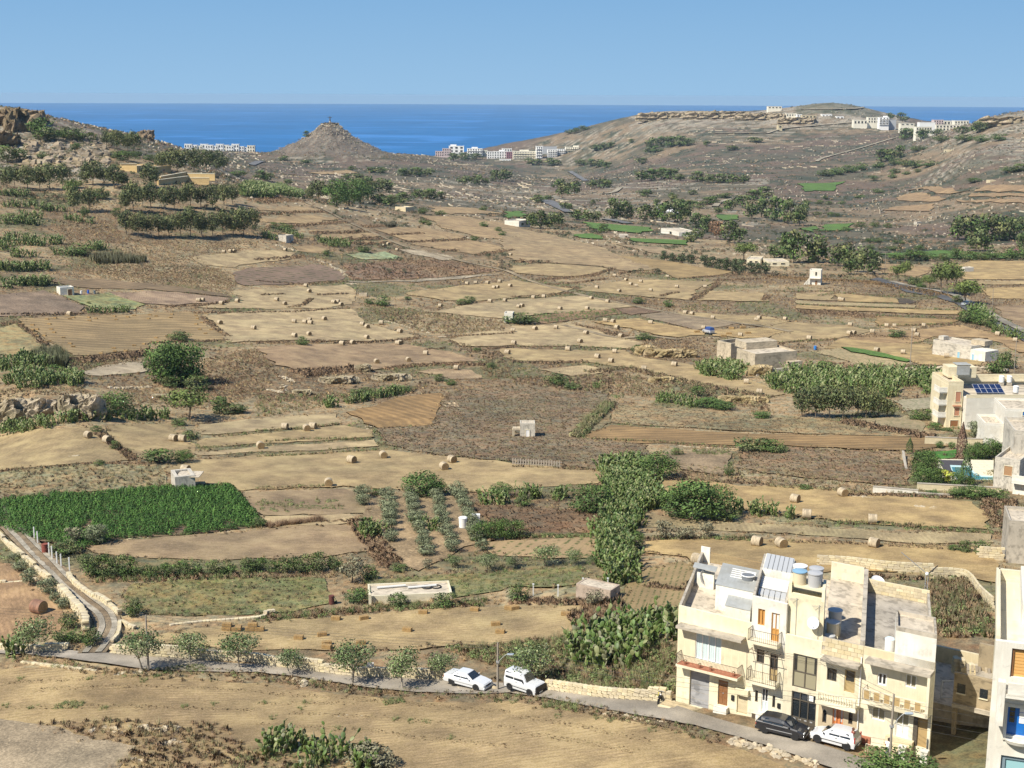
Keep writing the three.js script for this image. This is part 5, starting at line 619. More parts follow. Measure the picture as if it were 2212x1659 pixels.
{ const p = hit(500,1364); for (const [x, y, z] of [[-0.5,0,0],[0.52,0,0],[-0.45,0.43,0.05],[1.9,0,0.1],[2.9,0,0.1],[2.2,0.43,0.1],[-0.5,0,0.52],[0.5,0,0.5]]) { const g = thing('square_hay_bale', 'straw bale in the low stack by the stone wall', 'hay bale', V(p.x + x, p.y + 0.3 + y, p.z - z), RS(0.06), 'square bales in the low stack'); part(g, 'straw', sqGeo, M_SQ); for (const b of bands) part(g, 'twine', b, M_TWINE); } }

// masonry laid block by block
const M_STONE = [[0.70,0.61,0.41],[0.65,0.57,0.41],[0.73,0.66,0.48],[0.60,0.53,0.40]].map((c) => new THREE.MeshStandardMaterial({ map: T_WALL, color: lin(...c), roughness: 0.95 }));
const blockGeos = [0,1,2,3,4].map(() => { const g = new RoundedBoxGeometry(1,1,1,1,0.07), p = g.attributes.position, m = new Map(); for (let i = 0; i < p.count; i++) { const k = [p.getX(i), p.getY(i), p.getZ(i)].map((q) => Math.sign(q)).join(); if (!m.has(k)) m.set(k, V(RS(0.05), RS(0.05), RS(0.06))); const o = m.get(k); p.setXYZ(i, p.getX(i) + o.x, p.getY(i) + o.y, p.getZ(i) + o.z); } g.computeVertexNormals(); return g; });
function stoneWall(name, label, px, o) { // o: height, length, course, depth of a block, how ragged the top is
  const w = curve(px, o.n ?? 24).map(([u, v]) => hit(u, v)), g = thing(name, label, 'wall', w[0].clone()), O = w[0]; let total = 0; const L = [0]; for (let i = 1; i < w.length; i++) { total += Math.hypot(w[i].x - w[i - 1].x, w[i].z - w[i - 1].z); L.push(total); }
  const at = (s) => { let i = 1; while (i < L.length - 1 && L[i] < s) i++; const t = clamp((s - L[i - 1]) / (L[i] - L[i - 1] || 1), 0,1), p = w[i - 1].clone().lerp(w[i], t); return [p, Math.atan2(-(w[i].z - w[i - 1].z), w[i].x - w[i - 1].x)]; };
  const rows = Math.round(o.h / o.c); let n = 0, extra = [];
  for (let k = 0; k < rows; k++) for (let s = (k % 2) * o.l * 0.5; s < total; ) {
    const l = o.l * R(0.75,1.2), top_ = o.h * (1 - (o.ragged ?? 0.15) * vn(s * 0.35 + 7, L.length)); s += l; if ((k + 0.6) * o.c > top_ || s > total) continue;
    const [p, a] = at(s - l / 2), m = new THREE.Matrix4().compose(V(p.x - O.x, H(p.x, p.z) - O.y - 0.12 + (k + 0.5) * o.c, p.z - O.z), new THREE.Quaternion().setFromEuler(new THREE.Euler(RS(0.03), a + RS(0.05), RS(0.03))), V(l * 0.97, o.c * R(0.9,1), o.d * R(0.88,1.1)));
    if (n < 298) { const b = part(g, 'stone_block', pick(blockGeos), pick(M_STONE)); b.applyMatrix4(m); n++; } else extra.push(pick(blockGeos).clone().applyMatrix4(m));
  }
  if (extra.length) { const e = part(g, 'stone_blocks', mergeGeometries(extra), M_STONE[0]); e.userData.kind = 'stuff'; }
  return g;
}
stoneWall('roadside_wall', 'cut stone wall along the road from the lane to the white saloon', [...Z(0,3,[950,672,1100,690,1500,715,1900,735,2212,755]), ...Z(1,3,[220,795,420,820,800,868,1200,885,1560,893,1640,905])], { h: 1.45, l: 0.6, c: 0.29, d: 0.4, ragged: 0.2, n: 40 });
stoneWall('roadside_wall', 'stepped cut stone wall between the white jeep and the yellow house', Z(2,3,[280,985,530,1022,820,1062,1100,1080,1410,1100]), { h: 1.5, l: 0.52, c: 0.29, d: 0.4, ragged: 0.35 });
stoneWall('roadside_wall', 'rough stone wall along the road beyond the lane mouth', Z(0,3,[-300,610,0,640,250,650,420,655,600,652]), { h: 1.0, l: 0.42, c: 0.25, d: 0.5, ragged: 0.2 });
stoneWall('lane_wall', 'tall stone wall curving along the lane at its olive side', Z(0,3,[520,150,600,240,690,340,735,420,740,480]), { h: 1.3, l: 0.4, c: 0.24, d: 0.75, ragged: 0.12 });
stoneWall('lane_wall', 'crumbling stone wall along the lane at its weedy side', Z(0,3,[590,10,640,80,760,175,900,250,980,310,1040,365]), { h: 1.25, l: 0.42, c: 0.25, d: 0.5, ragged: 0.5 });
stoneWall('lane_wall', 'low stone wall of the upper lane beside the olives', [...Z(0,2,[-150,900,0,1050,180,1210,330,1340,440,1430])], { h: 0.8, l: 0.45, c: 0.26, d: 0.45, ragged: 0.3 });
stoneWall('lane_wall', 'broken corner of stone wall where lane and bale field meet', Z(0,3,[960,590,1010,530,1030,470,1040,410,1110,445,1170,465]), { h: 1.0, l: 0.4, c: 0.26, d: 0.4, ragged: 0.6 });
stoneWall('field_wall', 'low dry stone wall behind the stacked straw bales', [...Z(0,3,[1445,445,1750,412,2212,375]), ...Z(1,3,[100,340,190,330])], { h: 0.65, l: 0.42, c: 0.22, d: 0.45, ragged: 0.35 });
stoneWall('field_wall', 'low line of squared stones on the near verge of the road', Z(0,3,[185,752,400,775,620,800,840,832]), { h: 0.32, l: 0.5, c: 0.3, d: 0.4, ragged: 0.1 });
stoneWall('field_wall', 'short low wall across the stubble beside the lane', Z(0,2,[-100,1450,0,1445,200,1430,330,1420]), { h: 0.5, l: 0.4, c: 0.24, d: 0.4, ragged: 0.3 });

// poles and wires
const M_WOOD = std(lin(0.30,0.26,0.21)), M_STEEL = std(lin(0.42,0.43,0.44), { metalness: 0.4, roughness: 0.5 }), M_WIRE = std(lin(0.05,0.05,0.05)), M_CREAM = std(lin(0.6,0.55,0.45)), M_BLACK = std(lin(0.015,0.015,0.016), { roughness: 0.6 }), M_WHITE = std(lin(0.78,0.77,0.74), { roughness: 0.6 });
function pole(u, v, h, label, lamp, at) {
  const p = at ?? hit(u, v), g = thing(lamp ? 'street_lamp' : 'utility_pole', label, lamp ? 'street lamp' : 'pole', p.clone());
  part(g, 'post', new THREE.CylinderGeometry(0.075,0.11, h + 0.4,8).translate(0, h / 2 - 0.2,0), M_WOOD);
  if (lamp) { part(g, 'arm', new THREE.TubeGeometry(new THREE.CatmullRomCurve3([V(0.05, h * 0.6,0), V(0.35, h * 0.68,0.05), V(0.75, h * 0.76,0.1), V(1.0, h * 0.77,0.12)]), 10,0.03,5), M_STEEL); const b = part(g, 'lamp_head', merge([new RoundedBoxGeometry(0.62,0.13,0.24,2,0.05).translate(1.15, h * 0.77,0.12)]), std(lin(0.36,0.42,0.48), { roughness: 0.35 })); part(b, 'glass', box(0.4,0.04,0.18,1.18, h * 0.77 - 0.075,0.12), M_CREAM); part(g, 'bracket', box(0.28,0.16,0.28,0, h * 0.6,0), M_STEEL); }
  return [g, p.clone().setY(p.y + h)];
}
const [, top1] = pole(321,1449,5.6, 'plain wooden pole at the near edge of the road by the lane'), [, top2] = pole(1075,1492,4.6, 'street lamp post between the white saloon and the white jeep', 1);
function wires(a, b, n, label, sag = 0.7, gap = 0.28) { const g = thing('overhead_wires', label, 'wires', a.clone()); for (let k = 0; k < n; k++) { const A = V(0,-k * gap, 0), B = b.clone().sub(a).add(V(0,-k * gap, 0)); part(g, 'wire', new THREE.TubeGeometry(new THREE.QuadraticBezierCurve3(A, A.clone().lerp(B, 0.5).add(V(0,-sag, 0)), B), 24,0.012,3), M_WIRE); } }
wires(top1, top2,3, 'thin wires from the wooden pole to the street lamp'); wires(V(top1.x - 30, top1.y + 0.5, top1.z - 4), top1,3, 'thin wires reaching the wooden pole from beyond the lane');
for (const [u, v, h, lab] of [[1966,787,9, 'lone thin pole at the end of the green strip'],[2190,810,8, 'pole beside the whitewashed farmhouse'],[2142,678,8, 'lamp pole beside the asphalt road near the bend'],[1911,592,9, 'pale pole beside the asphalt road by the pines'],[1579,485,8, 'thin pole below the white tents'],[1427,515,9, 'thin pole above the green vineyard strip'],[1372,480,8, 'thin pole at the road by the vineyard']]) pole(u, v, h, lab);

// vehicles: body lofted from cross sections
const paint = (c) => new THREE.MeshPhysicalMaterial({ color: lin(...c), roughness: 0.35, clearcoat: 1, clearcoatRoughness: 0.08 }), M_GLASS = new THREE.MeshPhysicalMaterial({ color: lin(0.02,0.025,0.03), roughness: 0.06, clearcoat: 1 }), M_TYRE = std(lin(0.02,0.02,0.021)), M_RIM = std(lin(0.45,0.45,0.46), { metalness: 0.7, roughness: 0.35 }), M_RED = std(lin(0.35,0.015,0.015), { roughness: 0.3 }), M_LAMP = std(lin(0.6,0.62,0.62), { roughness: 0.15 }), M_PLATE = std(lin(0.7,0.7,0.66));
function loft(stations, wHalf, y0, bev = 0.07, tum = 0) { // stations [x, yTop, widthFactor]; a closed hull with bevelled shoulders
  const P = [], I = []; const ring = ([x, yt, k]) => { const w = wHalf * k, m = (y0 + yt) / 2; return [[x, y0,-w * 0.96],[x, m, -w],[x, yt - bev, -w * (0.985 - tum)],[x, yt, -w * (0.88 - tum)],[x, yt + 0.012,0],[x, yt, w * (0.88 - tum)],[x, yt - bev, w * (0.985 - tum)],[x, m, w],[x, y0, w * 0.96]]; };
  const rs = stations.map(ring), n = 9; for (const r of rs) for (const p of r) P.push(...p);
  for (let i = 0; i + 1 < rs.length; i++) for (let j = 0; j < n; j++) { const a = i * n + j, b = i * n + (j + 1) % n, c = a + n, d = b + n; I.push(a, b, d, a, d, c); }
  const cap = (s, f) => { for (let j = 1; j + 1 < n; j++) f ? I.push(s, s + j, s + j + 1) : I.push(s, s + j + 1, s + j); }; cap(0, true); cap((rs.length - 1) * n, false);
  const g = new THREE.BufferGeometry(); g.setAttribute('position', new THREE.Float32BufferAttribute(P, 3)); g.setIndex(I); const q = g.toNonIndexed(); q.computeVertexNormals(); return q;
}
const wheelT = new THREE.TorusGeometry(0.235,0.09,8,20), rimG = (() => { const l = [new THREE.CylinderGeometry(0.19,0.19,0.05,18).rotateX(Math.PI / 2).translate(0,0,0.0)]; for (let k = 0; k < 5; k++) l.push(box(0.17,0.05,0.02,0.1,0,0.035).rotateZ(k * 1.2566)); return merge(l); })();
function car(name, label, p, turn, o) { // x forwards, z to its right; o: paint, length, half width, hull stations, cabin stations, windows
  const g = thing(name, label, o.cat ?? 'car', p, turn), M = paint(o.paint); g.scale.setScalar(CARS); part(g, 'body', loft(o.hull, o.w, 0.24,0.09), M); const cab = part(g, 'cabin', loft(o.cabin, o.w * 0.93, o.belt - 0.08,0.07,0.13), M);
  const glass = (name, pts, off) => { const s = []; for (const q of pts) s.push(V(...q)); const nn = s[1].clone().sub(s[0]).cross(s[2].clone().sub(s[0])).normalize(); const q = new THREE.BufferGeometry(); const P = []; const add = (a) => P.push(a.x + nn.x * off, a.y + nn.y * off, a.z + nn.z * off); for (const k of s.length === 4 ? [0,1,2,0,2,3] : [0,1,2]) add(s[k]); q.setAttribute('position', new THREE.Float32BufferAttribute(P, 3)); q.computeVertexNormals(); part(g, name, q, M_GLASS_D); };
  for (const s of [-1,1]) { const zb = o.w * 0.93 * 0.995 * s, zt = o.w * 0.93 * 0.80 * s; for (const [x1, x2, x3, x4] of o.side) { const q = [[x1, o.belt + 0.03, zb + 0.012 * s],[x2, o.belt + 0.03, zb + 0.012 * s],[x3, o.roof - 0.12, zt + 0.035 * s],[x4, o.roof - 0.12, zt + 0.035 * s]]; glass('side_window', s < 0 ? q.reverse() : q, 0.01); } }
  const wz = o.w * 0.93 * 0.84, wt = o.w * 0.93 * 0.7; const [f1, f2, r1, r2] = o.screens; glass('windscreen', [[f1, o.belt + 0.02, wz],[f1, o.belt + 0.02,-wz],[f2, o.roof - 0.05,-wt],[f2, o.roof - 0.05, wt]],0.035); glass('rear_window', [[r1, o.belt + 0.04,-wz],[r1, o.belt + 0.04, wz],[r2, o.roof - 0.06, wt],[r2, o.roof - 0.06,-wt]],0.035);
  for (const x of o.axles) for (const s of [-1,1]) { const t = part(g, 'wheel', wheelT, M_TYRE); t.position.set(x, 0.32, s * (o.w - 0.09)); if (s < 0) t.rotation.y = Math.PI; part(t, 'rim', rimG, o.rim ?? M_RIM); const a = part(g, 'wheel_arch', new THREE.CylinderGeometry(0.37,0.37,0.05,20).rotateX(Math.PI / 2), M_BLACK); a.position.set(x, 0.36, s * (o.w - 0.035)); a.scale.set(1,0.95,1); }
  const xf = o.hull[o.hull.length - 1][0], xr = o.hull[0][0];
  for (const s of [-1,1]) { part(g, 'headlight', new RoundedBoxGeometry(0.16,0.15,0.34,1,0.04).translate(xf - 0.06,0.62, s * (o.w - 0.32)), M_LAMP); part(g, 'tail_light', new RoundedBoxGeometry(0.1, o.tallLamp ? 0.5 : 0.16, o.tallLamp ? 0.12 : 0.3,1,0.03).translate(xr + 0.04, o.tallLamp ? 0.95 : 0.7, s * (o.w - (o.tallLamp ? 0.1 : 0.2))), M_RED); part(g, 'door_mirror', new RoundedBoxGeometry(0.1,0.12,0.16,1,0.03).translate(f1 - 0.25, o.belt + 0.08, s * (o.w + 0.06)), o.dark ? M_BLACK : M); part(g, 'door_handle', box(0.16,0.03,0.025,-0.35, o.belt - 0.12, s * (o.w - 0.005)), M_BLACK); part(g, 'sill_trim', box(2.2,0.05,0.03,0,0.5, s * (o.w - 0.002)), o.dark ? M_BLACK : M_TRIM); }
  part(g, 'front_bumper', new RoundedBoxGeometry(0.14,0.24, o.w * 1.86,2,0.05).translate(xf, 0.36,0), o.dark ? M_BLACK : M); part(g, 'rear_bumper', new RoundedBoxGeometry(0.14,0.24, o.w * 1.86,2,0.05).translate(xr, 0.36,0), o.dark ? M_BLACK : M); part(g, 'grille', box(0.04,0.12,0.7, xf + 0.035,0.58,0), M_BLACK); part(g, 'number_plate', box(0.03,0.11,0.5, xf + 0.075,0.37,0), M_PLATE); part(g, 'number_plate', box(0.03,0.11,0.5, xr - 0.075,0.42,0), M_PLATE);
  return g;
}
const M_GLASS_D = M_GLASS; M_GLASS.side = THREE.DoubleSide; const M_TRIM = std(lin(0.3,0.3,0.3));
const CARS = 0.95; const CARY = (p) => p.clone().setY(H(p.x, p.z) + 0.24);
const faceTo = (a, b) => Math.atan2(-(b.z - a.z), b.x - a.x);
{
  const a = hit(975,1478), b = hit(1045,1490); car('saloon_car', 'white four door saloon parked on the road beside the lamp post', CARY(a.clone().lerp(b, 0.52)), faceTo(a, b), { paint: [0.66,0.67,0.68], w: 0.88, belt: 0.92, roof: 1.4, hull: [[-2.3,0.85,0.9],[-2.2,0.93,0.97],[-1.3,0.97,1],[0.7,0.95,1],[1.6,0.86,0.98],[2.2,0.74,0.94],[2.3,0.64,0.88]], cabin: [[-1.55,0.93,0.95],[-0.95,1.36,0.97],[-0.2,1.4,0.98],[0.25,1.37,0.97],[0.95,0.93,0.95]], side: [[-1.15,-0.35,-0.35,-0.8],[-0.29,0.62,0.2,-0.29]], screens: [0.92,0.3,-1.5,-1.0], axles: [-1.35,1.42] });
  const c = hit(1640,1578), d = hit(1740,1600); car('hatchback_car', 'black five door hatchback parked before the brown glazed door', CARY(c.clone().lerp(d, 0.5)), faceTo(c, d), { paint: [0.012,0.013,0.018], w: 0.87, belt: 0.93, roof: 1.44, hull: [[-2.05,0.9,0.9],[-1.95,1.0,0.97],[-1.0,1.0,1],[0.7,0.95,1],[1.5,0.86,0.98],[1.95,0.72,0.92],[2.05,0.62,0.84]], cabin: [[-1.98,0.95,0.93],[-1.6,1.36,0.95],[-0.9,1.43,0.97],[-0.1,1.44,0.98],[0.35,1.38,0.97],[1.1,0.93,0.94]], side: [[-1.45,-0.6,-0.6,-1.2],[-0.53,0.3,0.15,-0.53]], screens: [1.05,0.38,-1.95,-1.62], axles: [-1.28,1.3] });
  const e = hit(1848,1622), f = hit(1760,1600); car('hatchback_car', 'white five door hatchback with black bumpers parked before the orange door', CARY(e.clone().lerp(f, 0.5)), faceTo(e, f), { paint: [0.66,0.66,0.67], dark: 1, tallLamp: 1, rim: M_TYRE, w: 0.82, belt: 0.93, roof: 1.46, hull: [[-1.88,0.88,0.92],[-1.8,0.98,0.97],[-1.0,1.0,1],[0.7,0.95,1],[1.4,0.84,0.97],[1.8,0.7,0.92],[1.9,0.6,0.85]], cabin: [[-1.84,0.95,0.95],[-1.6,1.38,0.95],[-1.0,1.46,0.97],[-0.1,1.45,0.98],[0.25,1.4,0.97],[0.98,0.93,0.94]], side: [[-1.5,-0.65,-0.65,-1.3],[-0.58,0.3,0.12,-0.58]], screens: [0.94,0.28,-1.82,-1.62], axles: [-1.2,1.22] });
  const j1 = hit(1095,1490), j2 = hit(1172,1500), jp = CARY(j1.clone().lerp(j2,0.5)); const jeep = car('offroad_car', 'white boxy jeep with black front parked behind the roadside tree', jp, faceTo(j1, j2), { paint: [0.66,0.67,0.68], dark: 1, rim: M_TYRE, w: 0.86, belt: 1.1, roof: 1.82, hull: [[-1.85,1.0,0.95],[-1.8,1.15,1],[0.5,1.15,1],[1.75,1.08,0.96],[1.85,1.0,0.92]], cabin: [[-1.85,1.2,0.97],[-1.78,1.78,0.97],[-0.5,1.84,0.98],[0.3,1.8,0.97],[0.75,1.12,0.97]], side: [[-1.65,-0.75,-0.75,-1.65],[-0.65,0.45,0.2,-0.65]], screens: [0.72,0.34,-1.87,-1.8], axles: [-1.15,1.2] });
  for (const w of jeep.children.filter((m) => m.name === 'wheel')) w.scale.set(1.2,1.2,1.4);
  part(jeep, 'front_guard', merge([box(0.08,0.5,1.5,1.93,0.75,0)]), M_BLACK);
  const q = hit(1530,722), bv = thing('blue_van', 'blue over silver van on the track by the straw stooks', 'van', CARY(q).add(V(0,0.1,0)), 2.1); part(bv, 'body', loft([[-1.8,0.9,0.94],[-1.7,1.0,1],[1.2,1.0,1],[1.8,0.8,0.92]],0.84,0.3), paint([0.4,0.42,0.45])); part(bv, 'cabin', loft([[-1.75,1.0,0.95],[-1.6,1.8,0.95],[0.3,1.82,0.96],[1.1,0.98,0.95]],0.8,0.9,0.08,0.1), paint([0.03,0.06,0.22])); for (const x of [-1.1,1.15]) for (const s of [-1,1]) { const t = part(bv, 'wheel', wheelT, M_TYRE); t.position.set(x, 0.32, s * 0.78); } part(bv, 'windscreen', box(0.06,0.6,1.2,0.82,1.4,0).rotateZ(0), M_GLASS);
  const cp = hit(2086,661), cc = thing('distant_car', 'small silver car on the asphalt road under the pine', 'car', cp.clone().setY(cp.y + 0.35), 0.9); part(cc, 'body', loft([[-2,0.8,0.92],[-1.8,0.9,1],[1.2,0.88,1],[2,0.65,0.9]],0.85,0.25), paint([0.35,0.37,0.4])); part(cc, 'cabin', loft([[-1.5,0.9,0.95],[-1,1.4,0.96],[0.3,1.4,0.96],[1,0.9,0.95]],0.78,0.8,0.07,0.12), M_GLASS); for (const x of [-1.2,1.2]) for (const s of [-1,1]) { const t = part(cc, 'wheel', wheelT, M_TYRE); t.position.set(x, 0.3, s * 0.8); }
}
// ---------- the terrace of houses ----------
const WALLM = (c, m = T_WALL) => new THREE.MeshStandardMaterial({ map: m, color: lin(...c), roughness: 0.92 });
const M_CREAMW = WALLM([0.84,0.80,0.66]), M_YELLOW = WALLM([0.84,0.785,0.60]), M_WHITEW = WALLM([0.82,0.81,0.77]), M_PALE = WALLM([0.80,0.75,0.60]), M_LIME = WALLM([0.72,0.64,0.46]), M_ROOF = WALLM([0.72,0.64,0.52], T_GRIME), M_ROOFG = WALLM([0.50,0.46,0.40], T_GRIME), M_CONC = WALLM([0.58,0.53,0.45], T_GRIME), M_SHED = WALLM([0.40,0.42,0.43]), M_DARKIN = M_GLASS, M_BROWN = std(lin(0.10,0.085,0.065), { roughness: 0.5 }), M_DOOR = std(lin(0.24,0.11,0.045), { roughness: 0.5 }), M_ORANGE = std(lin(0.62,0.23,0.09), { roughness: 0.5 }), M_GARAGE = WALLM([0.42,0.43,0.46], T_GRIME), M_IRON = std(lin(0.10,0.075,0.055), { roughness: 0.6 }), M_CURT = std(lin(0.55,0.66,0.66)), M_TERRA = std(lin(0.42,0.17,0.10)), M_PANEL = std(lin(0.42,0.29,0.13)), M_BLUE = std(lin(0.01,0.14,0.48), { roughness: 0.4 }), M_AL = std(lin(0.46,0.46,0.46), { metalness: 0.1, roughness: 0.5 }), M_PIPE = std(lin(0.6,0.6,0.58)), M_OPAL = std(lin(0.50,0.50,0.49), { roughness: 0.4 }), M_TAN = std(lin(0.42,0.31,0.15)), M_WOODW = std(lin(0.5,0.26,0.07)), M_OLIVEP = std(lin(0.30,0.27,0.18), { roughness: 0.5 });  // M_DARKIN panes are dark sheets standing in for shade inside openings
const HP0 = hit(1463,1521), HP1 = hit(2012,1640), HT = V(HP1.x - HP0.x, 0, HP1.z - HP0.z), HL = HT.length(); HT.normalize(); const HN = V(-HT.z, 0, HT.x), HE = V(Math.sin(0.26), 0,-Math.cos(0.26));
const fp = (u, v) => { const q = dirOf(u, v), k = HP0.clone().sub(EYE).dot(HN) / q.dot(HN), p = EYE.clone().addScaledVector(q, k).sub(HP0); return [p.dot(HT), p.y]; };
const rp = (u, v, h) => { const q = dirOf(u, v), k = (HP0.y + h - EYE.y) / q.y, p = EYE.clone().addScaledVector(q, k).sub(HP0), det = HT.x * HE.z - HE.x * HT.z; return [(p.x * HE.z - HE.x * p.z) / det, (HT.x * p.z - p.x * HT.z) / det]; };
const fr = (c, r, [x1, y1, x2, y2]) => { const [[a, b],[d, e]] = Z(c, r, [x1, y1, x2, y2]), mu = (a + d) / 2, mv = (b + e) / 2; return { s0: fp(a, mv)[0], s1: fp(d, mv)[0], h1: fp(mu, b)[1], h0: fp(mu, e)[1] }; };
const WF = (s, o, h) => HP0.clone().addScaledVector(HT, s).addScaledVector(HN, o).add(V(0, h, 0));   // along the street, out into it, up
const WK = (s, k, h) => HP0.clone().addScaledVector(HT, s).addScaledVector(HE, k).add(V(0, h, 0));   // along the street, back along the party walls, up
function hexa(W, a0, a1, b0, b1, h0, h1, O) { // a block in one of the two frames
  const c = [[a0, b0, h0],[a1, b0, h0],[a1, b1, h0],[a0, b1, h0],[a0, b0, h1],[a1, b0, h1],[a1, b1, h1],[a0, b1, h1]].map((q) => W(...q).sub(O)), P = [], U = [];
  const cen = c.reduce((s, q) => s.add(q), V(0,0,0)).multiplyScalar(1 / 8);
  for (let [i, j, k, l] of [[0,1,5,4],[1,2,6,5],[2,3,7,6],[3,0,4,7],[4,5,6,7],[0,3,2,1]]) { const n = c[j].clone().sub(c[i]).cross(c[l].clone().sub(c[i])); if (n.dot(c[i].clone().add(c[k]).multiplyScalar(0.5).sub(cen)) < 0) [j, l] = [l, j]; const w = c[i].distanceTo(c[j]) / 6, hh = c[i].distanceTo(c[l]) / 6, uo = hash(Math.round(c[i].x * 7), Math.round(c[i].z * 7 + c[i].y * 3)); for (const q of [i, j, k, i, k, l]) P.push(c[q].x, c[q].y, c[q].z); U.push(uo, uo, uo + w, uo, uo + w, uo + hh, uo, uo, uo + w, uo + hh, uo, uo + hh); }
  const g = new THREE.BufferGeometry(); g.setAttribute('position', new THREE.Float32BufferAttribute(P, 3)); g.setAttribute('uv', new THREE.Float32BufferAttribute(U, 2)); g.computeVertexNormals(); return g;
}
const FM = new THREE.Matrix4().makeBasis(HT, V(0,1,0), HN);
function facade(O, outline, holes, depth = 0.25) { // a front wall with real openings
  const s = new THREE.Shape(outline.map(([x, y]) => new THREE.Vector2(x, y))); for (const q of holes) { const p = new THREE.Path(); if (q.arch) { p.moveTo(q.s0, q.h0); p.lineTo(q.s1, q.h0); p.lineTo(q.s1, q.h1 - 0.25); p.quadraticCurveTo((q.s0 + q.s1) / 2, q.h1 + 0.2, q.s0, q.h1 - 0.25); p.closePath(); } else { p.moveTo(q.s0, q.h0); p.lineTo(q.s1, q.h0); p.lineTo(q.s1, q.h1); p.lineTo(q.s0, q.h1); p.closePath(); } s.holes.push(p); }
  const g = new THREE.ExtrudeGeometry(s, { depth, bevelEnabled: false }).translate(0,0,-depth), uv = g.attributes.uv; for (let i = 0; i < uv.count; i++) uv.setXY(i, uv.getX(i) / 6, uv.getY(i) / 6);
  return g.applyMatrix4(FM).translate(HP0.x - O.x, HP0.y - O.y, HP0.z - O.z);
}
const fbox = (O, q, o0, o1, m = 0) => hexa(WF, q.s0 + m, q.s1 - m, o0, o1, q.h0 + m, q.h1 - m, O);
function windowIn(g, O, q, o = {}) { // frame, panes and what stands behind them
  const w = part(g, o.door ? 'door' : 'window', fbox(O, q, -0.2,-0.17), o.back ?? M_GLASS), n = o.n ?? 2, fw = o.fw ?? 0.06, fm = o.frame ?? M_WHITE;
  const f = [hexa(WF, q.s0, q.s0 + fw, -0.16,-0.07, q.h0, q.h1, O), hexa(WF, q.s1 - fw, q.s1,-0.16,-0.07, q.h0, q.h1, O), hexa(WF, q.s0 + fw, q.s1 - fw, -0.16,-0.07, q.h1 - fw, q.h1, O), hexa(WF, q.s0 + fw, q.s1 - fw, -0.16,-0.07, q.h0, q.h0 + fw, O)];
  for (let i = 1; i < n; i++) { const s = lerp(q.s0, q.s1, i / n); f.push(hexa(WF, s - fw / 2, s + fw / 2,-0.155,-0.075, q.h0 + fw, q.h1 - fw, O)); }
  if (o.mid) f.push(hexa(WF, q.s0 + fw, q.s1 - fw, -0.15,-0.08, lerp(q.h0, q.h1, o.mid) - 0.04, lerp(q.h0, q.h1, o.mid) + 0.04, O));
  part(w, 'frame', merge(f), fm);
  if (o.low) part(w, 'panel', hexa(WF, q.s0 + fw, q.s1 - fw, -0.17,-0.12, q.h0 + fw, lerp(q.h0, q.h1, o.mid ?? 0.4) - 0.04, O), o.low);
  if (o.curtain) part(w, 'curtain', (() => { const l = [], m = (o.n ?? 2) * 5; for (let i = 0; i < m; i++) { const a = lerp(q.s0 + fw, q.s1 - fw, i / m), b = lerp(q.s0 + fw, q.s1 - fw, (i + 1) / m); l.push(hexa(WF, a, b - 0.01,-0.168 + (i % 2) * 0.01,-0.15 + (i % 2) * 0.012, q.h0 + fw, q.h1 - fw, O)); } return merge(l); })(), o.curtain);
  if (o.sill) part(w, 'sill', hexa(WF, q.s0 - 0.08, q.s1 + 0.08,-0.12,0.06, q.h0 - 0.08, q.h0 - 0.003, O), M_PALE);
  return w;
}
function railing(g, O, W, pts, h, y, mat = M_IRON, step = 0.13, r = 0.012, name = 'railing') { // bars between a foot rail and a hand rail along points in a frame
  const l = []; const P = pts.map(([a, b]) => W(a, b, y).sub(O)); for (let i = 1; i < P.length; i++) { const A = P[i - 1], B = P[i], up = V(0, h, 0); l.push(bar(A.clone().add(up), B.clone().add(up), r * 1.8), bar(A.clone().add(V(0,0.06,0)), B.clone().add(V(0,0.06,0)), r * 1.4)); const n = Math.max(1, Math.round(A.distanceTo(B) / step)); for (let k = 0; k <= n; k++) { const q = A.clone().lerp(B, k / n); l.push(bar(q, q.clone().add(up), k === 0 || k === n ? r * 1.8 : r, 4)); } } return part(g, name, merge(l), mat);
}
function house(label, s0, s1, back, name = 'terraced_house') { const O = WF((s0 + s1) / 2,0,0); O.y = HP0.y; const g = thing(name, label, 'house', O); return [g, O]; }
const at = (u, v) => fp(u, v)[0];
const sA = -0.15, sB = at(1617,1500), sC = at(1692,1480), sD = at(1771,1480), sE = at(1860,1500), sX = at(2011,1560);
const gr = (s) => H(WF(s, 0,0).x, WF(s, 0,0).z) - HP0.y;
console.log('house s', [sA, sB, sC, sD, sE, sX].map((v) => v.toFixed(2)).join(' '), 'HL', HL.toFixed(2), 'gr', gr(0).toFixed(2), gr(sX).toFixed(2));
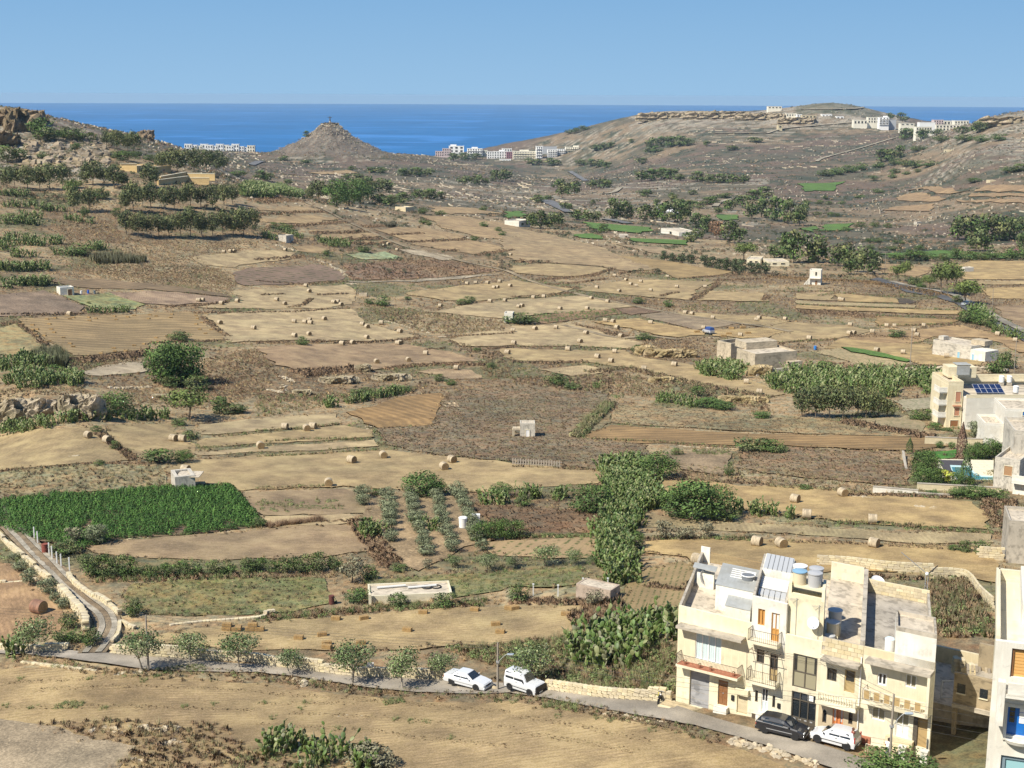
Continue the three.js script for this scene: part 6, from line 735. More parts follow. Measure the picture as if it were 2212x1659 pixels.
// --- A: yellow house with the wide balcony
{
  const [g, O] = house('yellow two storey house with wide iron balcony at the end of the terrace', sA, sB), hp = fp(1465,1308)[1], hr = hp - 0.95, K = 14.5;
  const win = fr(2,3,[1580,500,1805,745]), gar = fr(2,3,[1530,830,1700,1140]), door = fr(2,3,[1775,890,1860,1122]), shut = fr(2,3,[1938,1022,2030,1195]);
  const outl = [[sA, -0.4],[sB, -0.4],[sB, fp(1617,1345)[1]],[sA, hp]];
  part(g, 'front_wall', facade(O, outl, [win, gar, door, shut]), M_YELLOW);
  part(g, 'body', hexa(WK, sA, sB - 0.01,0.28, K, -0.4, hr, O), M_YELLOW);
  part(g, 'roof_terrace', hexa(WK, sA + 0.25, sB - 0.02,0.3, K - 0.1, hr, hr + 0.03, O), M_ROOF);
  part(g, 'parapet', hexa(WK, sA, sA + 0.22,0.28, K, hr, hp, O), M_CONC); part(g, 'parapet_pillar', hexa(WK, sA, sA + 0.9, K - 0.25, K, hr, hp + 0.5, O), M_WHITEW);
  railing(g, O, WK, [[sA + 0.9, K - 0.1],[sB - 0.1, K - 0.1]],1.0, hr, std(lin(0.38,0.25,0.12)), 0.14);
  windowIn(g, O, win, { n: 4, curtain: M_CURT, fw: 0.07 });
  const gd = part(g, 'garage_door', fbox(O, gar, -0.22,-0.18), M_GARAGE); for (let i = 1; i < 5; i++) { const y = lerp(gar.h0, gar.h1, i / 5); part(gd, 'slat_seam', hexa(WF, gar.s0, gar.s1,-0.181,-0.172, y - 0.012, y + 0.012, O), M_CONC); }
  const dd = part(g, 'front_door', fbox(O, door, -0.2,-0.15), M_DOOR); for (let i = 0; i < 2; i++) for (let j = 0; j < 4; j++) { const a = lerp(door.s0, door.s1,0.1 + i * 0.45), b = lerp(door.s0, door.s1,0.43 + i * 0.45), y0 = lerp(door.h0, door.h1,0.06 + j * 0.23), y1 = lerp(door.h0, door.h1,0.24 + j * 0.23); part(dd, 'door_panel', hexa(WF, a, b, -0.15,-0.125, y0, y1, O), M_DOOR); } part(dd, 'door_knob', new THREE.SphereGeometry(0.05,8,6).translate(...WF(lerp(door.s0, door.s1,0.5), -0.1, lerp(door.h0, door.h1,0.45)).sub(O).toArray()), M_AL);
  part(g, 'door_canopy', hexa(WF, door.s0 - 0.2, door.s1 + 0.25,0,0.35, door.h1 + 0.02, door.h1 + 0.16, O), M_PALE);
  part(g, 'side_shutter', fbox(O, shut, -0.2,-0.12), M_LIME); part(g, 'shutter_box', hexa(WF, shut.s0 - 0.05, shut.s1 + 0.15,0,0.35, shut.h1 + 0.02, shut.h1 + 0.5, O), M_YELLOW);
  const sl = fr(2,3,[1530,760,1890,830]), bs0 = fp(...Z(2,3,[1500,760])[0])[0], bs1 = fp(...Z(2,3,[1945,830])[0])[0], bh = fr(2,3,[1700,720,1720,775]).h0 - 0.0;
  const by = gar.h1 + 0.42, c0 = sA + 0.35, c1 = sB - 0.62;
  part(g, 'balcony_slab', hexa(WF, c0, c1,0,0.95, by, by + 0.2, O), M_PALE); part(g, 'balcony_tiles', hexa(WF, c0 + 0.05, c1 - 0.05,0.01,0.9, by + 0.2, by + 0.215, O), M_TERRA);
  { const l = []; for (let i = 0; i <= 46; i++) { const s = lerp(c0 + 0.03, c1 - 0.03, i / 46), p = [[0.88,0.1],[1.06,0.3],[1.04,0.55],[0.88,0.95]].map(([o, y]) => WF(s, o, by + 0.15 + y).sub(O)); for (let k = 1; k < 4; k++) l.push(bar(p[k - 1], p[k],0.011,4)); } for (const s of [c0 + 0.03, c1 - 0.03]) for (let i = 0; i <= 8; i++) { const p = [[0,0.1],[0,0.95]].map(([o, y]) => WF(s, 0.02 + i / 8 * 0.86, by + 0.15 + y).sub(O)); l.push(bar(p[0], p[1],0.011,4)); } l.push(bar(WF(c0 + 0.03,0.88, by + 1.1).sub(O), WF(c1 - 0.03,0.88, by + 1.1).sub(O), 0.025)); for (const s of [c0 + 0.03, c1 - 0.03]) l.push(bar(WF(s, 0, by + 1.1).sub(O), WF(s, 0.88, by + 1.1).sub(O), 0.025)); part(g, 'balcony_railing', merge(l), M_IRON); }
  const cy = win.h1 + 0.22; part(g, 'canopy', (() => { const b = hexa(WF, c0 - 0.1, c1 + 0.2,0,0.95, cy, cy + 0.22, O); return b; })(), M_CONC);
  for (const s of [c0 + 0.7, c0 + 2.0, c0 + 3.0, c1 - 0.5]) { const f = thing('flower_pot', 'terracotta flower pot on the wide iron balcony', 'flower pot', WF(s, 0.6, by + 0.215), 0, 'flower pots on the wide balcony'); part(f, 'pot', cyl(0.14,0.1,0.22,10), M_TERRA); const l = new Geo(); for (let i = 0; i < 30; i++) { const o = V(RS(1), R(0.2,1), RS(1)).normalize(); l.leaf(V(o.x * 0.14,0.24 + o.y * 0.16, o.z * 0.14), o, 0.05, rnd() < 0.3 ? [0.4,0.05,0.05] : [0.08,0.13,0.04]); } part(f, 'plant', l.build(), M_LEAF); }
  part(g, 'door_step', hexa(WF, door.s0 - 0.15, door.s1 + 0.15,0,0.5, gr(door.s0) - 0.3, door.h0 + 0.02, O), M_WHITEW); part(g, 'letter_box', hexa(WF, door.s1 + 0.35, door.s1 + 0.6,0,0.1, door.h0 + 0.7, door.h0 + 1.15, O), M_BLACK);
  // roof rooms
  const [r0s, r0k] = rp(1543.8,1318, hr), top1 = hr + 2.2; part(g, 'roof_room', hexa(WK, r0s, sB - 0.25, r0k + 0.2, r0k + 5.6, hr + 0.03, top1, O), M_WHITEW); part(g, 'roof_room_top', hexa(WK, r0s - 0.05, sB - 0.2, r0k + 0.15, r0k + 5.65, top1, top1 + 0.06, O), M_SHED);
  part(g, 'roof_room', hexa(WK, r0s + 1.2, sB - 0.22,0.9, r0k + 0.2, hr + 0.03, hr + 1.5, O), M_WHITEW, 'low white washroom on the roof'); part(g, 'roof_room_top', hexa(WK, r0s + 1.15, sB - 0.22,0.85, r0k + 0.19, hr + 1.5, hr + 1.55, O), M_SHED);
  part(g, 'skylight', merge([0,1,2,3,4].map((i) => hexa(WK, r0s + 1.0, sB - 0.4, r0k + 2.6 + i * 0.5, r0k + 2.66 + i * 0.5, top1 + 0.06, top1 + 0.12, O))), M_WHITE); part(g, 'roof_vent', hexa(WF, sB - 1.7, sB - 0.5,-0.9,-0.86, hr + 0.35, hr + 0.8, O), M_IRON);
  const [w0s, w0k] = rp(1520,1285, hr); part(g, 'water_heater', hexa(WK, w0s - 0.9, w0s + 0.7, w0k + 1.6, w0k + 2.5, hr + 0.03, hr + 1.3, O), M_WHITEW); part(g, 'awning', hexa(WK, w0s - 1.3, w0s + 0.9, w0k + 1.4, w0k + 2.7, hr + 1.75, hr + 1.8, O), M_SHED);
  // pavement and kerb in front
}
// --- B: narrow tall house
{
  const [g, O] = house('narrow white topped three storey house with two iron balconies', sB, sC), hp = fp(1624,1287)[1], hp2 = fp(1693,1304)[1], K = 14.8;
  const w1 = fr(2,3,[2120,290,2180,430]), d1 = fr(3,3,[35,325,105,570]), w2 = fr(2,3,[2108,640,2175,755]), d2 = fr(3,3,[22,675,92,915]), n1 = fr(2,3,[2095,990,2120,1090]), d3 = fr(2,3,[2150,975,2205,1180]), n2 = fr(3,3,[45,1035,70,1140]);
  const mid = (d1.h0 + w2.h1) / 2 + 0.1;
  part(g, 'front_wall', facade(O, [[sB, -0.2],[sC, -0.2],[sC, mid],[sB, mid]],[w2, d2, n1, d3, n2]), M_CREAMW); part(g, 'upper_front_wall', facade(O, [[sB, mid],[sC, mid],[sC, hp2],[sB, hp]],[w1, d1]), M_WHITEW);
  part(g, 'body', hexa(WK, sB, sC - 0.01,0.28, K, -0.4, mid, O), M_CREAMW); part(g, 'upper_body', hexa(WK, sB, sC - 0.01,0.28, K * 0.72, mid, hp - 0.75, O), M_WHITEW); part(g, 'parapet', hexa(WK, sB, sB + 0.2,0.28, K * 0.72, hp - 0.75, hp + 0.05, O), M_CONC); part(g, 'parapet', hexa(WK, sC - 0.2, sC, 0.28, K * 0.72, hp - 0.75, hp2 + 0.02, O), M_CONC);
  // opal roof panels over the light well
  const hr = hp - 0.6; for (let i = 0; i < 5; i++) for (let j = 0; j < 2; j++) part(g, 'roof_panel', hexa(WK, lerp(sB + 0.25, sC - 0.25, i / 5) + 0.03, lerp(sB + 0.25, sC - 0.25, (i + 1) / 5) - 0.03,0.4 + j * 1.5,1.82 + j * 1.5, hr, hr + 0.06 + j * 0.12, O), M_OPAL); part(g, 'roof_panel', hexa(WK, sB + 0.25, sC - 0.25,3.6,6.4, hr + 0.1, hr + 0.16, O), M_OPAL); for (let i = 0; i < 7; i++) part(g, 'roof_rib', hexa(WK, sB + 0.25, sC - 0.25,3.7 + i * 0.4,3.76 + i * 0.4, hr + 0.16, hr + 0.2, O), M_WHITE);
  part(g, 'roof_room', hexa(WK, sB + 0.2, sC - 0.1,6.6, K * 0.72, hp - 0.75, hr + 0.7, O), M_WHITEW); for (let i = 0; i < 6; i++) part(g, 'roof_panel', hexa(WK, lerp(sB + 0.25, sC - 0.15, i / 6) + 0.03, lerp(sB + 0.25, sC - 0.15, (i + 1) / 6) - 0.03,6.7, K * 0.72 - 0.1, hr + 0.7, hr + 0.78, O), M_OPAL);
  windowIn(g, O, w1, { n: 2, frame: M_WOODW, back: M_WOODW }); windowIn(g, O, d1, { n: 2, frame: M_WOODW, mid: 0.42, low: M_WOODW, curtain: M_WHITE, door: 1 }); windowIn(g, O, w2, { n: 1, frame: M_IRON }); windowIn(g, O, d2, { n: 2, frame: M_IRON, mid: 0.45, low: M_TAN, door: 1 }); windowIn(g, O, n1, { n: 1, frame: M_BROWN }); windowIn(g, O, n2, { n: 1, frame: M_BROWN }); windowIn(g, O, d3, { n: 2, frame: M_WHITE, mid: 0.45, low: M_CURT, door: 1 });
  for (const [y, lab] of [[d1.h0 - 0.02, 'upper'],[d2.h0 - 0.02, 'lower']]) { part(g, 'balcony_slab', hexa(WF, sB + 0.1, sC - 0.3,0,0.9, y - 0.22, y, O), M_PALE); railing(g, O, WF, [[sB + 0.12,0.02],[sB + 0.12,0.86],[sC - 0.32,0.86],[sC - 0.32,0.02]],0.95, y, M_IRON, 0.16,0.012, 'balcony_railing'); }
  { const y = d2.h1 + 0.1, l = []; for (const s of [sB + 0.15, sB + 1.5, sC - 0.35]) l.push(bar(WF(s, 0, y).sub(O), WF(s, 1.1, y - 0.05).sub(O), 0.025), bar(WF(s, 1.0, y).sub(O), WF(s, 0.86, d2.h0).sub(O), 0.02)); l.push(bar(WF(sB - 0.1,1.0, y).sub(O), WF(sC - 0.1,1.0, y).sub(O), 0.025), bar(WF(sB - 0.1,0.4, y).sub(O), WF(sC - 0.1,0.4, y).sub(O), 0.02)); part(g, 'awning_frame', merge(l), M_IRON); }
  part(g, 'door_step', hexa(WF, d3.s0 - 0.2, d3.s1 + 0.25,0,0.6, gr(d3.s0) - 0.3, d3.h0 + 0.02, O), M_WHITEW); part(g, 'cellar_vent', hexa(WF, sB + 0.35, sB + 1.1,0,0.02,0.55,0.95, O), M_IRON); part(g, 'letter_box', hexa(WF, sC - 0.4, sC - 0.15,0,0.1, n2.h0 + 0.1, n2.h0 + 0.5, O), M_BLACK);
}
// --- C: house with the brown glazed front and the stair tower
{
  const [g, O] = house('cream house with brown glazed shop front and yellow stair tower', sC, sD), hp = fp(1695,1369)[1], hp2 = fp(1771,1386)[1], K = 17;
  const win = fr(3,3,[220,690,430,980]), dr = fr(3,3,[205,1015,420,1335]);
  part(g, 'front_wall', facade(O, [[sC, 0],[sD, 0],[sD, hp2],[sC, hp]],[win, dr]), M_PALE); part(g, 'body', hexa(WK, sC, sD - 0.01,0.28, K, -0.4, hp2 - 0.9, O), M_PALE); part(g, 'roof_terrace', hexa(WK, sC + 0.02, sD - 0.02,0.3, K, hp2 - 0.9, hp2 - 0.87, O), M_ROOF);
  const wv = windowIn(g, O, win, { n: 2, frame: M_BROWN, fw: 0.09, mid: 0.47, back: M_OLIVEP, low: M_OLIVEP }); for (const [a, b] of [[0.03,0.14],[0.86,0.97]]) part(wv, 'pane', hexa(WF, lerp(win.s0, win.s1, a), lerp(win.s0, win.s1, b), -0.17,-0.12, lerp(win.h0, win.h1,0.5), win.h1 - 0.08, O), M_DARKIN);
  const dv = windowIn(g, O, dr, { n: 3, frame: M_BROWN, fw: 0.08, mid: 0.78, door: 1 }); part(dv, 'door_rail', hexa(WF, dr.s0, dr.s1,-0.17,-0.1, dr.h0, lerp(dr.h0, dr.h1,0.3), O), M_BROWN); for (let i = 0; i < 4; i++) part(dv, 'letter_flap', hexa(WF, lerp(dr.s0, dr.s1,0.07 + i * 0.23), lerp(dr.s0, dr.s1,0.17 + i * 0.23), -0.1,-0.085, lerp(dr.h0, dr.h1,0.24), lerp(dr.h0, dr.h1,0.27), O), M_AL); part(dv, 'notice', hexa(WF, lerp(dr.s0, dr.s1,0.64), lerp(dr.s0, dr.s1,0.86), -0.1,-0.08, lerp(dr.h0, dr.h1,0.82), lerp(dr.h0, dr.h1,0.97), O), M_WHITE); part(g, 'door_step', hexa(WF, dr.s0 - 0.1, dr.s1 + 0.1,0,0.5, gr(dr.s0) - 0.4, dr.h0 + 0.02, O), M_PALE);
  // stair tower with the tank stand
  const th = fp(1714,1266)[1], k1 = 2.9; part(g, 'stair_tower', hexa(WK, sC + 0.05, sD + 0.02,0.5, k1, hp2 - 0.9, th - 1.0, O), M_YELLOW); part(g, 'tank_stand', merge([hexa(WK, sC + 0.05, sC + 0.3,0.5, k1, th - 1.0, th, O), hexa(WK, sD - 0.23, sD + 0.02,0.5, k1, th - 1.0, th, O), hexa(WK, sC + 0.3, sD - 0.23,0.5,0.75, th - 1.0, th - 0.75, O)]), M_YELLOW); part(g, 'stand_slab', hexa(WK, sC + 0.3, sD - 0.23,0.8, k1, th - 0.35, th - 0.2, O), M_PALE);
  const tank = (W, a, b, y, r, h, m, lid, lab) => { const t = thing('water_tank', lab, 'water tank', W(a, b, y)); part(t, 'drum', cyl(r * 0.98, r * 0.92, h, 18), m); part(t, 'lid', merge([cyl(r * 1.07, r * 1.07,0.07,18,0, h, 0), cyl(0.3 * r, r * 1.0,0.06,18,0, h + 0.07,0)]), lid); };
  const BLUEL = std(lin(0.2,0.36,0.5)), CREAMT = std(lin(0.66,0.56,0.38), { roughness: 0.6 });
  tank(WK, sC + 0.85,1.4, th - 0.2,0.55,1.0, CREAMT, BLUEL, 'cream water tank with blue lid on the stair tower'); tank(WK, sC + 0.8,2.65, th - 0.2,0.55,1.0, M_WHITE, M_WHITE, 'white water tank behind the blue lidded one'); tank(WK, sC + 2.1,1.5, th - 0.2,0.55,1.05, M_AL, M_AL, 'front grey metal water tank on the stair tower'); tank(WK, sC + 2.15,2.7, th - 0.2,0.55,1.05, M_AL, M_AL, 'rear grey metal water tank on the stair tower');
  const rr = hp2 - 0.87; tank(WK, sD + 0.85,3.9, rr + 1.2,0.55,1.0, M_AL, M_AL, 'grey metal water tank on the pier beside the tower'); tank(WK, sD + 0.75,2.4, rr + 0.7,0.5,1.05, CREAMT, M_AL, 'cream water tank with steel lid beside the tower'); tank(WK, sD + 0.55,1.55, rr, 0.4,0.9, M_WHITE, M_OPAL, 'open white barrel at the foot of the tower');
  const pier = thing('tank_pier', 'yellow masonry pier carrying the tanks beside the tower', 'pier', WK(sD + 0.8,3.1, rr)); part(pier, 'pier', hexa(WK, sD + 0.3, sD + 1.35,3.3,4.5, rr, rr + 1.2, WK(sD + 0.8,3.1, rr)), M_YELLOW); part(pier, 'low_pier', hexa(WK, sD + 0.3, sD + 1.2,1.95,3.29, rr, rr + 0.7, WK(sD + 0.8,3.1, rr)), M_YELLOW);
  const ant = (s, k, y, h, lab) => { const t = thing('roof_antenna', lab, 'antenna', WK(s, k, y)); part(t, 'mast', cyl(0.02,0.02, h, 5), M_STEEL); const l = []; for (let i = 0; i < 9; i++) l.push(box(0.012,0.012,0.7 - i * 0.04,-0.5 + i * 0.12, h - 0.1,0)); l.push(box(1.1,0.02,0.02,0, h - 0.1,0)); part(t, 'aerial', merge(l), M_STEEL); };
  ant(sC + 0.75,0.42, hp2 - 0.6,3.6, 'thin aerial mast before the blue lidded tank'); ant(sD - 0.4,0.42, hp2 - 0.6,3.4, 'thin aerial mast before the metal tanks');
  const dish = (p, r, m, lab, yaw, tilt) => { const t = thing('satellite_dish', lab, 'satellite dish', p, yaw); const b = []; for (let i = 0; i <= 8; i++) { const a = i / 8; b.push(new THREE.Vector2(Math.max(0.001, a * r), a * a * r * 0.25)); } const bowl = part(t, 'bowl', new THREE.LatheGeometry(b, 24).rotateX(Math.PI / 2 - tilt).translate(0,0,0.1), m); part(t, 'arm', bar(V(0,-r * 0.8,0.12), V(0,-r * 0.1, r * 1.1), 0.02), M_STEEL); part(t, 'feed', new THREE.SphereGeometry(0.06,8,6).translate(0,-r * 0.1, r * 1.1), M_STEEL); part(t, 'bracket', bar(V(0,0,0.1), V(0,-r * 0.9,-0.2), 0.03), M_STEEL); bowl.material.side = THREE.DoubleSide; };
  const MD = std(lin(0.72,0.73,0.75), { roughness: 0.5, side: THREE.DoubleSide }), faceYaw = Math.atan2(HN.x, HN.z);
  const [ds, dh] = fp(1751,1344); dish(WF(ds + 0.25,-0.15, dh), 0.5, MD, 'round satellite dish on the yellow stair tower', faceYaw - 0.1,0.25);
  const [es, ek] = rp(1893,1274, fp(1870,1395)[1] - 1.0); dish(WK(es, ek, fp(1870,1395)[1] - 0.25), 0.6, MD, 'white satellite dish lying on the flat grey roof', 0.3,1.0); const [as, ak] = rp(1511,1268, fp(1465,1308)[1] - 0.95); dish(WK(as + 0.1, ak, fp(1465,1308)[1] - 0.05), 0.62, MD, 'grey satellite dish behind the yellow parapet', 1.0,0.3);
  const [bs, bk] = rp(1615,1278, fp(1465,1308)[1] + 0.3); const bt = thing('barrel_tank', 'dark grey barrel with white rim on the yellow house', 'water tank', WK(Math.min(bs, sB - 0.8), bk + 0.2, fp(1465,1308)[1] + 0.65)); part(bt, 'drum', cyl(0.58,0.5,1.05,20), std(lin(0.17,0.18,0.19), { roughness: 0.5 })); part(bt, 'rim', merge([new THREE.TorusGeometry(0.58,0.05,6,22).rotateX(Math.PI / 2).translate(0,1.06,0), cyl(0.55,0.55,0.02,20,0,0.98,0)]), M_WHITE); part(bt, 'stand', merge([box(0.9,0.4,0.12,0,-0.2,0.3), box(0.9,0.4,0.12,0,-0.2,-0.3)]), M_CONC);
}
// --- D: house with the balustrade
{
  const [g, O] = house('cream house with stone balustrade balcony and orange door', sD, sE), hp = fp(1772,1385)[1], hp2 = fp(1858,1394)[1], K = 17.5;
  const w = fr(3,3,[515,800,600,910]), d = fr(3,3,[665,815,758,1010]), od = fr(3,3,[562,1110,655,1345]), a1 = { ...fr(3,3,[476,1150,510,1270]), arch: 1 }, a2 = { ...fr(3,3,[700,1165,735,1285]), arch: 1 }; a1.s1 = Math.max(a1.s1, a1.s0 + 0.34); a2.s1 = Math.max(a2.s1, a2.s0 + 0.34);
  const cy = fr(3,3,[640,720,650,725]).h0, by = fr(3,3,[620,1075,640,1080]).h0;
  part(g, 'front_wall', facade(O, [[sD, 0.2],[sE, 0.2],[sE, by - 0.1],[sD, by - 0.1]],[od, a1, a2]), M_LIMEW()); part(g, 'upper_front_wall', facade(O, [[sD, by - 0.1],[sE, by - 0.1],[sE, cy + 0.1],[sD, cy + 0.1]],[w, d]), M_CREAMW);
  part(g, 'body', hexa(WK, sD, sE - 0.01,0.28, K, -0.4, hp2 - 1.1, O), M_LIME); part(g, 'roof_terrace', hexa(WK, sD + 0.02, sE - 0.02,0.3, K - 0.3, hp2 - 1.1, hp2 - 1.07, O), M_ROOF);
  // parapet of bare blocks, laid in courses
  const pr = part(g, 'parapet', hexa(WK, sD + 0.02, sE - 0.02,0.06,0.22, cy + 0.1, hp2 - 0.02, O), M_CONC), rows = 4, ch = (hp2 - cy - 0.1) / rows; for (let r = 0; r < rows; r++) for (let s = sD + (r % 2) * 0.25; s < sE - 0.1; s += 0.52) { const s1 = Math.min(s + 0.5, sE - 0.02); part(pr, 'block', hexa(WF, Math.max(s, sD + 0.02), s1,-0.06,0, cy + 0.1 + r * ch + 0.012, cy + 0.1 + (r + 1) * ch - 0.012, O), pick([M_LIME, M_STONE[0], M_STONE[1]])); }
  part(g, 'party_wall', hexa(WK, sE - 0.3, sE + 0.08,0.3, K, hp2 - 1.1, hp2 + 0.25, O), M_CONC); part(g, 'back_wall', hexa(WK, sD, sE - 0.3, K - 0.3, K, hp2 - 1.1, hp2 + 0.35, O), M_PALE);
  windowIn(g, O, w, { n: 2, frame: M_BROWN }); windowIn(g, O, d, { n: 1, frame: M_TAN, mid: 0.45, low: M_TAN, door: 1, fw: 0.09 }); const ow = windowIn(g, O, od, { n: 3, frame: M_ORANGE, door: 1, back: M_ORANGE, fw: 0.08 }); part(ow, 'pane', merge([hexa(WF, lerp(od.s0, od.s1,0.1), lerp(od.s0, od.s1,0.28), -0.17,-0.14, lerp(od.h0, od.h1,0.35), lerp(od.h0, od.h1,0.85), O), hexa(WF, lerp(od.s0, od.s1,0.72), lerp(od.s0, od.s1,0.9), -0.17,-0.14, lerp(od.h0, od.h1,0.35), lerp(od.h0, od.h1,0.85), O)]), M_OPAL); windowIn(g, O, a1, { n: 1, frame: M_IRON }); windowIn(g, O, a2, { n: 1, frame: M_IRON });
  part(g, 'canopy', hexa(WF, sD + 0.25, sE - 0.02,0,0.95, cy - 0.12, cy + 0.1, O), M_CONC); part(g, 'balcony_slab', hexa(WF, sD + 0.05, sE - 0.02,0,1.0, by - 0.25, by, O), M_CREAMW);
  const bal = (() => { const p = [[0.05,0],[0.06,0.04],[0.035,0.1],[0.075,0.22],[0.06,0.34],[0.035,0.5],[0.06,0.56],[0.055,0.6]].map(([r, y]) => new THREE.Vector2(r, y)); return new THREE.LatheGeometry(p, 8); })(); const br = part(g, 'balustrade', merge([hexa(WF, sD + 0.08, sE - 0.05,0.85,1.0, by + 0.72, by + 0.84, O), hexa(WF, sD + 0.08, sE - 0.05,0.86,0.99, by, by + 0.1, O), hexa(WF, sD + 0.08, sD + 0.3,0.84,1.0, by + 0.1, by + 0.72, O), hexa(WF, sE - 0.28, sE - 0.05,0.84,1.0, by + 0.1, by + 0.72, O)]), M_CREAMW); for (let i = 0; i < 13; i++) { const b = part(br, 'baluster', bal, M_CREAMW); b.position.copy(WF(lerp(sD + 0.42, sE - 0.4, i / 12), 0.92, by + 0.11).sub(O)); }
  railing(g, O, WF, [[sD + 0.1,0.9],[sE - 0.2,0.9]],0.9, gr(sE) - 0.0, M_IRON, 0.16,0.013, 'stair_railing'); part(g, 'stair_landing', hexa(WF, sD + 0.05, sE - 0.05,0,0.95, gr(sD) - 0.6, gr(sE) + 0.0, O), M_PALE); part(g, 'cellar_grille', hexa(WF, sE - 0.02, sE + 0.95,0,0.1, gr(sE) + 0.1, gr(sE) + 0.75, O), M_TERRA); part(g, 'drain_pipe', merge([bar(WF(sE - 0.1,0.08, gr(sE)).sub(O), WF(sE - 0.1,0.08, hp2 - 0.9).sub(O), 0.06,7)]), M_WHITE);
}
function M_LIMEW() { return WALLM([0.60,0.50,0.36]); }
// --- E: end house with the panelled balcony and the white roof room
{
  const [g, O] = house('cream end house with panelled balcony and white roof room', sE, sX), hp = fp(1868,1396)[1], K = 15.5;
  const w1 = fr(3,3,[950,842,1030,948]), w2 = fr(3,3,[1190,858,1285,968]), aw = { ...fr(3,3,[900,1135,1015,1248]), arch: 1 }, d = fr(3,3,[1108,1165,1220,1398]), bd = fr(3,3,[1255,1160,1380,1500]);
  const cy = fr(3,3,[1120,740,1130,760]).h0, by = fr(3,3,[1120,1085,1130,1095]).h0; bd.h0 = d.h0 - 0.4;
  part(g, 'front_wall', facade(O, [[sE, 0.4],[sX, 0.4],[sX, by - 0.1],[sE, by - 0.1]],[aw, d, bd]), M_CREAMW); part(g, 'upper_front_wall', facade(O, [[sE, by - 0.1],[sX, by - 0.1],[sX, cy + 0.12],[sE, cy + 0.12]],[w1, w2]), M_PALE); part(g, 'parapet', facade(O, [[sE, cy + 0.12],[sX, cy + 0.12],[sX, hp - 0.05],[sE, hp - 0.05]],[],0.2), M_LIME);
  part(g, 'body', hexa(WK, sE, sX, 0.28, K, -0.4, hp - 1.1, O), M_CREAMW); part(g, 'roof_terrace', hexa(WK, sE + 0.08, sX - 0.2,0.3, K - 0.2, hp - 1.1, hp - 1.07, O), M_ROOFG); part(g, 'parapet', hexa(WK, sX - 0.2, sX, 0.28, K, hp - 1.1, hp - 0.1, O), M_CONC); const bw = part(g, 'back_wall', hexa(WK, sE + 0.08, sX, K - 0.2, K, hp - 1.1, hp + 0.1, O), M_LIME); for (let r = 0; r < 4; r++) for (let s = sE + 0.1 + (r % 2) * 0.3; s < sX - 0.35; s += 0.62) part(bw, 'block', hexa(WK, s, Math.min(s + 0.6, sX - 0.22), K - 0.23, K - 0.2, hp - 1.05 + r * 0.28, hp - 0.79 + r * 0.28, O), pick(M_STONE));
  // white room on the roof
  const rs = fp(...Z(3,3,[1105,560])[0])[0], rh = fp(...Z(3,3,[1420,500])[0])[1]; part(g, 'roof_room', hexa(WK, rs, sX, 0.0,3.6, hp - 1.08, rh - 0.35, O), M_WHITEW); part(g, 'roof_room_top', hexa(WK, rs + 0.15, sX - 0.15,0.15,3.45, rh - 0.35, rh - 0.32, O), M_ROOF); part(g, 'roof_room_parapet', merge([hexa(WK, rs, sX, 0,0.15, rh - 0.35, rh, O), hexa(WK, rs, sX, 3.45,3.6, rh - 0.35, rh, O), hexa(WK, rs, rs + 0.15,0.15,3.45, rh - 0.35, rh, O), hexa(WK, sX - 0.15, sX, 0.15,3.45, rh - 0.35, rh, O)]), M_CONC);
  const tk = thing('water_tank', 'tall white water tank beside the white roof room', 'water tank', WK(rs - 0.4,0.8, hp - 1.08)); part(tk, 'drum', cyl(0.36,0.36,1.8,16), M_WHITE); part(tk, 'lid', cyl(0.3,0.38,0.08,16,0,1.8,0), std(lin(0.5,0.62,0.7)));
  windowIn(g, O, w1, { n: 2, frame: M_WHITE, back: M_DARKIN, fw: 0.1 }); windowIn(g, O, w2, { n: 2, frame: M_WHITE, back: M_OLIVEP, fw: 0.07 }); windowIn(g, O, aw, { n: 2, frame: M_WHITE, back: M_OLIVEP }); windowIn(g, O, d, { n: 2, frame: M_WHITE, back: M_OLIVEP, mid: 0.45, low: M_WHITE, door: 1 }); part(g, 'wooden_gate', fbox(O, bd, -0.2,-0.15), M_PANEL); part(g, 'gate_lintel', hexa(WF, bd.s0, bd.s1,-0.15,-0.1, bd.h1 - 0.7, bd.h1, O), M_DOOR); part(g, 'gate_leaf', hexa(WF, bd.s0, lerp(bd.s0, bd.s1,0.3), -0.15,-0.02, bd.h0, bd.h1 - 0.7, O), M_BROWN);
  part(g, 'canopy', hexa(WF, sE + 0.45, sX, 0,1.0, cy - 0.15, cy + 0.12, O), M_CONC); part(g, 'side_fin', hexa(WF, sX - 0.2, sX, 0,1.0, by - 0.3, cy - 0.15, O), M_CREAMW); part(g, 'balcony_slab', hexa(WF, sE + 0.4, sX - 0.02,0.0,1.0, by - 0.3, by, O), M_PALE);
  railing(g, O, WF, [[sE + 0.43,0.02],[sE + 0.43,0.95],[sX - 0.22,0.95]],0.9, by, std(lin(0.66,0.6,0.5)), 0.2,0.016, 'balcony_railing'); for (let i = 0; i < 6; i++) { const s = lerp(sE + 0.75, sX - 0.8, i / 5); const p = part(g, 'balcony_panel', hexa(WF, s - 0.2, s + 0.22,0.97,0.99, by + 0.14, by + 0.82, O), M_PANEL); part(p, 'panel_frame', merge([hexa(WF, s - 0.24, s - 0.2,0.96,1.0, by + 0.1, by + 0.86, O), hexa(WF, s + 0.22, s + 0.26,0.96,1.0, by + 0.1, by + 0.86, O), hexa(WF, s - 0.2, s + 0.22,0.96,1.0, by + 0.1, by + 0.14, O), hexa(WF, s - 0.2, s + 0.22,0.96,1.0, by + 0.82, by + 0.86, O)]), M_PALE); }
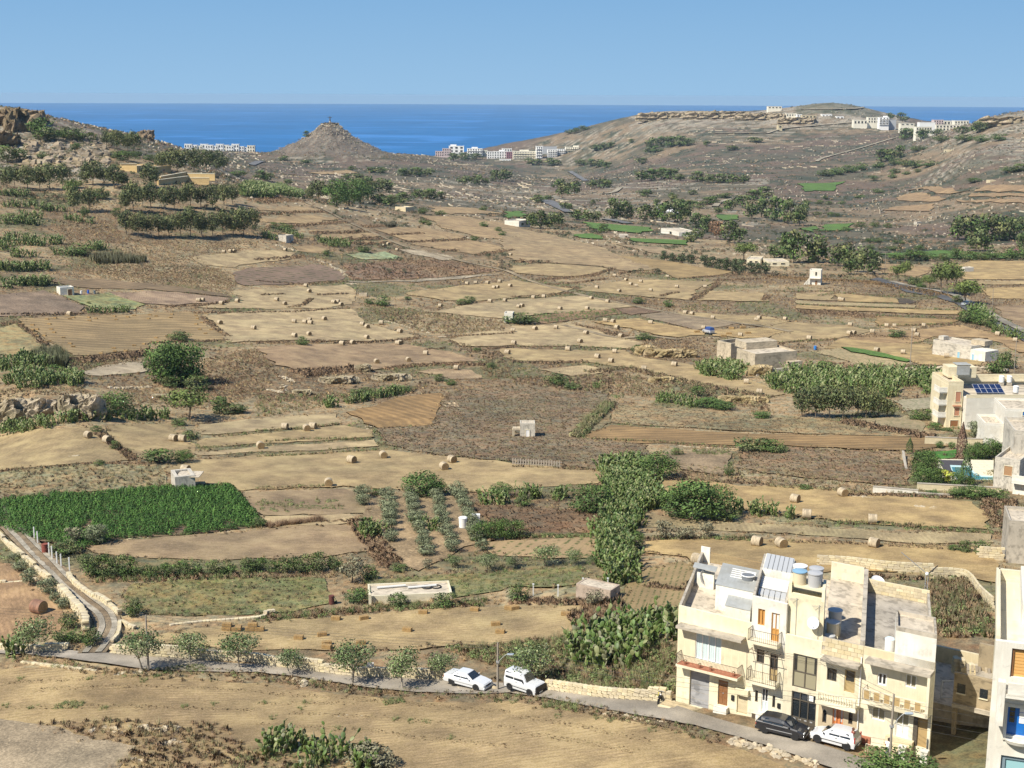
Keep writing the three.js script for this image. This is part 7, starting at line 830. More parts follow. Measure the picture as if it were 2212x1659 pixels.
  part(g, 'entrance_steps', merge([0,1,2,3].map((i) => hexa(WF, d.s0 - 0.6, d.s1 + 0.5,0,1.4 - i * 0.3, gr(d.s0) - 0.5 + (i ? (d.h0 - gr(d.s0)) * (i - 1) / 4 + 0.5 : 0), gr(d.s0) + (d.h0 - gr(d.s0)) * (i + 1) / 4, O))), M_LIME); railing(g, O, WF, [[sE + 1.1,1.5],[sE + 2.4,1.5]],0.85, gr(sE + 1.5), M_PALEI(), 0.16,0.014, 'stair_railing');
  const pb = (s, o, lab) => { const t = thing('gate_pillar', lab, 'pillar', WF(s, o, gr(s) - 0.2)); part(t, 'shaft', box(0.5,1.35,0.45,0,0.67,0), M_WHITEW); part(t, 'cap', box(0.58,0.08,0.53,0,1.39,0), M_WHITEW); part(t, 'meter_door', box(0.26,0.36,0.02,-0.02,0.95,0.235), M_OPAL); t.rotation.y = Math.atan2(HN.x, HN.z); }; pb(bd.s0 - 0.3,1.3, 'white gate pillar beside the glazed door steps'); pb(sX + 0.05,1.3, 'white gate pillar at the end of the terrace');
}
function M_PALEI() { return std(lin(0.6,0.55,0.42)); }
// pavement with a kerb in front of the first houses
{ const g = thing('pavement', null, null, HP0.clone()); g.userData = { kind: 'structure' }; part(g, 'pavement_slab', hexa(WF, sA - 0.9, sC + 1.0,0.02,1.15,-0.6,0.2, HP0), WALLM([0.60,0.50,0.33], T_GRIME)); part(g, 'kerb', hexa(WF, sA - 0.95, sC + 1.0,1.15,1.4,-0.6,0.17, HP0), M_LIME); }
// bicycle-like moped parked at the pavement end
{ const p = WF(-1.3,0.6,0.15), g = thing('moped', 'small dark moped parked at the end of the pavement', 'moped', p.setY(H(p.x, p.z) + 0.22), 1.2); for (const x of [-0.5,0.5]) part(g, 'wheel', new THREE.TorusGeometry(0.22,0.06,6,16).translate(x, 0.27,0), M_TYRE); part(g, 'frame', merge([bar(V(-0.5,0.28,0), V(0.1,0.4,0), 0.05), bar(V(0.5,0.28,0), V(0.3,0.85,0), 0.04), bar(V(0.1,0.4,0), V(0.35,0.6,0), 0.05)]), M_BLACK); part(g, 'seat', new RoundedBoxGeometry(0.5,0.1,0.2,1,0.04).translate(-0.2,0.62,0), M_BLACK); part(g, 'fuel_tank', new RoundedBoxGeometry(0.3,0.16,0.16,1,0.05).translate(0.1,0.6,0), M_WHITE); part(g, 'handlebar', bar(V(0.3,0.88,-0.25), V(0.3,0.88,0.25), 0.02), M_STEEL); }
// ---------- other buildings, rocks, people ----------
// a block house whose front runs between two pixels on the ground (or two points); windows are given in metres along and up the front
const local = (g, name, geo, mat, lab) => part(g, name, geo, mat, lab);
function win(g, x0, y0, x1, y1, z = 0, m = M_GLASS, fm = M_WHITE, nm = 'window', side = 0) { // side 0: on the front, 1: on the right flank at x = z
  const w = x1 - x0, h = y1 - y0, f = 0.07, mk = (bw, bh, bd, bx, by, o) => side ? box(bd, bh, bw, z + o, by, -bx) : box(bw, bh, bd, bx, by, z + o);
  const p = local(g, nm, mk(w, h, 0.04, x0 + w / 2, y0 + h / 2,0.02), m); part(p, 'frame', merge([mk(w + f * 2, f, 0.1, x0 + w / 2, y1 + f / 2,0.05), mk(w + f * 2, f, 0.12, x0 + w / 2, y0 - f / 2,0.06), mk(f, h, 0.1, x0 - f / 2, y0 + h / 2,0.05), mk(f, h, 0.1, x1 + f / 2, y0 + h / 2,0.05)]), fm); return p;
}
function bld(name, label, cat, a, b, h, dep, mat, o = {}) {
  const A = a.isVector3 ? a : hit(...a), B = b.isVector3 ? b : hit(...b), w = Math.hypot(B.x - A.x, B.z - A.z), g = thing(name, label, cat, A.clone().setY(Math.min(A.y, B.y)), Math.atan2(-(B.z - A.z), B.x - A.x), o.group), ph = o.parapet ?? 0.4, base = 1.5;
  if (o.roofless) local(g, 'wall', merge([box(w, h + base, 0.5, w / 2, (h - base) / 2,-0.25), box(w, h + base, 0.5, w / 2, (h - base) / 2,-dep + 0.25), box(0.5, h + base, dep - 1,0.25, (h - base) / 2,-dep / 2), box(0.5, h + base, dep - 1, w - 0.25, (h - base) / 2,-dep / 2)]).translate(0,0,0), mat);
  else { local(g, 'wall', box(w, h - ph + base, dep, w / 2, (h - ph - base) / 2,-dep / 2), mat); local(g, 'roof', box(w - 0.4,0.05, dep - 0.4, w / 2, h - ph + 0.025,-dep / 2), o.roof ?? M_ROOF); local(g, 'parapet', merge([box(w, ph, 0.2, w / 2, h - ph / 2,-0.1), box(w, ph, 0.2, w / 2, h - ph / 2,-dep + 0.1), box(0.2, ph, dep - 0.4,0.1, h - ph / 2,-dep / 2), box(0.2, ph, dep - 0.4, w - 0.1, h - ph / 2,-dep / 2)]), o.cap ?? mat); }
  for (const q of o.wins ?? []) win(g, q[0] * w, q[1] * h, q[2] * w, q[3] * h, 0, q[4] ?? M_DARKIN, o.frame ?? M_PALE, q[5] ?? 'window');
  for (const q of o.flank ?? []) win(g, q[0] * dep, q[1] * h, q[2] * dep, q[3] * h, w, q[4] ?? M_DARKIN, o.frame ?? M_PALE, q[5] ?? 'window', 1);  // default dark pane stands in for the unlit room behind the opening
  g.userData.w = undefined; return [g, w];
}
const ZP = (c, r, x, y) => Z(c, r, [x, y])[0], M_OLDST = WALLM([0.66,0.57,0.43], T_GRIME), M_LIMEWASH = WALLM([0.72,0.68,0.60], T_GRIME), M_BLDOOR = std(lin(0.25,0.45,0.58)), M_OCHRE = WALLM([0.66,0.49,0.25]);
bld('stone_house', 'roofless old stone house above the prickly pears', 'house', ZP(2,1,1765,866), ZP(2,1,1885,886), 4.3,6.5, M_OLDST, { roofless: 1, flank: [[0.55,0.3,0.68,0.5],[0.8,0.5,0.86,0.6]] });
{ const [g, w] = bld('stone_house', 'large weathered stone farmhouse with flat roof and lean to', 'house', ZP(2,1,2090,1015), ZP(3,1,252,985), 4.9,8, M_OLDST, { wins: [[0.72,0.3,0.76,0.4]], flank: [[0.2,0.05,0.5,0.5, M_DOOR, 'door'],[0.6,0.5,0.75,0.7]] }); part(g, 'lean_to', box(3.4,3,1.6, w - 1.2,1.2,0.8), M_OLDST); part(g, 'upper_room', box(w * 0.75,1.6,5, w * 0.55,5.4,-9.6), M_OLDST); part(g, 'wall_stub', box(w * 0.75,2.2,0.5, w * 0.3,0.4,2), M_LIMEWASH); }
{ const [g, w] = bld('farmhouse', 'whitewashed farmhouse with pale blue doors', 'house', ZP(3,1,1422,842), ZP(3,1,1752,888), 3.9,7, M_LIMEWASH, { parapet: 0.3, wins: [[0.66,0.02,0.72,0.5, M_BLDOOR, 'door']] }); part(g, 'side_wing', box(4.4,3.8,5, w + 2.2,1.3,-2.2), M_WHITEW); win(g, w + 0.6,0.1, w + 1.2,2.1,0.3, M_BLDOOR, M_WHITE, 'door'); win(g, w + 2.6,0.5, w + 3.5,2.2,0.3, M_CURT); part(g, 'roof_block', box(1.6,0.9,2,0.8,4.2,-3), M_LIMEWASH); part(g, 'roof_block', box(4,1.2,3, w - 1,4.3,-5.2), M_OLDST); }
{ const [g, w] = bld('field_tower', 'white two storey field tower standing alone on stubble', 'tower', ZP(3,1,362,238), ZP(3,1,460,242), 5.6,4.2, M_WHITEW, { wins: [[0.5,0.62,0.64,0.86],[0.52,0.02,0.7,0.26, M_DOOR, 'door']] }); part(g, 'ledge', box(w * 0.95,0.18,1.2, w * 0.52,2.5,0.6), M_WHITEW); const st = []; for (let i = 0; i < 8; i++) st.push(box(0.45,0.31 * (i + 1), 0.8,-1.6 + i * 0.25,0.155 * (i + 1), 0.45)); part(g, 'outer_stair', merge(st), M_WHITEW); }
bld('field_hut', 'white box hut among drums beside the small green plot', 'hut', ZP(0,1,520,330), ZP(0,1,640,334), 2.6,3.5, M_WHITEW, { roof: M_OPAL, wins: [[0.55,0,0.85,0.75, M_DOOR, 'door']] });
bld('field_hut', 'small pale stone hut among prickly pears on the terraces', 'hut', ZP(1,0,262,1266), ZP(1,0,325,1262), 3.0,4, M_LIMEWASH, { wins: [[0.45,0.3,0.6,0.6]] });
bld('field_hut', 'small white hut beside the dark bush and young vines', 'hut', ZP(1,1,2138,566), ZP(2,1,8,570), 3.0,3.5, M_WHITEW, { wins: [[0.25,0.4,0.45,0.65]] });
{ const [g, w] = bld('stone_hut', 'old stone hut with white door standing in brown scrub', 'hut', ZP(2,2,72,188), ZP(2,2,200,190), 2.6,2.6, M_LIMEWASH, { parapet: 0.15, wins: [[0.38,0.0,0.62,0.55, M_WHITE, 'door']] }); part(g, 'side_arch', merge([box(0.4,1.6,1.6,-1.2,0.6,-0.9), box(1.4,0.3,1.6,-0.6,1.5,-0.9)]), M_OLDST); }
bld('roofless_hut', 'small roofless white hut at the vineyard corner', 'hut', ZP(0,2,1512,645), ZP(0,2,1685,640), 2.2,4.2, M_LIMEWASH, { roofless: 1, group: undefined }); { const p = hit(...ZP(0,2,1600,640)); const f = thing('hut_floor_slab', 'dusty floor slab inside the roofless hut', 'slab', p.clone()); part(f, 'slab', box(3.4,0.1,3.2,0.3,1.9,-1.6), M_ROOF); }
{ const [g, w] = bld('cistern_house', 'low flat roofed cistern house with pipes on its roof', 'hut', ZP(1,2,975,1626), ZP(1,2,1690,1580), 0.95,3.9, M_PALE, { parapet: 0.18, roof: M_ROOF, cap: M_PALE }); for (const [x0, x1, z, m] of [[1.0,4.2,-2.4, M_PIPE],[4.4,7.6,-2.0, M_PIPE]]) part(g, 'roof_pipe', bar(V(x0,1.0, z), V(x1,1.0, z - 0.4), 0.13,8), m); part(g, 'pillar', box(0.3,1.4,0.3,0.1,0.6,0.3), M_PALE); for (const x of [w - 2.6, w - 1.6]) part(g, 'hose_coil', new THREE.TorusGeometry(0.55,0.07,6,20).rotateX(Math.PI / 2).translate(x, 0.92,-2.2), M_BLACK); }
bld('block_shed', 'pinkish block shed beside the tall prickly pears', 'shed', ZP(2,2,552,1590), ZP(2,2,848,1610), 1.9,2.2, WALLM([0.6,0.49,0.4], T_GRIME), { parapet: 0.1 });
{ const p = hit(1000,1142), t = thing('water_tank', 'white plastic water tank on a stand among the olives', 'water tank', p.clone()); part(t, 'drum', cyl(0.56,0.5,1.25,18,0,0.25,0), M_WHITE); part(t, 'lid', cyl(0.5,0.6,0.1,18,0,1.5,0), M_WHITE); part(t, 'stand', box(1.1,0.25,1.1,0,0.12,0), M_WOOD); const q = hit(1028,1131), c = thing('metal_cabinet', 'white metal cabinet on legs among the olives', 'cabinet', q.clone()); part(c, 'box', box(1.1,0.8,0.7,0,0.9,0), M_WHITE); part(c, 'leg', merge([box(0.08,0.5,0.08,-0.45,0.25,0.2), box(0.08,0.5,0.08,0.45,0.25,0.2)]), M_STEEL); }
for (const [c, r, x, y, m, lab, nm, s] of [[1,2,652,1622, std(lin(0.12,0.04,0.03)), 'rusty oil drum beside the cistern house', 'oil_drum', 1],[0,2,390,1190, std(lin(0.22,0.06,0.04)), 'rust red drum at the vineyard gate', 'oil_drum', 1.3],[0,1,760,315, std(lin(0.03,0.12,0.5)), 'blue plastic drum beside the white box hut', 'plastic_drum', 1],[0,1,700,320, M_WHITE, 'pale drum beside the white box hut', 'plastic_drum', 1],[0,1,815,318, std(lin(0.12,0.15,0.17)), 'grey drum beside the white box hut', 'plastic_drum', 1],[3,1,413,805, std(lin(0.03,0.2,0.55)), 'blue barrel beside the weathered farmhouse', 'plastic_drum', 1.2],[1,1,925,338, M_OLDST, 'small stone trough where tracks meet', 'stone_trough', 1.4]]) { const p = hit(...ZP(c, r, x, y)), t = thing(nm, lab, nm.includes('drum') ? 'drum' : 'trough', p.clone()); t.scale.setScalar(s); if (nm === 'stone_trough') part(t, 'basin', merge([box(1.8,0.7,0.2,0,0.35,0.6), box(1.8,0.7,0.2,0,0.35,-0.6), box(0.2,0.7,1,-0.8,0.35,0), box(0.2,0.7,1,0.8,0.35,0)]), m); else { part(t, 'drum', cyl(0.3,0.3,0.95,14), m); part(t, 'rim', merge([new THREE.TorusGeometry(0.3,0.025,5,16).rotateX(Math.PI / 2).translate(0,0.95,0), new THREE.TorusGeometry(0.3,0.025,5,16).rotateX(Math.PI / 2).translate(0,0.5,0)]), m); } }
// posts along the lane and pallet fence below the scrub
for (const [x, y] of [[425,1210],[450,1240],[492,1290],[528,1310],[600,1340],[297,1070],[326,1110]]) { const p = hit(...ZP(0,2, x, y)), t = thing('concrete_post', 'pale concrete fence post along the lane', 'post', p, 0, 'fence posts along the lane'); part(t, 'post', box(0.14,1.7,0.12,0,0.8,0), M_PIPE); part(t, 'cap', new THREE.ConeGeometry(0.1,0.08,4).rotateY(0.785).translate(0,1.69,0), M_PIPE); }
for (const [x, y] of [[185,1550],[398,1560],[612,1500],[826,1500]]) { const p = hit(...ZP(2,2, x, y)), t = thing('concrete_post', 'short pale post on the bank beside the block shed', 'post', p, 0, 'posts by the block shed'); part(t, 'post', box(0.12,1.3,0.12,0,0.6,0), M_PIPE); part(t, 'cap', box(0.2,0.14,0.2,0,1.3,0), M_PIPE); }
{ const A = hit(...ZP(2,2,10,425)), B = hit(...ZP(2,2,430,450)), L = A.distanceTo(B), g = thing('pallet_fence', 'grey slatted pallet fence below the brown scrub', 'fence', A.clone(), Math.atan2(-(B.z - A.z), B.x - A.x)); for (let x = 0; x < L; x += 0.42) part(g, 'slat', box(0.22,1.15 * R(0.85,1.05), 0.04, x, 0.55,0), M_WOOD); part(g, 'rail', box(L, 0.1,0.05, L / 2,0.85,-0.05), M_WOOD); part(g, 'rail', box(L, 0.1,0.05, L / 2,0.3,-0.05), M_WOOD); }
// farms across the valley
const far = (label, c, r, x0, y0, x1, y1, hz, dep, mat, wins = [[0.2,0.4,0.4,0.7],[0.6,0.4,0.8,0.7]], o = {}) => { const A = hit(...ZP(c, r, x0, y0)), B = hit(...ZP(c, r, x1, y1)), h = hz * TK / ppm(A); return bld(o.name ?? 'far_house', label, 'house', A, B, h, dep, mat, { parapet: Math.min(0.6, h * 0.12), wins, ...o }); };
far('white cubic house before the dark tree belt in the valley', 2,0,62,1132,160,1132,68,9, M_WHITEW); far('long low white house below the green vineyard strip', 2,0,1282,1180,1440,1210,40,12, M_WHITEW, [[0.5,0.2,0.62,0.8]], {}); far('pale shed at the edge of the far stubble', 2,0,935,1222,1005,1225,24,8, M_LIMEWASH, [[0.6,0,0.85,0.8]]); far('cream cube house among the valley trees', 2,0,1520,1048,1578,1048,48,9, M_LIME); far('pale farm buildings behind the dark conifers', 2,0,2022,1455,2140,1460,50,12, M_PALE); far('second pale farm building behind the dark conifers', 3,0,10,1468,190,1470,42,12, M_PALE); far('pale hut at the top corner of the scrub terrace', 1,0,1290,1000,1365,1005,50,8, M_LIME, []); far('small cream field hut on the heathy slope', 3,0,1520,490,1552,490,26,5, M_LIME, [[0.4,0,0.7,0.7]]); far('tiny yellowish hut beside the sloping path', 3,0,1886,750,1920,750,26,5, M_LIME, []); far('tiny stone hut on the bare slope', 3,0,1262,1112,1290,1112,28,4, M_LIMEWASH, []); far('white shed on the golden field beyond the road', 3,0,1655,1515,1700,1520,40,5, M_WHITEW, [[0.3,0,0.6,0.7]]); far('cream wall house at the bend of the asphalt road', 3,1,955,45,985,46,40,6, M_LIME); far('small stone shed under the cliff', 0,0,320,592,395,592,44,6, M_OLDST, [[0.4,0,0.6,0.7]]);
{ const [g] = far('ochre farmhouse with flat roofs among the grove trees', 0,0,1180,662,1300,655,62,10, M_OCHRE, [[0.15,0.3,0.3,0.7]]); far('taller ochre wing of the grove farmhouse', 0,0,1330,660,1475,665,66,12, M_OCHRE, [[0.5,0.3,0.62,0.6]]); for (const l of [[1380,740,1600,710,1850,775],[1360,770,1620,750,1800,790],[1040,630,1180,640]]) { const px = Z(0,0, l); for (let i = 1; i < px.length; i++) { const A = hit(...px[i - 1]), B = hit(...px[i]), L = A.distanceTo(B), t = thing('retaining_wall', 'ochre retaining wall below the grove farmhouse', 'wall', A.clone(), Math.atan2(-(B.z - A.z), B.x - A.x), 'retaining walls of the grove farmhouse'); part(t, 'wall', box(L, 3.2,0.8, L / 2,0.6,0), M_OCHRE); part(t, 'coping', box(L, 0.2,1, L / 2,2.3,0), M_PALE); } } }
{ const p = hit(...ZP(2,0,1330,1048)); for (const dx of [-6,4]) { const t = thing('tent_canopy', 'white peaked tent canopy among the dark trees', 'tent', V(p.x + dx, p.y, p.z), 0, 'white tent canopies'); part(t, 'canopy', new THREE.ConeGeometry(6,4,4,1, true).rotateY(0.785).translate(0,5.5,0), M_WHITE); part(t, 'poles', merge([[-4,-4],[4,-4],[4,4],[-4,4]].map(([x, z]) => cyl(0.1,0.1,3.6,6, x, 0, z))), M_STEEL); } }
// the seaside town, the hotel, the village on the ridge
const Q8 = (x, y) => [924.8 + x * 0.17215,261.1 + y * 0.17215];
function townBlock(name, label, u0, u1, vt, vb, d, mat, nx, ny, o = {}) { // a building known by its outline and its distance
  const q = dirOf((u0 + u1) / 2, vb), A = dirOf(u0, vb).multiplyScalar(d / -dirOf(u0, vb).z).add(EYE), B = dirOf(u1, vb).multiplyScalar(d / -dirOf(u1, vb).z).add(EYE), h = (vb - vt) * d / F * 1.02, w = B.x - A.x, g = thing(name, label, o.cat ?? 'building', V(A.x, A.y, A.z), o.turn ?? 0.06, o.group), dp = o.dep ?? 14;
  part(g, 'wall', box(w, h + 16, dp, w / 2, (h - 16) / 2,-dp / 2), mat); part(g, 'parapet', merge([box(w + 0.3,0.6,0.4, w / 2, h + 0.3,0), box(0.4,0.6, dp - 0.4,0, h + 0.3,-dp / 2), box(0.4,0.6, dp - 0.4, w, h + 0.3,-dp / 2)]), mat);
  for (let j = 0; j < ny; j++) { if (o.slab) part(g, 'balcony_slab', box(w * 0.98,0.3,1.6, w / 2, (j + 0.12) * h / ny, 0.8), mat); for (let i = 0; i < nx; i++) { const x = (i + 0.5) * w / nx, y = (j + 0.5) * h / ny, ww = w / nx * 0.5, hh = h / ny * 0.5; const p = part(g, 'window', box(ww, hh, 0.2, x, y, 0.05), o.glass ?? M_DARKIN); part(p, 'sill', box(ww + 0.4,0.2,0.5, x, y - hh / 2 - 0.1,0.2), mat); } }
  if (o.roofRoom) part(g, 'roof_room', box(w * 0.4,2.6, dp * 0.5, w * o.roofRoom, h + 1.3,-dp * 0.4), mat); return g;
}
const M_TOWN = std(lin(0.82,0.81,0.78)), M_TOWNC = std(lin(0.78,0.73,0.60)), M_TOWNG = std(lin(0.40,0.41,0.42)), M_TOWNP = std(lin(0.62,0.5,0.48));
const tb = (lab, x0, y0, x1, y1, m, nx, ny, o) => { const a = Q8(x0, y0), b = Q8(x1, y1); townBlock('town_building', lab, a[0], b[0], a[1], b[1], o?.d ?? 2520, m, nx, ny, o); };
tb('pinkish low house at the shore end of the town', 92,385,195,445, M_TOWNP, 4,2); tb('grey pink house behind the shore end', 180,352,290,440, M_TOWNP, 4,3, { d: 2560 }); tb('large white block highest above the shore trees', 262,322,450,440, M_TOWN, 3,3, { d: 2580, roofRoom: 0.3 }); tb('stepped white block with terraces above the dark trees', 492,352,680,440, M_TOWN, 6,3, { d: 2560, slab: 1, roofRoom: 0.5 }); tb('cream house at the end of the stepped block', 680,375,745,445, M_TOWNC, 3,2, { d: 2570 }); tb('white four storey house beside the dark trees', 742,392,828,505, M_TOWN, 3,4); tb('white five bay house with small windows', 830,388,985,475, M_TOWN, 5,3, { roofRoom: 0.6 }); tb('maroon fronted house before the hotel', 985,395,1062,470, std(lin(0.25,0.13,0.16)), 3,3, { d: 2510 }); tb('white roofs crowded behind the hotel', 930,352,1050,420, M_TOWN, 4,2, { d: 2600 }); tb('cream house row low before the hotel', 900,485,1040,530, M_TOWN, 4,1, { d: 2480 });
tb('long cream hotel wing with rows of balconies', 1065,388,1352,500, M_TOWNC, 14,4, { slab: 1, d: 2500, roofRoom: 0.5 }); tb('tall white hotel stair tower', 1356,328,1432,500, M_TOWN, 3,5, { d: 2490, slab: 1 }); tb('grey blank party wall behind the hotel', 1440,330,1612,480, M_TOWNG, 0,0, { d: 2540 }); tb('white balconied hotel wing', 1500,368,1620,480, M_TOWN, 4,5, { slab: 1, d: 2495 }); tb('second white balconied hotel wing', 1622,360,1722,445, M_TOWN, 4,4, { slab: 1, d: 2510 }); tb('cream hotel end block with corner turret', 1726,335,1892,445, M_TOWNC, 6,5, { slab: 1, d: 2520, roofRoom: 0.8 }); tb('grey blank end wall of the hotel', 1893,335,2012,405, M_TOWNG, 0,0, { d: 2560 });
for (let i = 0; i < 13; i++) { const x0 = 1590 + i * 45, t = 425 + (i % 3) * 7 + (i > 9 ? 12 : 0), a = ZP(0,0, x0, t - 4), b = ZP(0,0, x0 + 62,486); townBlock('coastal_house', 'white flat roofed house in the row above the sea', a[0], b[0], a[1], b[1],2400 + (i % 4) * 25, i % 5 === 2 ? M_TOWNC : M_TOWN, 3,2, { group: 'white houses above the sea', cat: 'house' }); }
const vb = (lab, x0, y0, x1, y1, m, nx, ny, d, o = {}) => { const a = ZP(3,0, x0, y0), b = ZP(3,0, x1, y1); townBlock('village_house', lab, a[0], b[0], lerp(a[1], b[1],0.18), b[1], d, m, nx, ny, { cat: 'house', dep: 10, ...o }); };
vb('cream house low at the end of the ridge village', 745,205,865,245, M_TOWNC, 4,1,2330); vb('cream villa with stepped storeys on the ridge', 868,180,962,235, M_TOWNC, 4,2,2340); vb('white balconied villa on the ridge', 965,178,1050,250, M_TOWN, 3,4,2320, { slab: 1, roofRoom: 0.7 }); vb('grey flank of the ridge villa', 1050,200,1112,255, M_TOWNG, 0,0,2330); vb('large white block in the saddle village', 1312,225,1450,275, M_TOWN, 0,0,1960); vb('cream arcaded house before the white block', 1282,262,1420,325, M_TOWNC, 6,2,1930); vb('long cream terrace in the saddle village', 1452,245,1690,300, M_TOWNC, 8,2,1980); vb('cream house topping the saddle village', 1435,205,1520,250, M_TOWNP, 4,2,2020); vb('pale house in the saddle village with dark door', 1520,212,1610,250, M_TOWNC, 3,1,2030); vb('cream house at the hill end of the saddle village', 1612,210,1740,262, M_TOWNC, 5,2,2000); vb('low wall house between the villages', 1150,238,1270,252, M_TOWNC, 3,1,2250); vb('house by the quarry on the ridge', 165,152,255,178, M_TOWNC, 4,1,2450); vb('white house above the quarry', 258,160,300,182, M_TOWN, 2,1,2440); vb('stone house beside the quarry', 300,165,425,212, M_LIME, 4,2,2420); vb('white house on the ridge slope', 472,158,560,190, M_TOWN, 3,1,2450); vb('small white chapel like house on the ridge slope', 598,175,660,208, M_TOWN, 2,1,2430); vb('house on the ridge top beyond the quarry', 8,92,128,108, M_TOWNC, 4,1,2600); vb('single hut below the ridge road', 95,250,132,278, M_LIME, 1,1,2300);
// rocks: broken limestone bodies
function rock(name, label, p, sx, sy, sz, turn, mat, rough = 0.22, grain = 0.25) {
  const n = 34, g = new THREE.BoxGeometry(1,1,1, n, Math.round(n * 0.6), n), q = g.attributes.position; for (let i = 0; i < q.count; i++) { const x = q.getX(i) * sx, y = q.getY(i) * sy, z = q.getZ(i) * sz, led = Math.sin(y * 1.1 + vn(x * 0.1, z * 0.1) * 4), f = fbm(x * grain + 3, y * grain * 0.6 + z * grain, 4) - 0.5, f2 = fbm(x * grain * 0.5 - y * 0.05, z * grain * 0.5 + y * grain + 20,4) - 0.5, e = Math.min(sx, sz) * rough, r = Math.max(Math.abs(q.getX(i)), Math.abs(q.getZ(i))) * 2, k = 1 - 0.16 * sstep(Math.abs(q.getX(i)) * 2 * Math.abs(q.getZ(i)) * 2,0.5,1); const sp = 1 / Math.max(1, Math.hypot(q.getX(i) * 2, q.getZ(i) * 2, q.getY(i) * 1.2)) ** 0.55, f3 = fbm(x * grain * 2.2, y * grain * 2 + z * grain * 1.7,3) - 0.5; q.setXYZ(i, x * k * sp + f * e * 2.2 + f3 * e, y * sp + (f2 * 0.7 + f3 * 0.5) * sy * (q.getY(i) > 0 ? 1 : 0.2), z * k * sp + (f2 * e * 2 + f3 * e * 1.4 + led * e * 0.2) * r); }
  const uv = g.attributes.uv; for (let i = 0; i < uv.count; i++) uv.setXY(i, (q.getX(i) + q.getZ(i)) / 26, (q.getY(i) + q.getZ(i) * 0.3) / 26);
  const fg = g.toNonIndexed(); fg.computeVertexNormals(); const t = thing(name, label, 'rock', p, turn); part(t, 'rock', fg, mat); return t;
}
const M_ROCK = new THREE.MeshStandardMaterial({ map: T_ROCK, color: lin(0.36,0.285,0.20), roughness: 1 }), M_ROCKW = new THREE.MeshStandardMaterial({ map: T_ROCK, color: lin(0.55,0.49,0.39), roughness: 1 }), M_ROCKY = new THREE.MeshStandardMaterial({ map: T_ROCK, color: lin(0.58,0.48,0.31), roughness: 1 });
{ const P = (u, v, d) => { const q = dirOf(u, v); return q.multiplyScalar(d / -q.z).add(EYE); }; const c = P(-14,288,760); rock('limestone_cliff', 'brown limestone cliff crowning the hill above the grove', c, 46,20,40,0.1, M_ROCK, 0.16,0.12); const c2 = P(40,298,742); rock('limestone_cliff', 'broken buttress at the end of the limestone cliff', c2,16,17,18,0.4, M_ROCK, 0.2,0.2); rock('limestone_cliff', 'flat caprock behind the broken buttress', P(50,264,775), 24,10,40,0, M_ROCK, 0.16,0.14); rock('limestone_cliff', 'low rocky ledge under the cliff', P(-40,318,715), 44,12,22,0, M_ROCK, 0.2,0.2);
  rock('rock_outcrop', 'lone rock outcrop on the ridge against the sea', P(315,297,1010), 12,8,10,0.3, M_ROCK, 0.2,0.25); rock('rock_outcrop', 'rocky crown of the conical hill', V(KN.x, H(KN.x, KN.z) - 0.5, KN.z), 19,5,14,0.2, new THREE.MeshStandardMaterial({ map: T_ROCK, color: lin(0.36,0.31,0.24), roughness: 1 }), 0.3,0.3);
  for (const [u, v, d, sx, sy, lab] of [[1440,256,0,110,15, 'pale rim rock at the seaward end of the plateau'],[1550,256,0,120,17, 'pale rim rock in the middle of the plateau edge'],[1650,258,0,100,15, 'pale rim rock near the ridge village'],[1725,266,0,70,13, 'broken rim rock below the flat hilltop'],[2180,266,0,70,10, 'pale rim rock on the shoulder of the near hill']]) rock('rim_rock', lab, hit(u, v).add(V(0, sy * 0.12,-6)), sx, sy, 26,0, new THREE.MeshStandardMaterial({ map: T_ROCK, color: lin(0.52,0.45,0.35), roughness: 1 }), 0.25,0.12);
  const rk = (lab, u, v, sx, sy, sz, m, turn = 0, dy = 0) => { const p = hit(u, v); rock('rock_ledge', lab, p.add(V(0, sy * 0.2 + dy, -sz * 0.3)), sx, sy, sz, turn, m, 0.42,0.55); };
  rk('pale rock face at the mouth of the gully', 45,915,11,4.8,4, M_ROCKW, 0.1,0.3); rk('pale rock face with flat ledges beside the dark carob', 170,905,9,4.6,4, M_ROCKW, -0.1,0.4); rk('white rock ledge under the gully trees', 352,863,4,1.4,2, M_ROCKW); rk('white rock slab in the middle of the gully side', 730,828,9,1.9,3, M_ROCKW, 0.2); rk('long white rock slab at the top of the gully', 845,822,9,1.9,3, M_ROCKW); rk('white rock heap at the head of the gully', 785,803,3,2.2,2.5, M_ROCKW); rk('small white rock low in the gully', 655,852,4,1.3,2, M_ROCKW); rk('yellow rock face below the old threshing ground', 1450,772,14,2.6,3, M_ROCKY, -0.12); rk('yellow rock nose at the end of the rock face', 1395,766,4.5,2.8,3, M_ROCKY); rk('yellow rock face below the farmhouse', 1640,812,6,3,3, M_ROCKY); rk('yellow rock band in the slope below the long field', 1430,826,6,1.6,2, M_ROCKY); rk('yellow rock bank beside the thicket', 1605,870,10,1.8,2, M_ROCKY, -0.2); rk('pale rubble bank beside the long field end', 2060,805,26,1.8,2, M_OLDST, 0); }
// figure with spread arms on the cone
{ const p = V(KN.x + 1, H(KN.x, KN.z) + 2.2, KN.z), g = thing('hilltop_statue', 'dark statue with spread arms on the conical hill', 'statue', p); part(g, 'pedestal', cyl(1.2,1.6,2.2,8), M_CONC); part(g, 'figure', merge([new THREE.LatheGeometry([[0.9,0],[0.8,1.5],[0.6,3.2],[0.75,4.4],[0.45,5.1],[0.2,5.2]].map(([r, y]) => new THREE.Vector2(r, y)), 10).translate(0,2.2,0), new THREE.SphereGeometry(0.5,8,8).translate(0,7.8,0), bar(V(-0.4,6.9,0), V(-2.8,6.7,0.6), 0.33,7), bar(V(0.4,6.9,0), V(2.8,6.7,0.6), 0.33,7)]), std(lin(0.07,0.07,0.065))); }
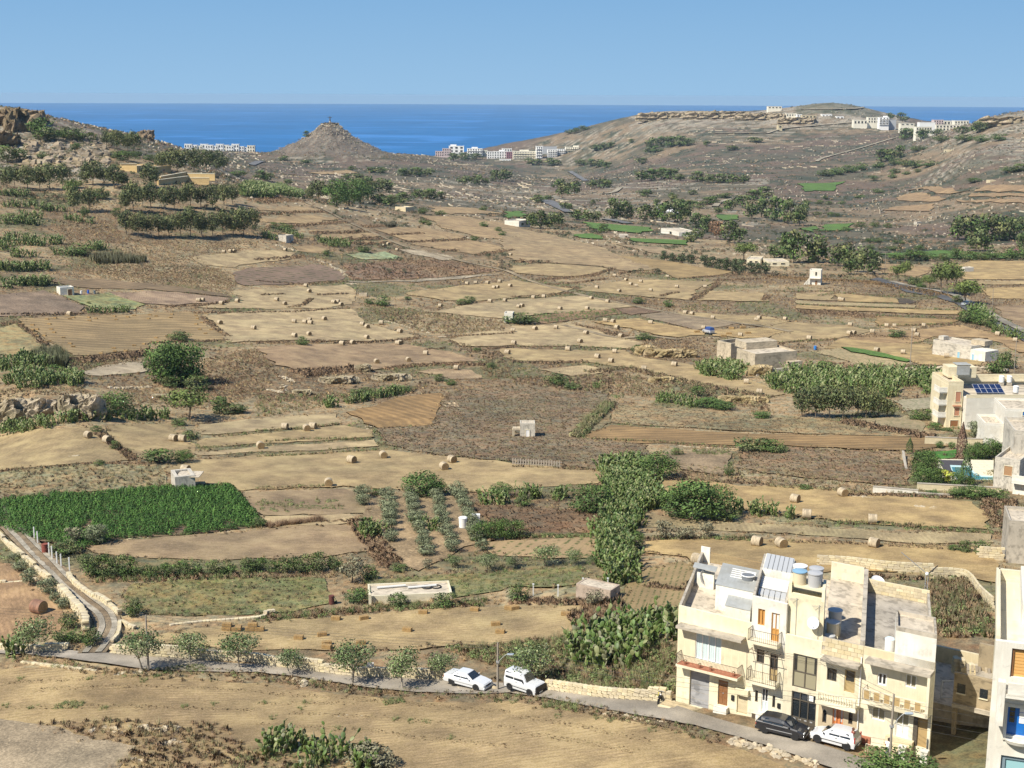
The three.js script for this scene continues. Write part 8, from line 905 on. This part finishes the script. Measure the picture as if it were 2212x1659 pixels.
// ---------- villas and the building at the right ----------
const Q6 = (x, y) => [1980.2 + x * 0.16401,805.1 + y * 0.16401];
{
  const A = hit(...Q6(380,722)), B = hit(...Q6(578,722)), [g, w] = bld('villa', 'cream three storey villa with terracotta shutters and solar panels', 'house', A, B, 8.6,9, WALLM([0.80,0.72,0.53]), { parapet: 0.8, roof: M_ROOF, frame: M_PALE, wins: [[0.52,0.56,0.85,0.78, M_TERRAS(), 'shutter'],[0.5,0.26,0.83,0.43, M_TERRAS(), 'shutter'],[0.28,0.02,0.8,0.16, M_DOOR, 'garage_door']] }); part(g, 'window_hood', box(w * 0.5,0.2,0.5, w * 0.62,4.1,0.25), M_TERRAS());
  for (let j = 0; j < 3; j++) { part(g, 'balcony_slab', box(1.5,0.22,3.2,-0.75,1.9 + j * 2.3,-1.8), M_WHITEW); part(g, 'balcony_front', box(1.5,0.9,0.12,-0.75,2.4 + j * 2.3,-0.2), M_WHITEW); part(g, 'balcony_railing', box(0.12,0.9,2.8,-1.42,2.4 + j * 2.3,-1.8), M_WHITEW); }
  part(g, 'rear_wing', box(26,6.8,12, w + 13.2,2.4,-4.6), M_WHITEW, 'long plain white flank wall'); part(g, 'wing_roof', box(25,0.1,11, w + 13.2,5.85,-4.8), M_ROOF); part(g, 'wing_parapet', merge([box(26,0.6,0.25, w + 13.2,6.1,1.28), box(26,0.9,0.25, w + 13.2,6.25,-10.4)]), WALLM([0.80,0.73,0.56]));
  part(g, 'roof_room', box(5.2,2,3.4, w + 1.6,9.2,-7), WALLM([0.80,0.72,0.53])); part(g, 'roof_hatch', box(2.6,0.1,2.6, w + 2.2,10.4,-7.6).rotateX(0), M_SHED); part(g, 'lattice_screen', box(2.4,1.7,0.1, w + 1.6,9.6,-5.0), M_SHED); part(g, 'rear_roof_wall', box(20,1.4,0.3, w + 12,7.3,-9.6), WALLM([0.80,0.72,0.53]));
  const M_PV = new THREE.MeshPhysicalMaterial({ color: lin(0.012,0.022,0.07), roughness: 0.15, clearcoat: 1 }); for (let i = 0; i < 5; i++) for (let j = 0; j < 2; j++) { const s = part(g, 'solar_panel', box(0.98,0.05,1.4), M_PV); s.position.set(w + 3.2 + i * 1.04,6.6 + j * 0.55,-1.2 - j * 1.3); s.rotation.x = 0.4; part(s, 'frame', merge([box(1.02,0.06,0.05,0,0,0.7), box(1.02,0.06,0.05,0,0,-0.7), box(0.05,0.06,1.4,-0.5,0,0), box(0.05,0.06,1.4,0.5,0,0)]), M_AL); }
  for (const [x, z, lab] of [[10.5,-9, 'one of the twin white tanks on the villa roof'],[12,-9, 'one of the twin white tanks on the villa roof'],[9.6,0.2, 'white tank with blue lid on the villa parapet'],[13.6,-0.6, 'white tank on a blue stand on the villa roof']]) { const t = thing('villa_water_tank', lab, 'water tank', g.localToWorld(V(w + x, 6.6, z)), 0, lab.startsWith('one') ? 'twin white tanks' : undefined); part(t, 'drum', cyl(0.5,0.48,1.1,14), M_WHITE); part(t, 'lid', cyl(0.4,0.54,0.12,14,0,1.1,0), M_WHITE); part(t, 'stand', box(0.8,0.6,0.8,0,-0.35,0), M_CONC); }
  bld('white_annexe', 'tall plain white annexe in front of the villa', 'house', hit(...Q6(1135,962)), hit(...Q6(1700,975)), 6.4,9, M_WHITEW, { wins: [[0.4,0.84,0.7,0.94, M_BLUE]] }); bld('white_annexe', 'lower plain white annexe beside the garden trees', 'house', hit(...Q6(878,950)), hit(...Q6(1134,955)), 3.8,7, M_WHITEW, {});
  const wall = (lab, a, b, h, m = M_PALE, th = 0.3) => { const P = hit(...a), Q = hit(...b), L = Math.hypot(P.x - Q.x, P.z - Q.z), t = thing('garden_wall', lab, 'wall', P.clone(), Math.atan2(-(Q.z - P.z), Q.x - P.x)); part(t, 'wall', box(L, h + 0.8, th, L / 2, (h - 0.8) / 2,0), m); part(t, 'coping', box(L, 0.1, th + 0.1, L / 2, h + 0.05,0), M_CONC); };
  wall('cream garden wall above the lawn', Q6(105,945), Q6(868,960), 1.3, M_LIME); wall('weathered garden wall below the pool', Q6(0,1545), Q6(1110,1575), 1.0, M_LIME); wall('pale side wall of the villa garden', ZP(3,2,1168,352), ZP(3,2,1238,622), 0.9); wall('whitewashed low wall at the stubble edge', ZP(3,2,910,655), ZP(3,2,1300,672), 0.75, M_WHITEW); wall('low wall along the vegetable strip', ZP(3,2,1300,690), ZP(3,2,1960,712), 0.4, M_LIMEWASH);
  const [g2] = bld('pool_villa', 'cream villa with balcony beside the pool', 'house', hit(...Q6(1000,1542)), hit(...Q6(1330,1580)), 4.9,8, M_LIMEWASH, { parapet: 0.5, wins: [[0.4,0.5,0.72,0.78, std(lin(0.35,0.2,0.1)), 'door']] }); const [g3] = bld('pool_villa', 'taller stepped block of the pool villa', 'house', hit(...Q6(1235,1480)), hit(...Q6(1700,1500)), 8.2,9, M_LIMEWASH, { parapet: 0.6, roof: M_ROOF }); part(g2, 'balcony', box(5,0.3,2.4,5.6,2.2,1.2), M_WHITEW); part(g2, 'balcony_front', box(5,0.9,0.2,5.6,2.8,2.3), M_WHITEW); part(g2, 'ground_room', box(5,2.2,1.4,5.6,0.6,0.7), M_WHITEW);
  const py = (() => { const p = hit(...Q6(640,1330)); return p.y; })(), flat = (name, pts, lift, m) => { const w2 = toWorld(pts.map(([x, y]) => Q6(x, y))), s = new THREE.Shape(w2.map(([x, z]) => new THREE.Vector2(x, -z))), y = py; const q = new THREE.ExtrudeGeometry(s, { depth: 0.5, bevelEnabled: false }).rotateX(-Math.PI / 2).translate(0, y - 0.5 + lift, 0); top(new THREE.Mesh(q, m), name, null, null, null, 'structure'); return y; };
  flat('pool_deck', [[270,1205],[1010,1205],[1010,1520],[640,1500],[280,1400]],0.2, M_PALE); flat('pool_terrace', [[280,1215],[620,1215],[640,1330],[380,1345]],0.23, std(lin(0.06,0.055,0.06))); flat('pool_rim', [[435,1265],[700,1268],[760,1330],[860,1360],[1005,1362],[1005,1400],[860,1400],[790,1440],[700,1480],[560,1440],[470,1340]],0.26, std(lin(0.42,0.58,0.58))); flat('pool_water', [[455,1285],[690,1285],[740,1340],[850,1375],[1000,1378],[1000,1392],[850,1392],[780,1425],[700,1465],[570,1425],[485,1340]],0.28, new THREE.MeshPhysicalMaterial({ color: lin(0.035,0.18,0.13), roughness: 0.05, clearcoat: 1 })); sheet('lawn', [[60,1060],[540,1030],[560,1130],[200,1170]].map(([x, y]) => Q6(x, y)), 'scrub', [0.06,0.17,0.02], { lift: 0.1 });
  const gq = (k, x, y, h, w2, o) => { const [u, v] = Q6(x, y); tree(k, u, v, h * 0.16401, w2 * 0.16401, o); };
  gq('deadCypress', 580,1162,450,110); gq('cypress', 640,1475,390,120); trees('cypress', 3,2,[1225,328,125,50,1275,472,135,45]); gq('lime', 350,1465,190,230); gq('olive', 770,865,215,200, { label: 'grey olive against the long white flank wall', group: null });
  for (const [x, y, h, w2] of [[720,1185,240,200],[850,1150,210,220],[960,1130,260,230],[1100,1120,200,220],[1200,1100,190,160],[800,1000,90,90],[60,1300,280,260],[180,1350,260,260],[80,1480,230,260],[230,1490,230,220],[520,1480,170,200],[120,1150,140,220],[700,1480,120,120],[560,1640,130,260],[760,1650,160,320],[960,1640,110,200],[200,1610,60,200]]) gq('carob', x, y, h, w2, { label: 'clipped green shrub around the villa pool', group: 'garden shrubs around the pool', name: 'garden_shrub', cat: 'shrub' });
  for (const [x, y, h, w2] of [[300,990,90,100],[465,1000,90,90],[240,760,100,180],[400,770,50,130]]) gq('bright', x, y, h, w2, { label: 'small citrus tree by the cream garden wall', group: 'citrus trees by the garden wall', name: 'citrus_tree' });
}
function M_TERRAS() { return std(lin(0.42,0.2,0.12)); }
// unfinished concrete walls at the field edge, and the plots behind the terrace
{ const [g] = bld('concrete_shell', 'unfinished grey concrete shell at the field edge', 'building', hit(...ZP(3,2,2060,1262)), hit(...ZP(3,2,2500,1290)), 5.0,6, M_CONC, {}); const w = (lab, px, h, m, l = 0.6) => stoneWall('plot_wall', lab, px, { h, l, c: 0.27, d: 0.25, ragged: 0.05 });
  w('grey block wall behind the weedy plot of the terrace', Z(3,2,[425,1290,700,1305,1050,1345,1440,1365]), 1.5); w('low block wall beside the plot of tall weeds', Z(3,2,[1405,1400,1700,1420,1830,1560,1960,1680]), 1.3); w('short bare block pier beside the concrete shell', Z(3,2,[1800,1230,1830,1232,2050,1245]), 1.6); }
// the white building: it stands nearer than the terrace
{
  const d = 90, q0 = dirOf(2151,1384), k0 = d / -q0.z, T = EYE.clone().addScaledVector(q0, k0), turn = -0.33, gy = H(T.x, T.z) - 1, h = T.y - gy, w = 13, O = V(T.x, gy, T.z), g = thing('white_building', 'white apartment building with blue door window and wooden shutter', 'building', O, turn);
  const inv = (x, y) => { const [u, v] = ZP(3,3, x, y), q = dirOf(u, v), n = V(Math.sin(turn), 0, Math.cos(turn)), k = O.clone().sub(EYE).dot(n) / q.dot(n), p = EYE.clone().addScaledVector(q, k).sub(O); return [p.x * Math.cos(turn) - p.z * Math.sin(turn), p.y]; };
  const rect = (x1, y1, x2, y2) => { const a = inv(x1, (y1 + y2) / 2), b = inv(x2, (y1 + y2) / 2), c = inv((x1 + x2) / 2, y1), e = inv((x1 + x2) / 2, y2); return [a[0], e[1], b[0], c[1]]; };
  const holes = [rect(2100,640,2330,890), rect(2065,1140,2320,1395), rect(2000,1580,2500,1900)], s = new THREE.Shape([new THREE.Vector2(0,-2), new THREE.Vector2(w, -2), new THREE.Vector2(w, h), new THREE.Vector2(0, h)]); for (const [a, b, c, e] of holes) { const p = new THREE.Path(); p.moveTo(a, b); p.lineTo(c, b); p.lineTo(c, e); p.lineTo(a, e); p.closePath(); s.holes.push(p); }
  const fg = new THREE.ExtrudeGeometry(s, { depth: 0.4, bevelEnabled: false }).translate(0,0,-0.4), uv = fg.attributes.uv; for (let i = 0; i < uv.count; i++) uv.setXY(i, uv.getX(i) / 6, uv.getY(i) / 6); part(g, 'front_wall', fg, M_WHITEW);
  part(g, 'body', box(w - 0.3, h + 1.2,15, w / 2 + 0.15, h / 2 - 1.4,-8), M_PALE); part(g, 'roof_terrace', box(w - 0.6,0.05,14.6, w / 2, h - 0.78,-7.9), M_PALE); part(g, 'parapet', merge([box(0.3,1.0,15,0.16, h - 0.3,-8), box(w - 0.4,1.0,0.25, w / 2, h - 0.3,-15.3)]), M_PALE); part(g, 'roof_room', box(w - 2.2,2.3,5, w / 2 + 1.0, h + 0.36,-2.9), M_WHITEW); part(g, 'roof_room_cap', box(w - 2.0,0.14,5.2, w / 2 + 1.0, h + 1.58,-2.9), M_PALE); part(g, 'roof_wall', box(0.25,1.6,9,1.9, h, -10.2), M_WHITEW);
  const sheetBox = (nm, [a, b, c, e], z, m, p = g) => part(p, nm, box(c - a, e - b, 0.05, (a + c) / 2, (b + e) / 2, z), m);
  const sh = sheetBox('wooden_shutter', holes[0],-0.3, std(lin(0.62,0.36,0.12))); { const [a, b, c, e] = holes[0]; part(sh, 'frame', merge([box(0.16, e - b, 0.14, a + 0.08, (b + e) / 2,-0.22), box(c - a - 0.16,0.12,0.14, (a + c) / 2 + 0.08, e - 0.06,-0.22)]), M_DOOR); for (let i = 1; i < 9; i++) part(sh, 'slat', box(c - a - 0.2,0.03,0.02, (a + c) / 2 + 0.08, lerp(b, e, i / 9), -0.265), M_WOODW); part(g, 'balcony_slab', box(w - 0.6,0.25,1.1, w / 2 + 0.3, b - 1.0,0.55), M_WHITEW); part(g, 'balcony_wall', box(w - 1.0,0.9,0.2, w / 2 + 0.5, b - 0.45,1.0), M_WHITEW); part(g, 'balcony_pier', box(0.5,3.2,0.7,0.6, b - 1.6,0.8), M_WHITEW); }
  { const [a, b, c, e] = holes[1], bl = sheetBox('blue_door', holes[1],-0.32, M_BLUE), n = 3; for (let i = 0; i < n; i++) { const x0 = lerp(a, c, 0.02 + i / n), x1 = lerp(a, c, (i + 1) / n - 0.02); for (let j = 0; j < 3; j++) part(bl, 'pane', box((x1 - x0) * 0.6, (e - b) * 0.17,0.03, (x0 + x1) / 2, lerp(b, e, 0.5 + j * 0.19), -0.28), i === 0 ? M_DARKIN : M_WHITE); part(bl, 'door_panel', box((x1 - x0) * 0.7, (e - b) * 0.26,0.03, (x0 + x1) / 2, lerp(b, e, 0.2), -0.28), M_BLUE); } part(g, 'window_surround', merge([box(0.22, e - b + 0.6,0.14, a - 0.11, (b + e) / 2,0.07), box(c - a, 0.24,0.14, (a + c) / 2, e + 0.12,0.07)]), M_WHITEW); part(g, 'window_ledge', new THREE.CylinderGeometry(1.4,1.2,0.25,20,1, false, -Math.PI / 2, Math.PI).scale((c - a) / 2.4,1,0.5).translate((a + c) / 2, b - 0.3,0), M_WHITEW); }
  sheetBox('garage_door', holes[2],-0.32, std(lin(0.30,0.52,0.56), { roughness: 0.4 })); { const [a, b, c, e] = holes[2]; part(g, 'garage_frame', merge([box(0.3, e - b, 0.1, a + 0.15, (b + e) / 2,-0.22), box(c - a - 0.3,0.3,0.1, (a + c) / 2 + 0.15, e - 0.15,-0.22)]), std(lin(0.18,0.24,0.28))); }
  const t = thing('roof_antenna', 'thin aerial mast on the white building', 'antenna', g.localToWorld(V(2.6, h + 0.2,-9))); part(t, 'mast', cyl(0.02,0.02,2.6,5), M_STEEL); part(t, 'aerial', merge([box(0.9,0.02,0.02,0,2.5,0), box(0.02,0.02,0.5,0.3,2.5,0), box(0.02,0.02,0.5,-0.1,2.5,0), box(0.02,0.02,0.5,-0.4,2.5,0)]), M_STEEL); const pl = thing('roof_sheet', 'light blue folded sheet on the roof of the white building', 'sheet', g.localToWorld(V(5.6, h - 0.7,-14))); part(pl, 'sheet', new THREE.SphereGeometry(0.6,10,6).scale(1.3,0.5,0.8), std(lin(0.1,0.45,0.75)));
}
// the shaded yard between the end house and the white building
{
  const A = WF(sX + 0.05,-3.6,0), L = 6.2, O = A.clone().setY(H(A.x, A.z) - 0.3), g = thing('stone_garage', 'shaded stone outbuilding with three small windows in the alley', 'building', O, Math.atan2(-HT.z, HT.x)), m = WALLM([0.46,0.38,0.26], T_GRIME); part(g, 'wall', merge([box(L, 2.6,0.3, L / 2,4.1,-2), box(0.3,2.8,0.3,0.2,1.4,-2), box(0.9,2.8,0.3, L - 0.6,1.4,-2), box(0.3,5.4,7, L - 0.15,2.7,-5.8), box(L - 0.3,5.4,0.3, (L - 0.3) / 2,2.7,-9)]), m); part(g, 'lintel', box(L, 0.35,0.5, L / 2,2.75,-1.9), M_CONC); part(g, 'roof', box(L - 0.4,0.2,6.6, L / 2,3.0,-5.6), M_CONC); for (const x of [0.6,2.3,4.3]) { const p = part(g, 'window', box(0.6,0.75,0.05, x, 4.2,-1.83), M_DARKIN); part(p, 'sill', box(0.7,0.08,0.12, x, 3.78,-1.8), M_PALE); } for (const [x, y] of [[L - 1.6,2.4],[L - 0.95,2.4]]) part(g, 'leaning_beam', box(0.22,4.4,0.22, x, 2.2,-1.2).applyMatrix4(new THREE.Matrix4().makeRotationX(-0.08)), M_OLDST);  // wall stone toned darker, putting the alley shade into its colour
  const yard = WK(sX + 0.3,9,0), yy = H(yard.x, yard.z) + 1.6, Yo = V(yard.x, yy, yard.z), f = thing('yard_slab', 'pale concrete yard slab behind the stone outbuilding', 'yard', Yo); part(f, 'slab', hexa(WK, sX + 0.1, sX + 7,8.2,17, yy - HP0.y - 2.5, yy - HP0.y, Yo), M_ROOF); part(f, 'end_wall', hexa(WK, sX + 0.1, sX + 7,17,17.3, yy - HP0.y - 2.5, yy - HP0.y + 1.4, Yo), M_LIME);
  for (const [a, b, n] of [[2.6,15.4,4],[3.9,15.6,3],[5.2,14.8,4]]) for (let i = 0; i < n; i++) for (let j = 0; j < 2; j++) { const t = thing('stone_block_stack', 'cut limestone block stacked on the yard slab', 'block', WK(sX + a + j * 0.5, b, yy - HP0.y), RS(0.2), 'limestone blocks in the yard'); part(t, 'block', blockGeos[i % 5].clone().scale(0.46,0.34,0.7).translate(0,0.17 + i * 0.35,0), pick(M_STONE)); }
  for (let i = 0; i < 16; i++) { const t = thing('timber_plank', 'weathered plank leaning in the yard', 'plank', WK(sX + 3.6 + (i % 8) * 0.34, i < 8 ? 10.2 : 12.4, yy - HP0.y), RS(0.15), 'planks leaning in the yard'); part(t, 'plank', box(0.2,2.2,0.06,0,1.0,0).applyMatrix4(new THREE.Matrix4().makeRotationX(-0.35)), i % 3 ? M_WOOD : M_OLDST); part(t, 'nail_strip', box(0.22,0.06,0.08,0,1.5,-0.5), M_WOOD); }
  const cr = thing('metal_frame_trolley', 'pale metal frame standing at the edge of the yard', 'frame', WK(sX + 1.7,9.6, yy - HP0.y)); part(cr, 'frame', merge([bar(V(-0.5,0,0), V(-0.5,1.5,0), 0.04), bar(V(0.5,0,0), V(0.5,1.5,0), 0.04), bar(V(-0.5,1.5,0), V(0.5,1.5,0), 0.04), bar(V(-0.5,0.1,0), V(0.5,0.1,0), 0.04)]), M_PIPE);
}
// street lamp in front of the end house, with its wires, a warning strip, the yellow notice
{
  const p = WF(sX - 1.6,4.3,0); p.y = H(p.x, p.z); const [, tp] = pole(0,0,6.3, 'street lamp post in front of the cream end house', 1, p);
  wires(tp, WF(sD + 0.3,1.1, fp(1772,1400)[1]), 3, 'wires from the lamp post up to the balustrade house', 0.3,0.35); wires(V(tp.x + 0.2, tp.y - 0.5, tp.z), V(tp.x + 15, tp.y - 2.6, tp.z + 1), 4, 'wires from the lamp post across the alley', 0.5,0.6); wires(tp.clone().add(V(0,-0.6,0)), top2.clone().add(V(0,-0.3,0)), 3, 'long wires along the terrace front', 1.0,0.4); wires(WF(sE + 0.1,0.4, fp(1862,1430)[1]), WF(sB + 0.2,0.3, fp(1640,1395)[1]), 2, 'sagging cables across the house fronts', 0.35,0.15);
  const q = hit(...ZP(2,3,1248,1085)), t = thing('yellow_sign', 'small yellow notice on the stepped stone wall', 'sign', q.clone().add(V(0,0.85,0.32)), -0.55); part(t, 'plate', box(0.28,0.3,0.02), std(lin(0.8,0.72,0.05))); part(t, 'bracket', box(0.06,0.1,0.1,0,0,-0.06), M_STEEL);
  for (let i = 0; i < 3; i++) { const pp = WF(sX + 0.7 + i * 0.75,3.2 + i * 0.1,0), f = thing('red_flag', 'small red warning flag strung in front of the alley', 'flag', pp.setY(H(pp.x, pp.z) + 0.55), R(-0.3,0.3), 'red warning flags'); part(f, 'cloth', box(0.36,0.34,0.015), std(lin(0.6,0.04,0.05))); part(f, 'stick', cyl(0.015,0.015,0.75,5,0.17,-0.55,0), M_WOOD); }
  stoneWall('roadside_wall', 'low stone wall between the alley and the road', [[1990,1668],[2060,1690],[2130,1720]], { h: 0.6, l: 0.45, c: 0.28, d: 0.35, ragged: 0.2 });
  const jw = hit(...ZP(1,3,985,870)), s2 = thing('white_sign', 'blank white board on the roadside wall', 'sign', jw.clone().add(V(0,1.15,0.1)), 0.05); part(s2, 'board', box(0.75,0.6,0.03), M_WHITE); part(s2, 'back_batten', box(0.6,0.06,0.05,0,0,-0.04), M_WOOD);
}
{ const p = WK(sX - 0.3,15.8, fp(1868,1396)[1] - 1), t = thing('lattice_mast', 'steel mast with long slanting aerials behind the end house', 'mast', p); part(t, 'mast', merge([bar(V(-0.12,0,0), V(-0.1,2.4,0), 0.03), bar(V(0.12,0,0), V(0.1,2.4,0), 0.03), bar(V(-0.12,0.4,0), V(0.12,1.0,0), 0.02), bar(V(0.12,1.0,0), V(-0.12,1.7,0), 0.02)]), M_STEEL); part(t, 'long_aerial', bar(V(0,2.4,0), V(-2.3,4.3,0), 0.03), M_STEEL); part(t, 'short_aerial', bar(V(0,2.3,0), V(0.8,3.2,0.2), 0.05), M_BLACK); part(t, 'motor', new THREE.SphereGeometry(0.16,10,8).translate(0,2.4,0), M_WHITE); }
// people
function person(label, p, turn, c, lean = 0) {
  const J = { hip: V(0,0.92,0), chest: V(0,1.3, lean), neck: V(0,1.47, lean * 1.3), head: V(0,1.62, lean * 1.6), kneeL: V(-0.1,0.5,0.06), kneeR: V(0.1,0.5,-0.02), footL: V(-0.1,0.06,0.0), footR: V(0.1,0.06,-0.1), shL: V(-0.19,1.4, lean * 1.2), shR: V(0.19,1.4, lean * 1.2), elL: V(-0.26,1.13, lean), elR: V(0.26,1.13, lean), haL: V(-0.2,0.93,0.2), haR: V(0.2,0.93,0.2), toeL: V(-0.11,0.04,0.16), toeR: V(0.11,0.04,0.06), noseA: V(0,1.6, lean * 1.6 + 0.08), noseB: V(0,1.6, lean * 1.6 + 0.13) };
  const B = [['hip', 'chest', 0.15,0.165],['chest', 'neck', 0.14,0.06],['neck', 'head', 0.055,0.1],['head', 'head', 0.11,0.11],['noseA', 'noseB', 0.03,0.015],['hip', 'kneeL', 0.1,0.065],['hip', 'kneeR', 0.1,0.065],['kneeL', 'footL', 0.062,0.045],['kneeR', 'footR', 0.062,0.045],['footL', 'toeL', 0.05,0.04],['footR', 'toeR', 0.05,0.04],['shL', 'shR', 0.075,0.075],['shL', 'elL', 0.06,0.045],['shR', 'elR', 0.06,0.045],['elL', 'haL', 0.043,0.032],['elR', 'haR', 0.043,0.032]];
  for (const s of [-1,1]) for (let f = 0; f < 5; f++) { const k = 'f' + s + f, h = s < 0 ? J.haL : J.haR; J[k] = h.clone().add(f === 4 ? V(-s * 0.05,-0.01,0.06) : V((f - 1.5) * 0.022,-0.03,0.085 + (f === 1 ? 0.015 : 0))); B.push([s < 0 ? 'haL' : 'haR', k, 0.012,0.009]); }
  const sd = (q) => { let m = 9; for (const [a, b, ra, rb] of B) { const A = J[a], d = J[b].clone().sub(A), t = clamp(q.clone().sub(A).dot(d) / (d.lengthSq() || 1), 0,1), e = q.distanceTo(A.clone().addScaledVector(d, t)) - lerp(ra, rb, t), k = 0.035, h = clamp(0.5 + 0.5 * (m - e) / k, 0,1); m = lerp(m, e, h) - k * h * (1 - h); } return m; };
  // surface net over the distance field
  const st = 0.028, nx = 26, ny = 66, nz = 22, ox = -0.36, oy = -0.02, oz = -0.26, val = new Float32Array(nx * ny * nz), id = (i, j, k) => (k * ny + j) * nx + i, vid = new Int32Array(nx * ny * nz).fill(-1), P = [], I = [];
  for (let k = 0; k < nz; k++) for (let j = 0; j < ny; j++) for (let i = 0; i < nx; i++) val[id(i, j, k)] = sd(V(ox + i * st, oy + j * st, oz + k * st));
  for (let k = 0; k < nz - 1; k++) for (let j = 0; j < ny - 1; j++) for (let i = 0; i < nx - 1; i++) { let n = 0, s = V(0,0,0); const co = []; for (let c2 = 0; c2 < 8; c2++) co.push([i + (c2 & 1), j + ((c2 >> 1) & 1), k + (c2 >> 2)]); for (let a = 0; a < 8; a++) for (const bt of [1,2,4]) { const b = a | bt; if (b === a) continue; const va = val[id(...co[a])], vb2 = val[id(...co[b])]; if ((va < 0) !== (vb2 < 0)) { const t = va / (va - vb2); s.add(V(lerp(co[a][0], co[b][0], t), lerp(co[a][1], co[b][1], t), lerp(co[a][2], co[b][2], t))); n++; } } if (n) { vid[id(i, j, k)] = P.length / 3; P.push(ox + s.x / n * st, oy + s.y / n * st, oz + s.z / n * st); } }
  for (let k = 1; k < nz - 1; k++) for (let j = 1; j < ny - 1; j++) for (let i = 1; i < nx - 1; i++) for (const [dx, dy, dz, q] of [[1,0,0,[[0,0,0],[0,-1,0],[0,-1,-1],[0,0,-1]]],[0,1,0,[[0,0,0],[0,0,-1],[-1,0,-1],[-1,0,0]]],[0,0,1,[[0,0,0],[-1,0,0],[-1,-1,0],[0,-1,0]]]]) { const a = val[id(i, j, k)] < 0, b = val[id(i + dx, j + dy, k + dz)] < 0; if (a === b) continue; const v = q.map(([x, y, z]) => vid[id(i + x, j + y, k + z)]); if (v.some((n) => n < 0)) continue; a ? I.push(v[0], v[1], v[2], v[0], v[2], v[3]) : I.push(v[0], v[2], v[1], v[0], v[3], v[2]); }
  const C = []; for (let i = 0; i < P.length; i += 3) { const [x, y, z] = [P[i], P[i + 1], P[i + 2]], hairZ = z - lean * 1.6; C.push(...(y > 1.5 && (y > 1.68 || hairZ < 0.03) ? c.hair : y > 1.46 ? c.skin : y > 0.98 ? (Math.abs(x) > 0.2 && y < 1.2 ? c.skin : c.shirt) : Math.abs(x) > 0.16 && y > 0.8 && z > 0.08 ? c.skin : y > 0.08 ? c.legs : [0.03,0.03,0.03])); }
  const g = new THREE.BufferGeometry(); g.setAttribute('position', new THREE.Float32BufferAttribute(P, 3)); g.setAttribute('color', new THREE.Float32BufferAttribute(C, 3)); g.setIndex(I); g.computeVertexNormals(); const t = thing('person', label, 'person', p, turn); part(t, 'body', g, new THREE.MeshStandardMaterial({ vertexColors: true, roughness: 0.85, side: THREE.DoubleSide }));
}
{ const a = hit(1916,1648); person('person in white shirt walking past the end house with bowed head', a.setY(H(a.x, a.z) + 0.25), 2.4, { hair: [0.04,0.025,0.02], skin: [0.4,0.24,0.16], shirt: [0.78,0.78,0.8], legs: [0.2,0.22,0.28] }, 0.07); const b = WF(sE + 0.15,1.75,0); person('person with auburn hair in dark red top behind the white hatchback', b.setY(H(b.x, b.z) + 0.2), 1.5, { hair: [0.12,0.05,0.03], skin: [0.42,0.25,0.17], shirt: [0.22,0.05,0.04], legs: [0.1,0.07,0.06] }); }
renderer.render(scene, camera);
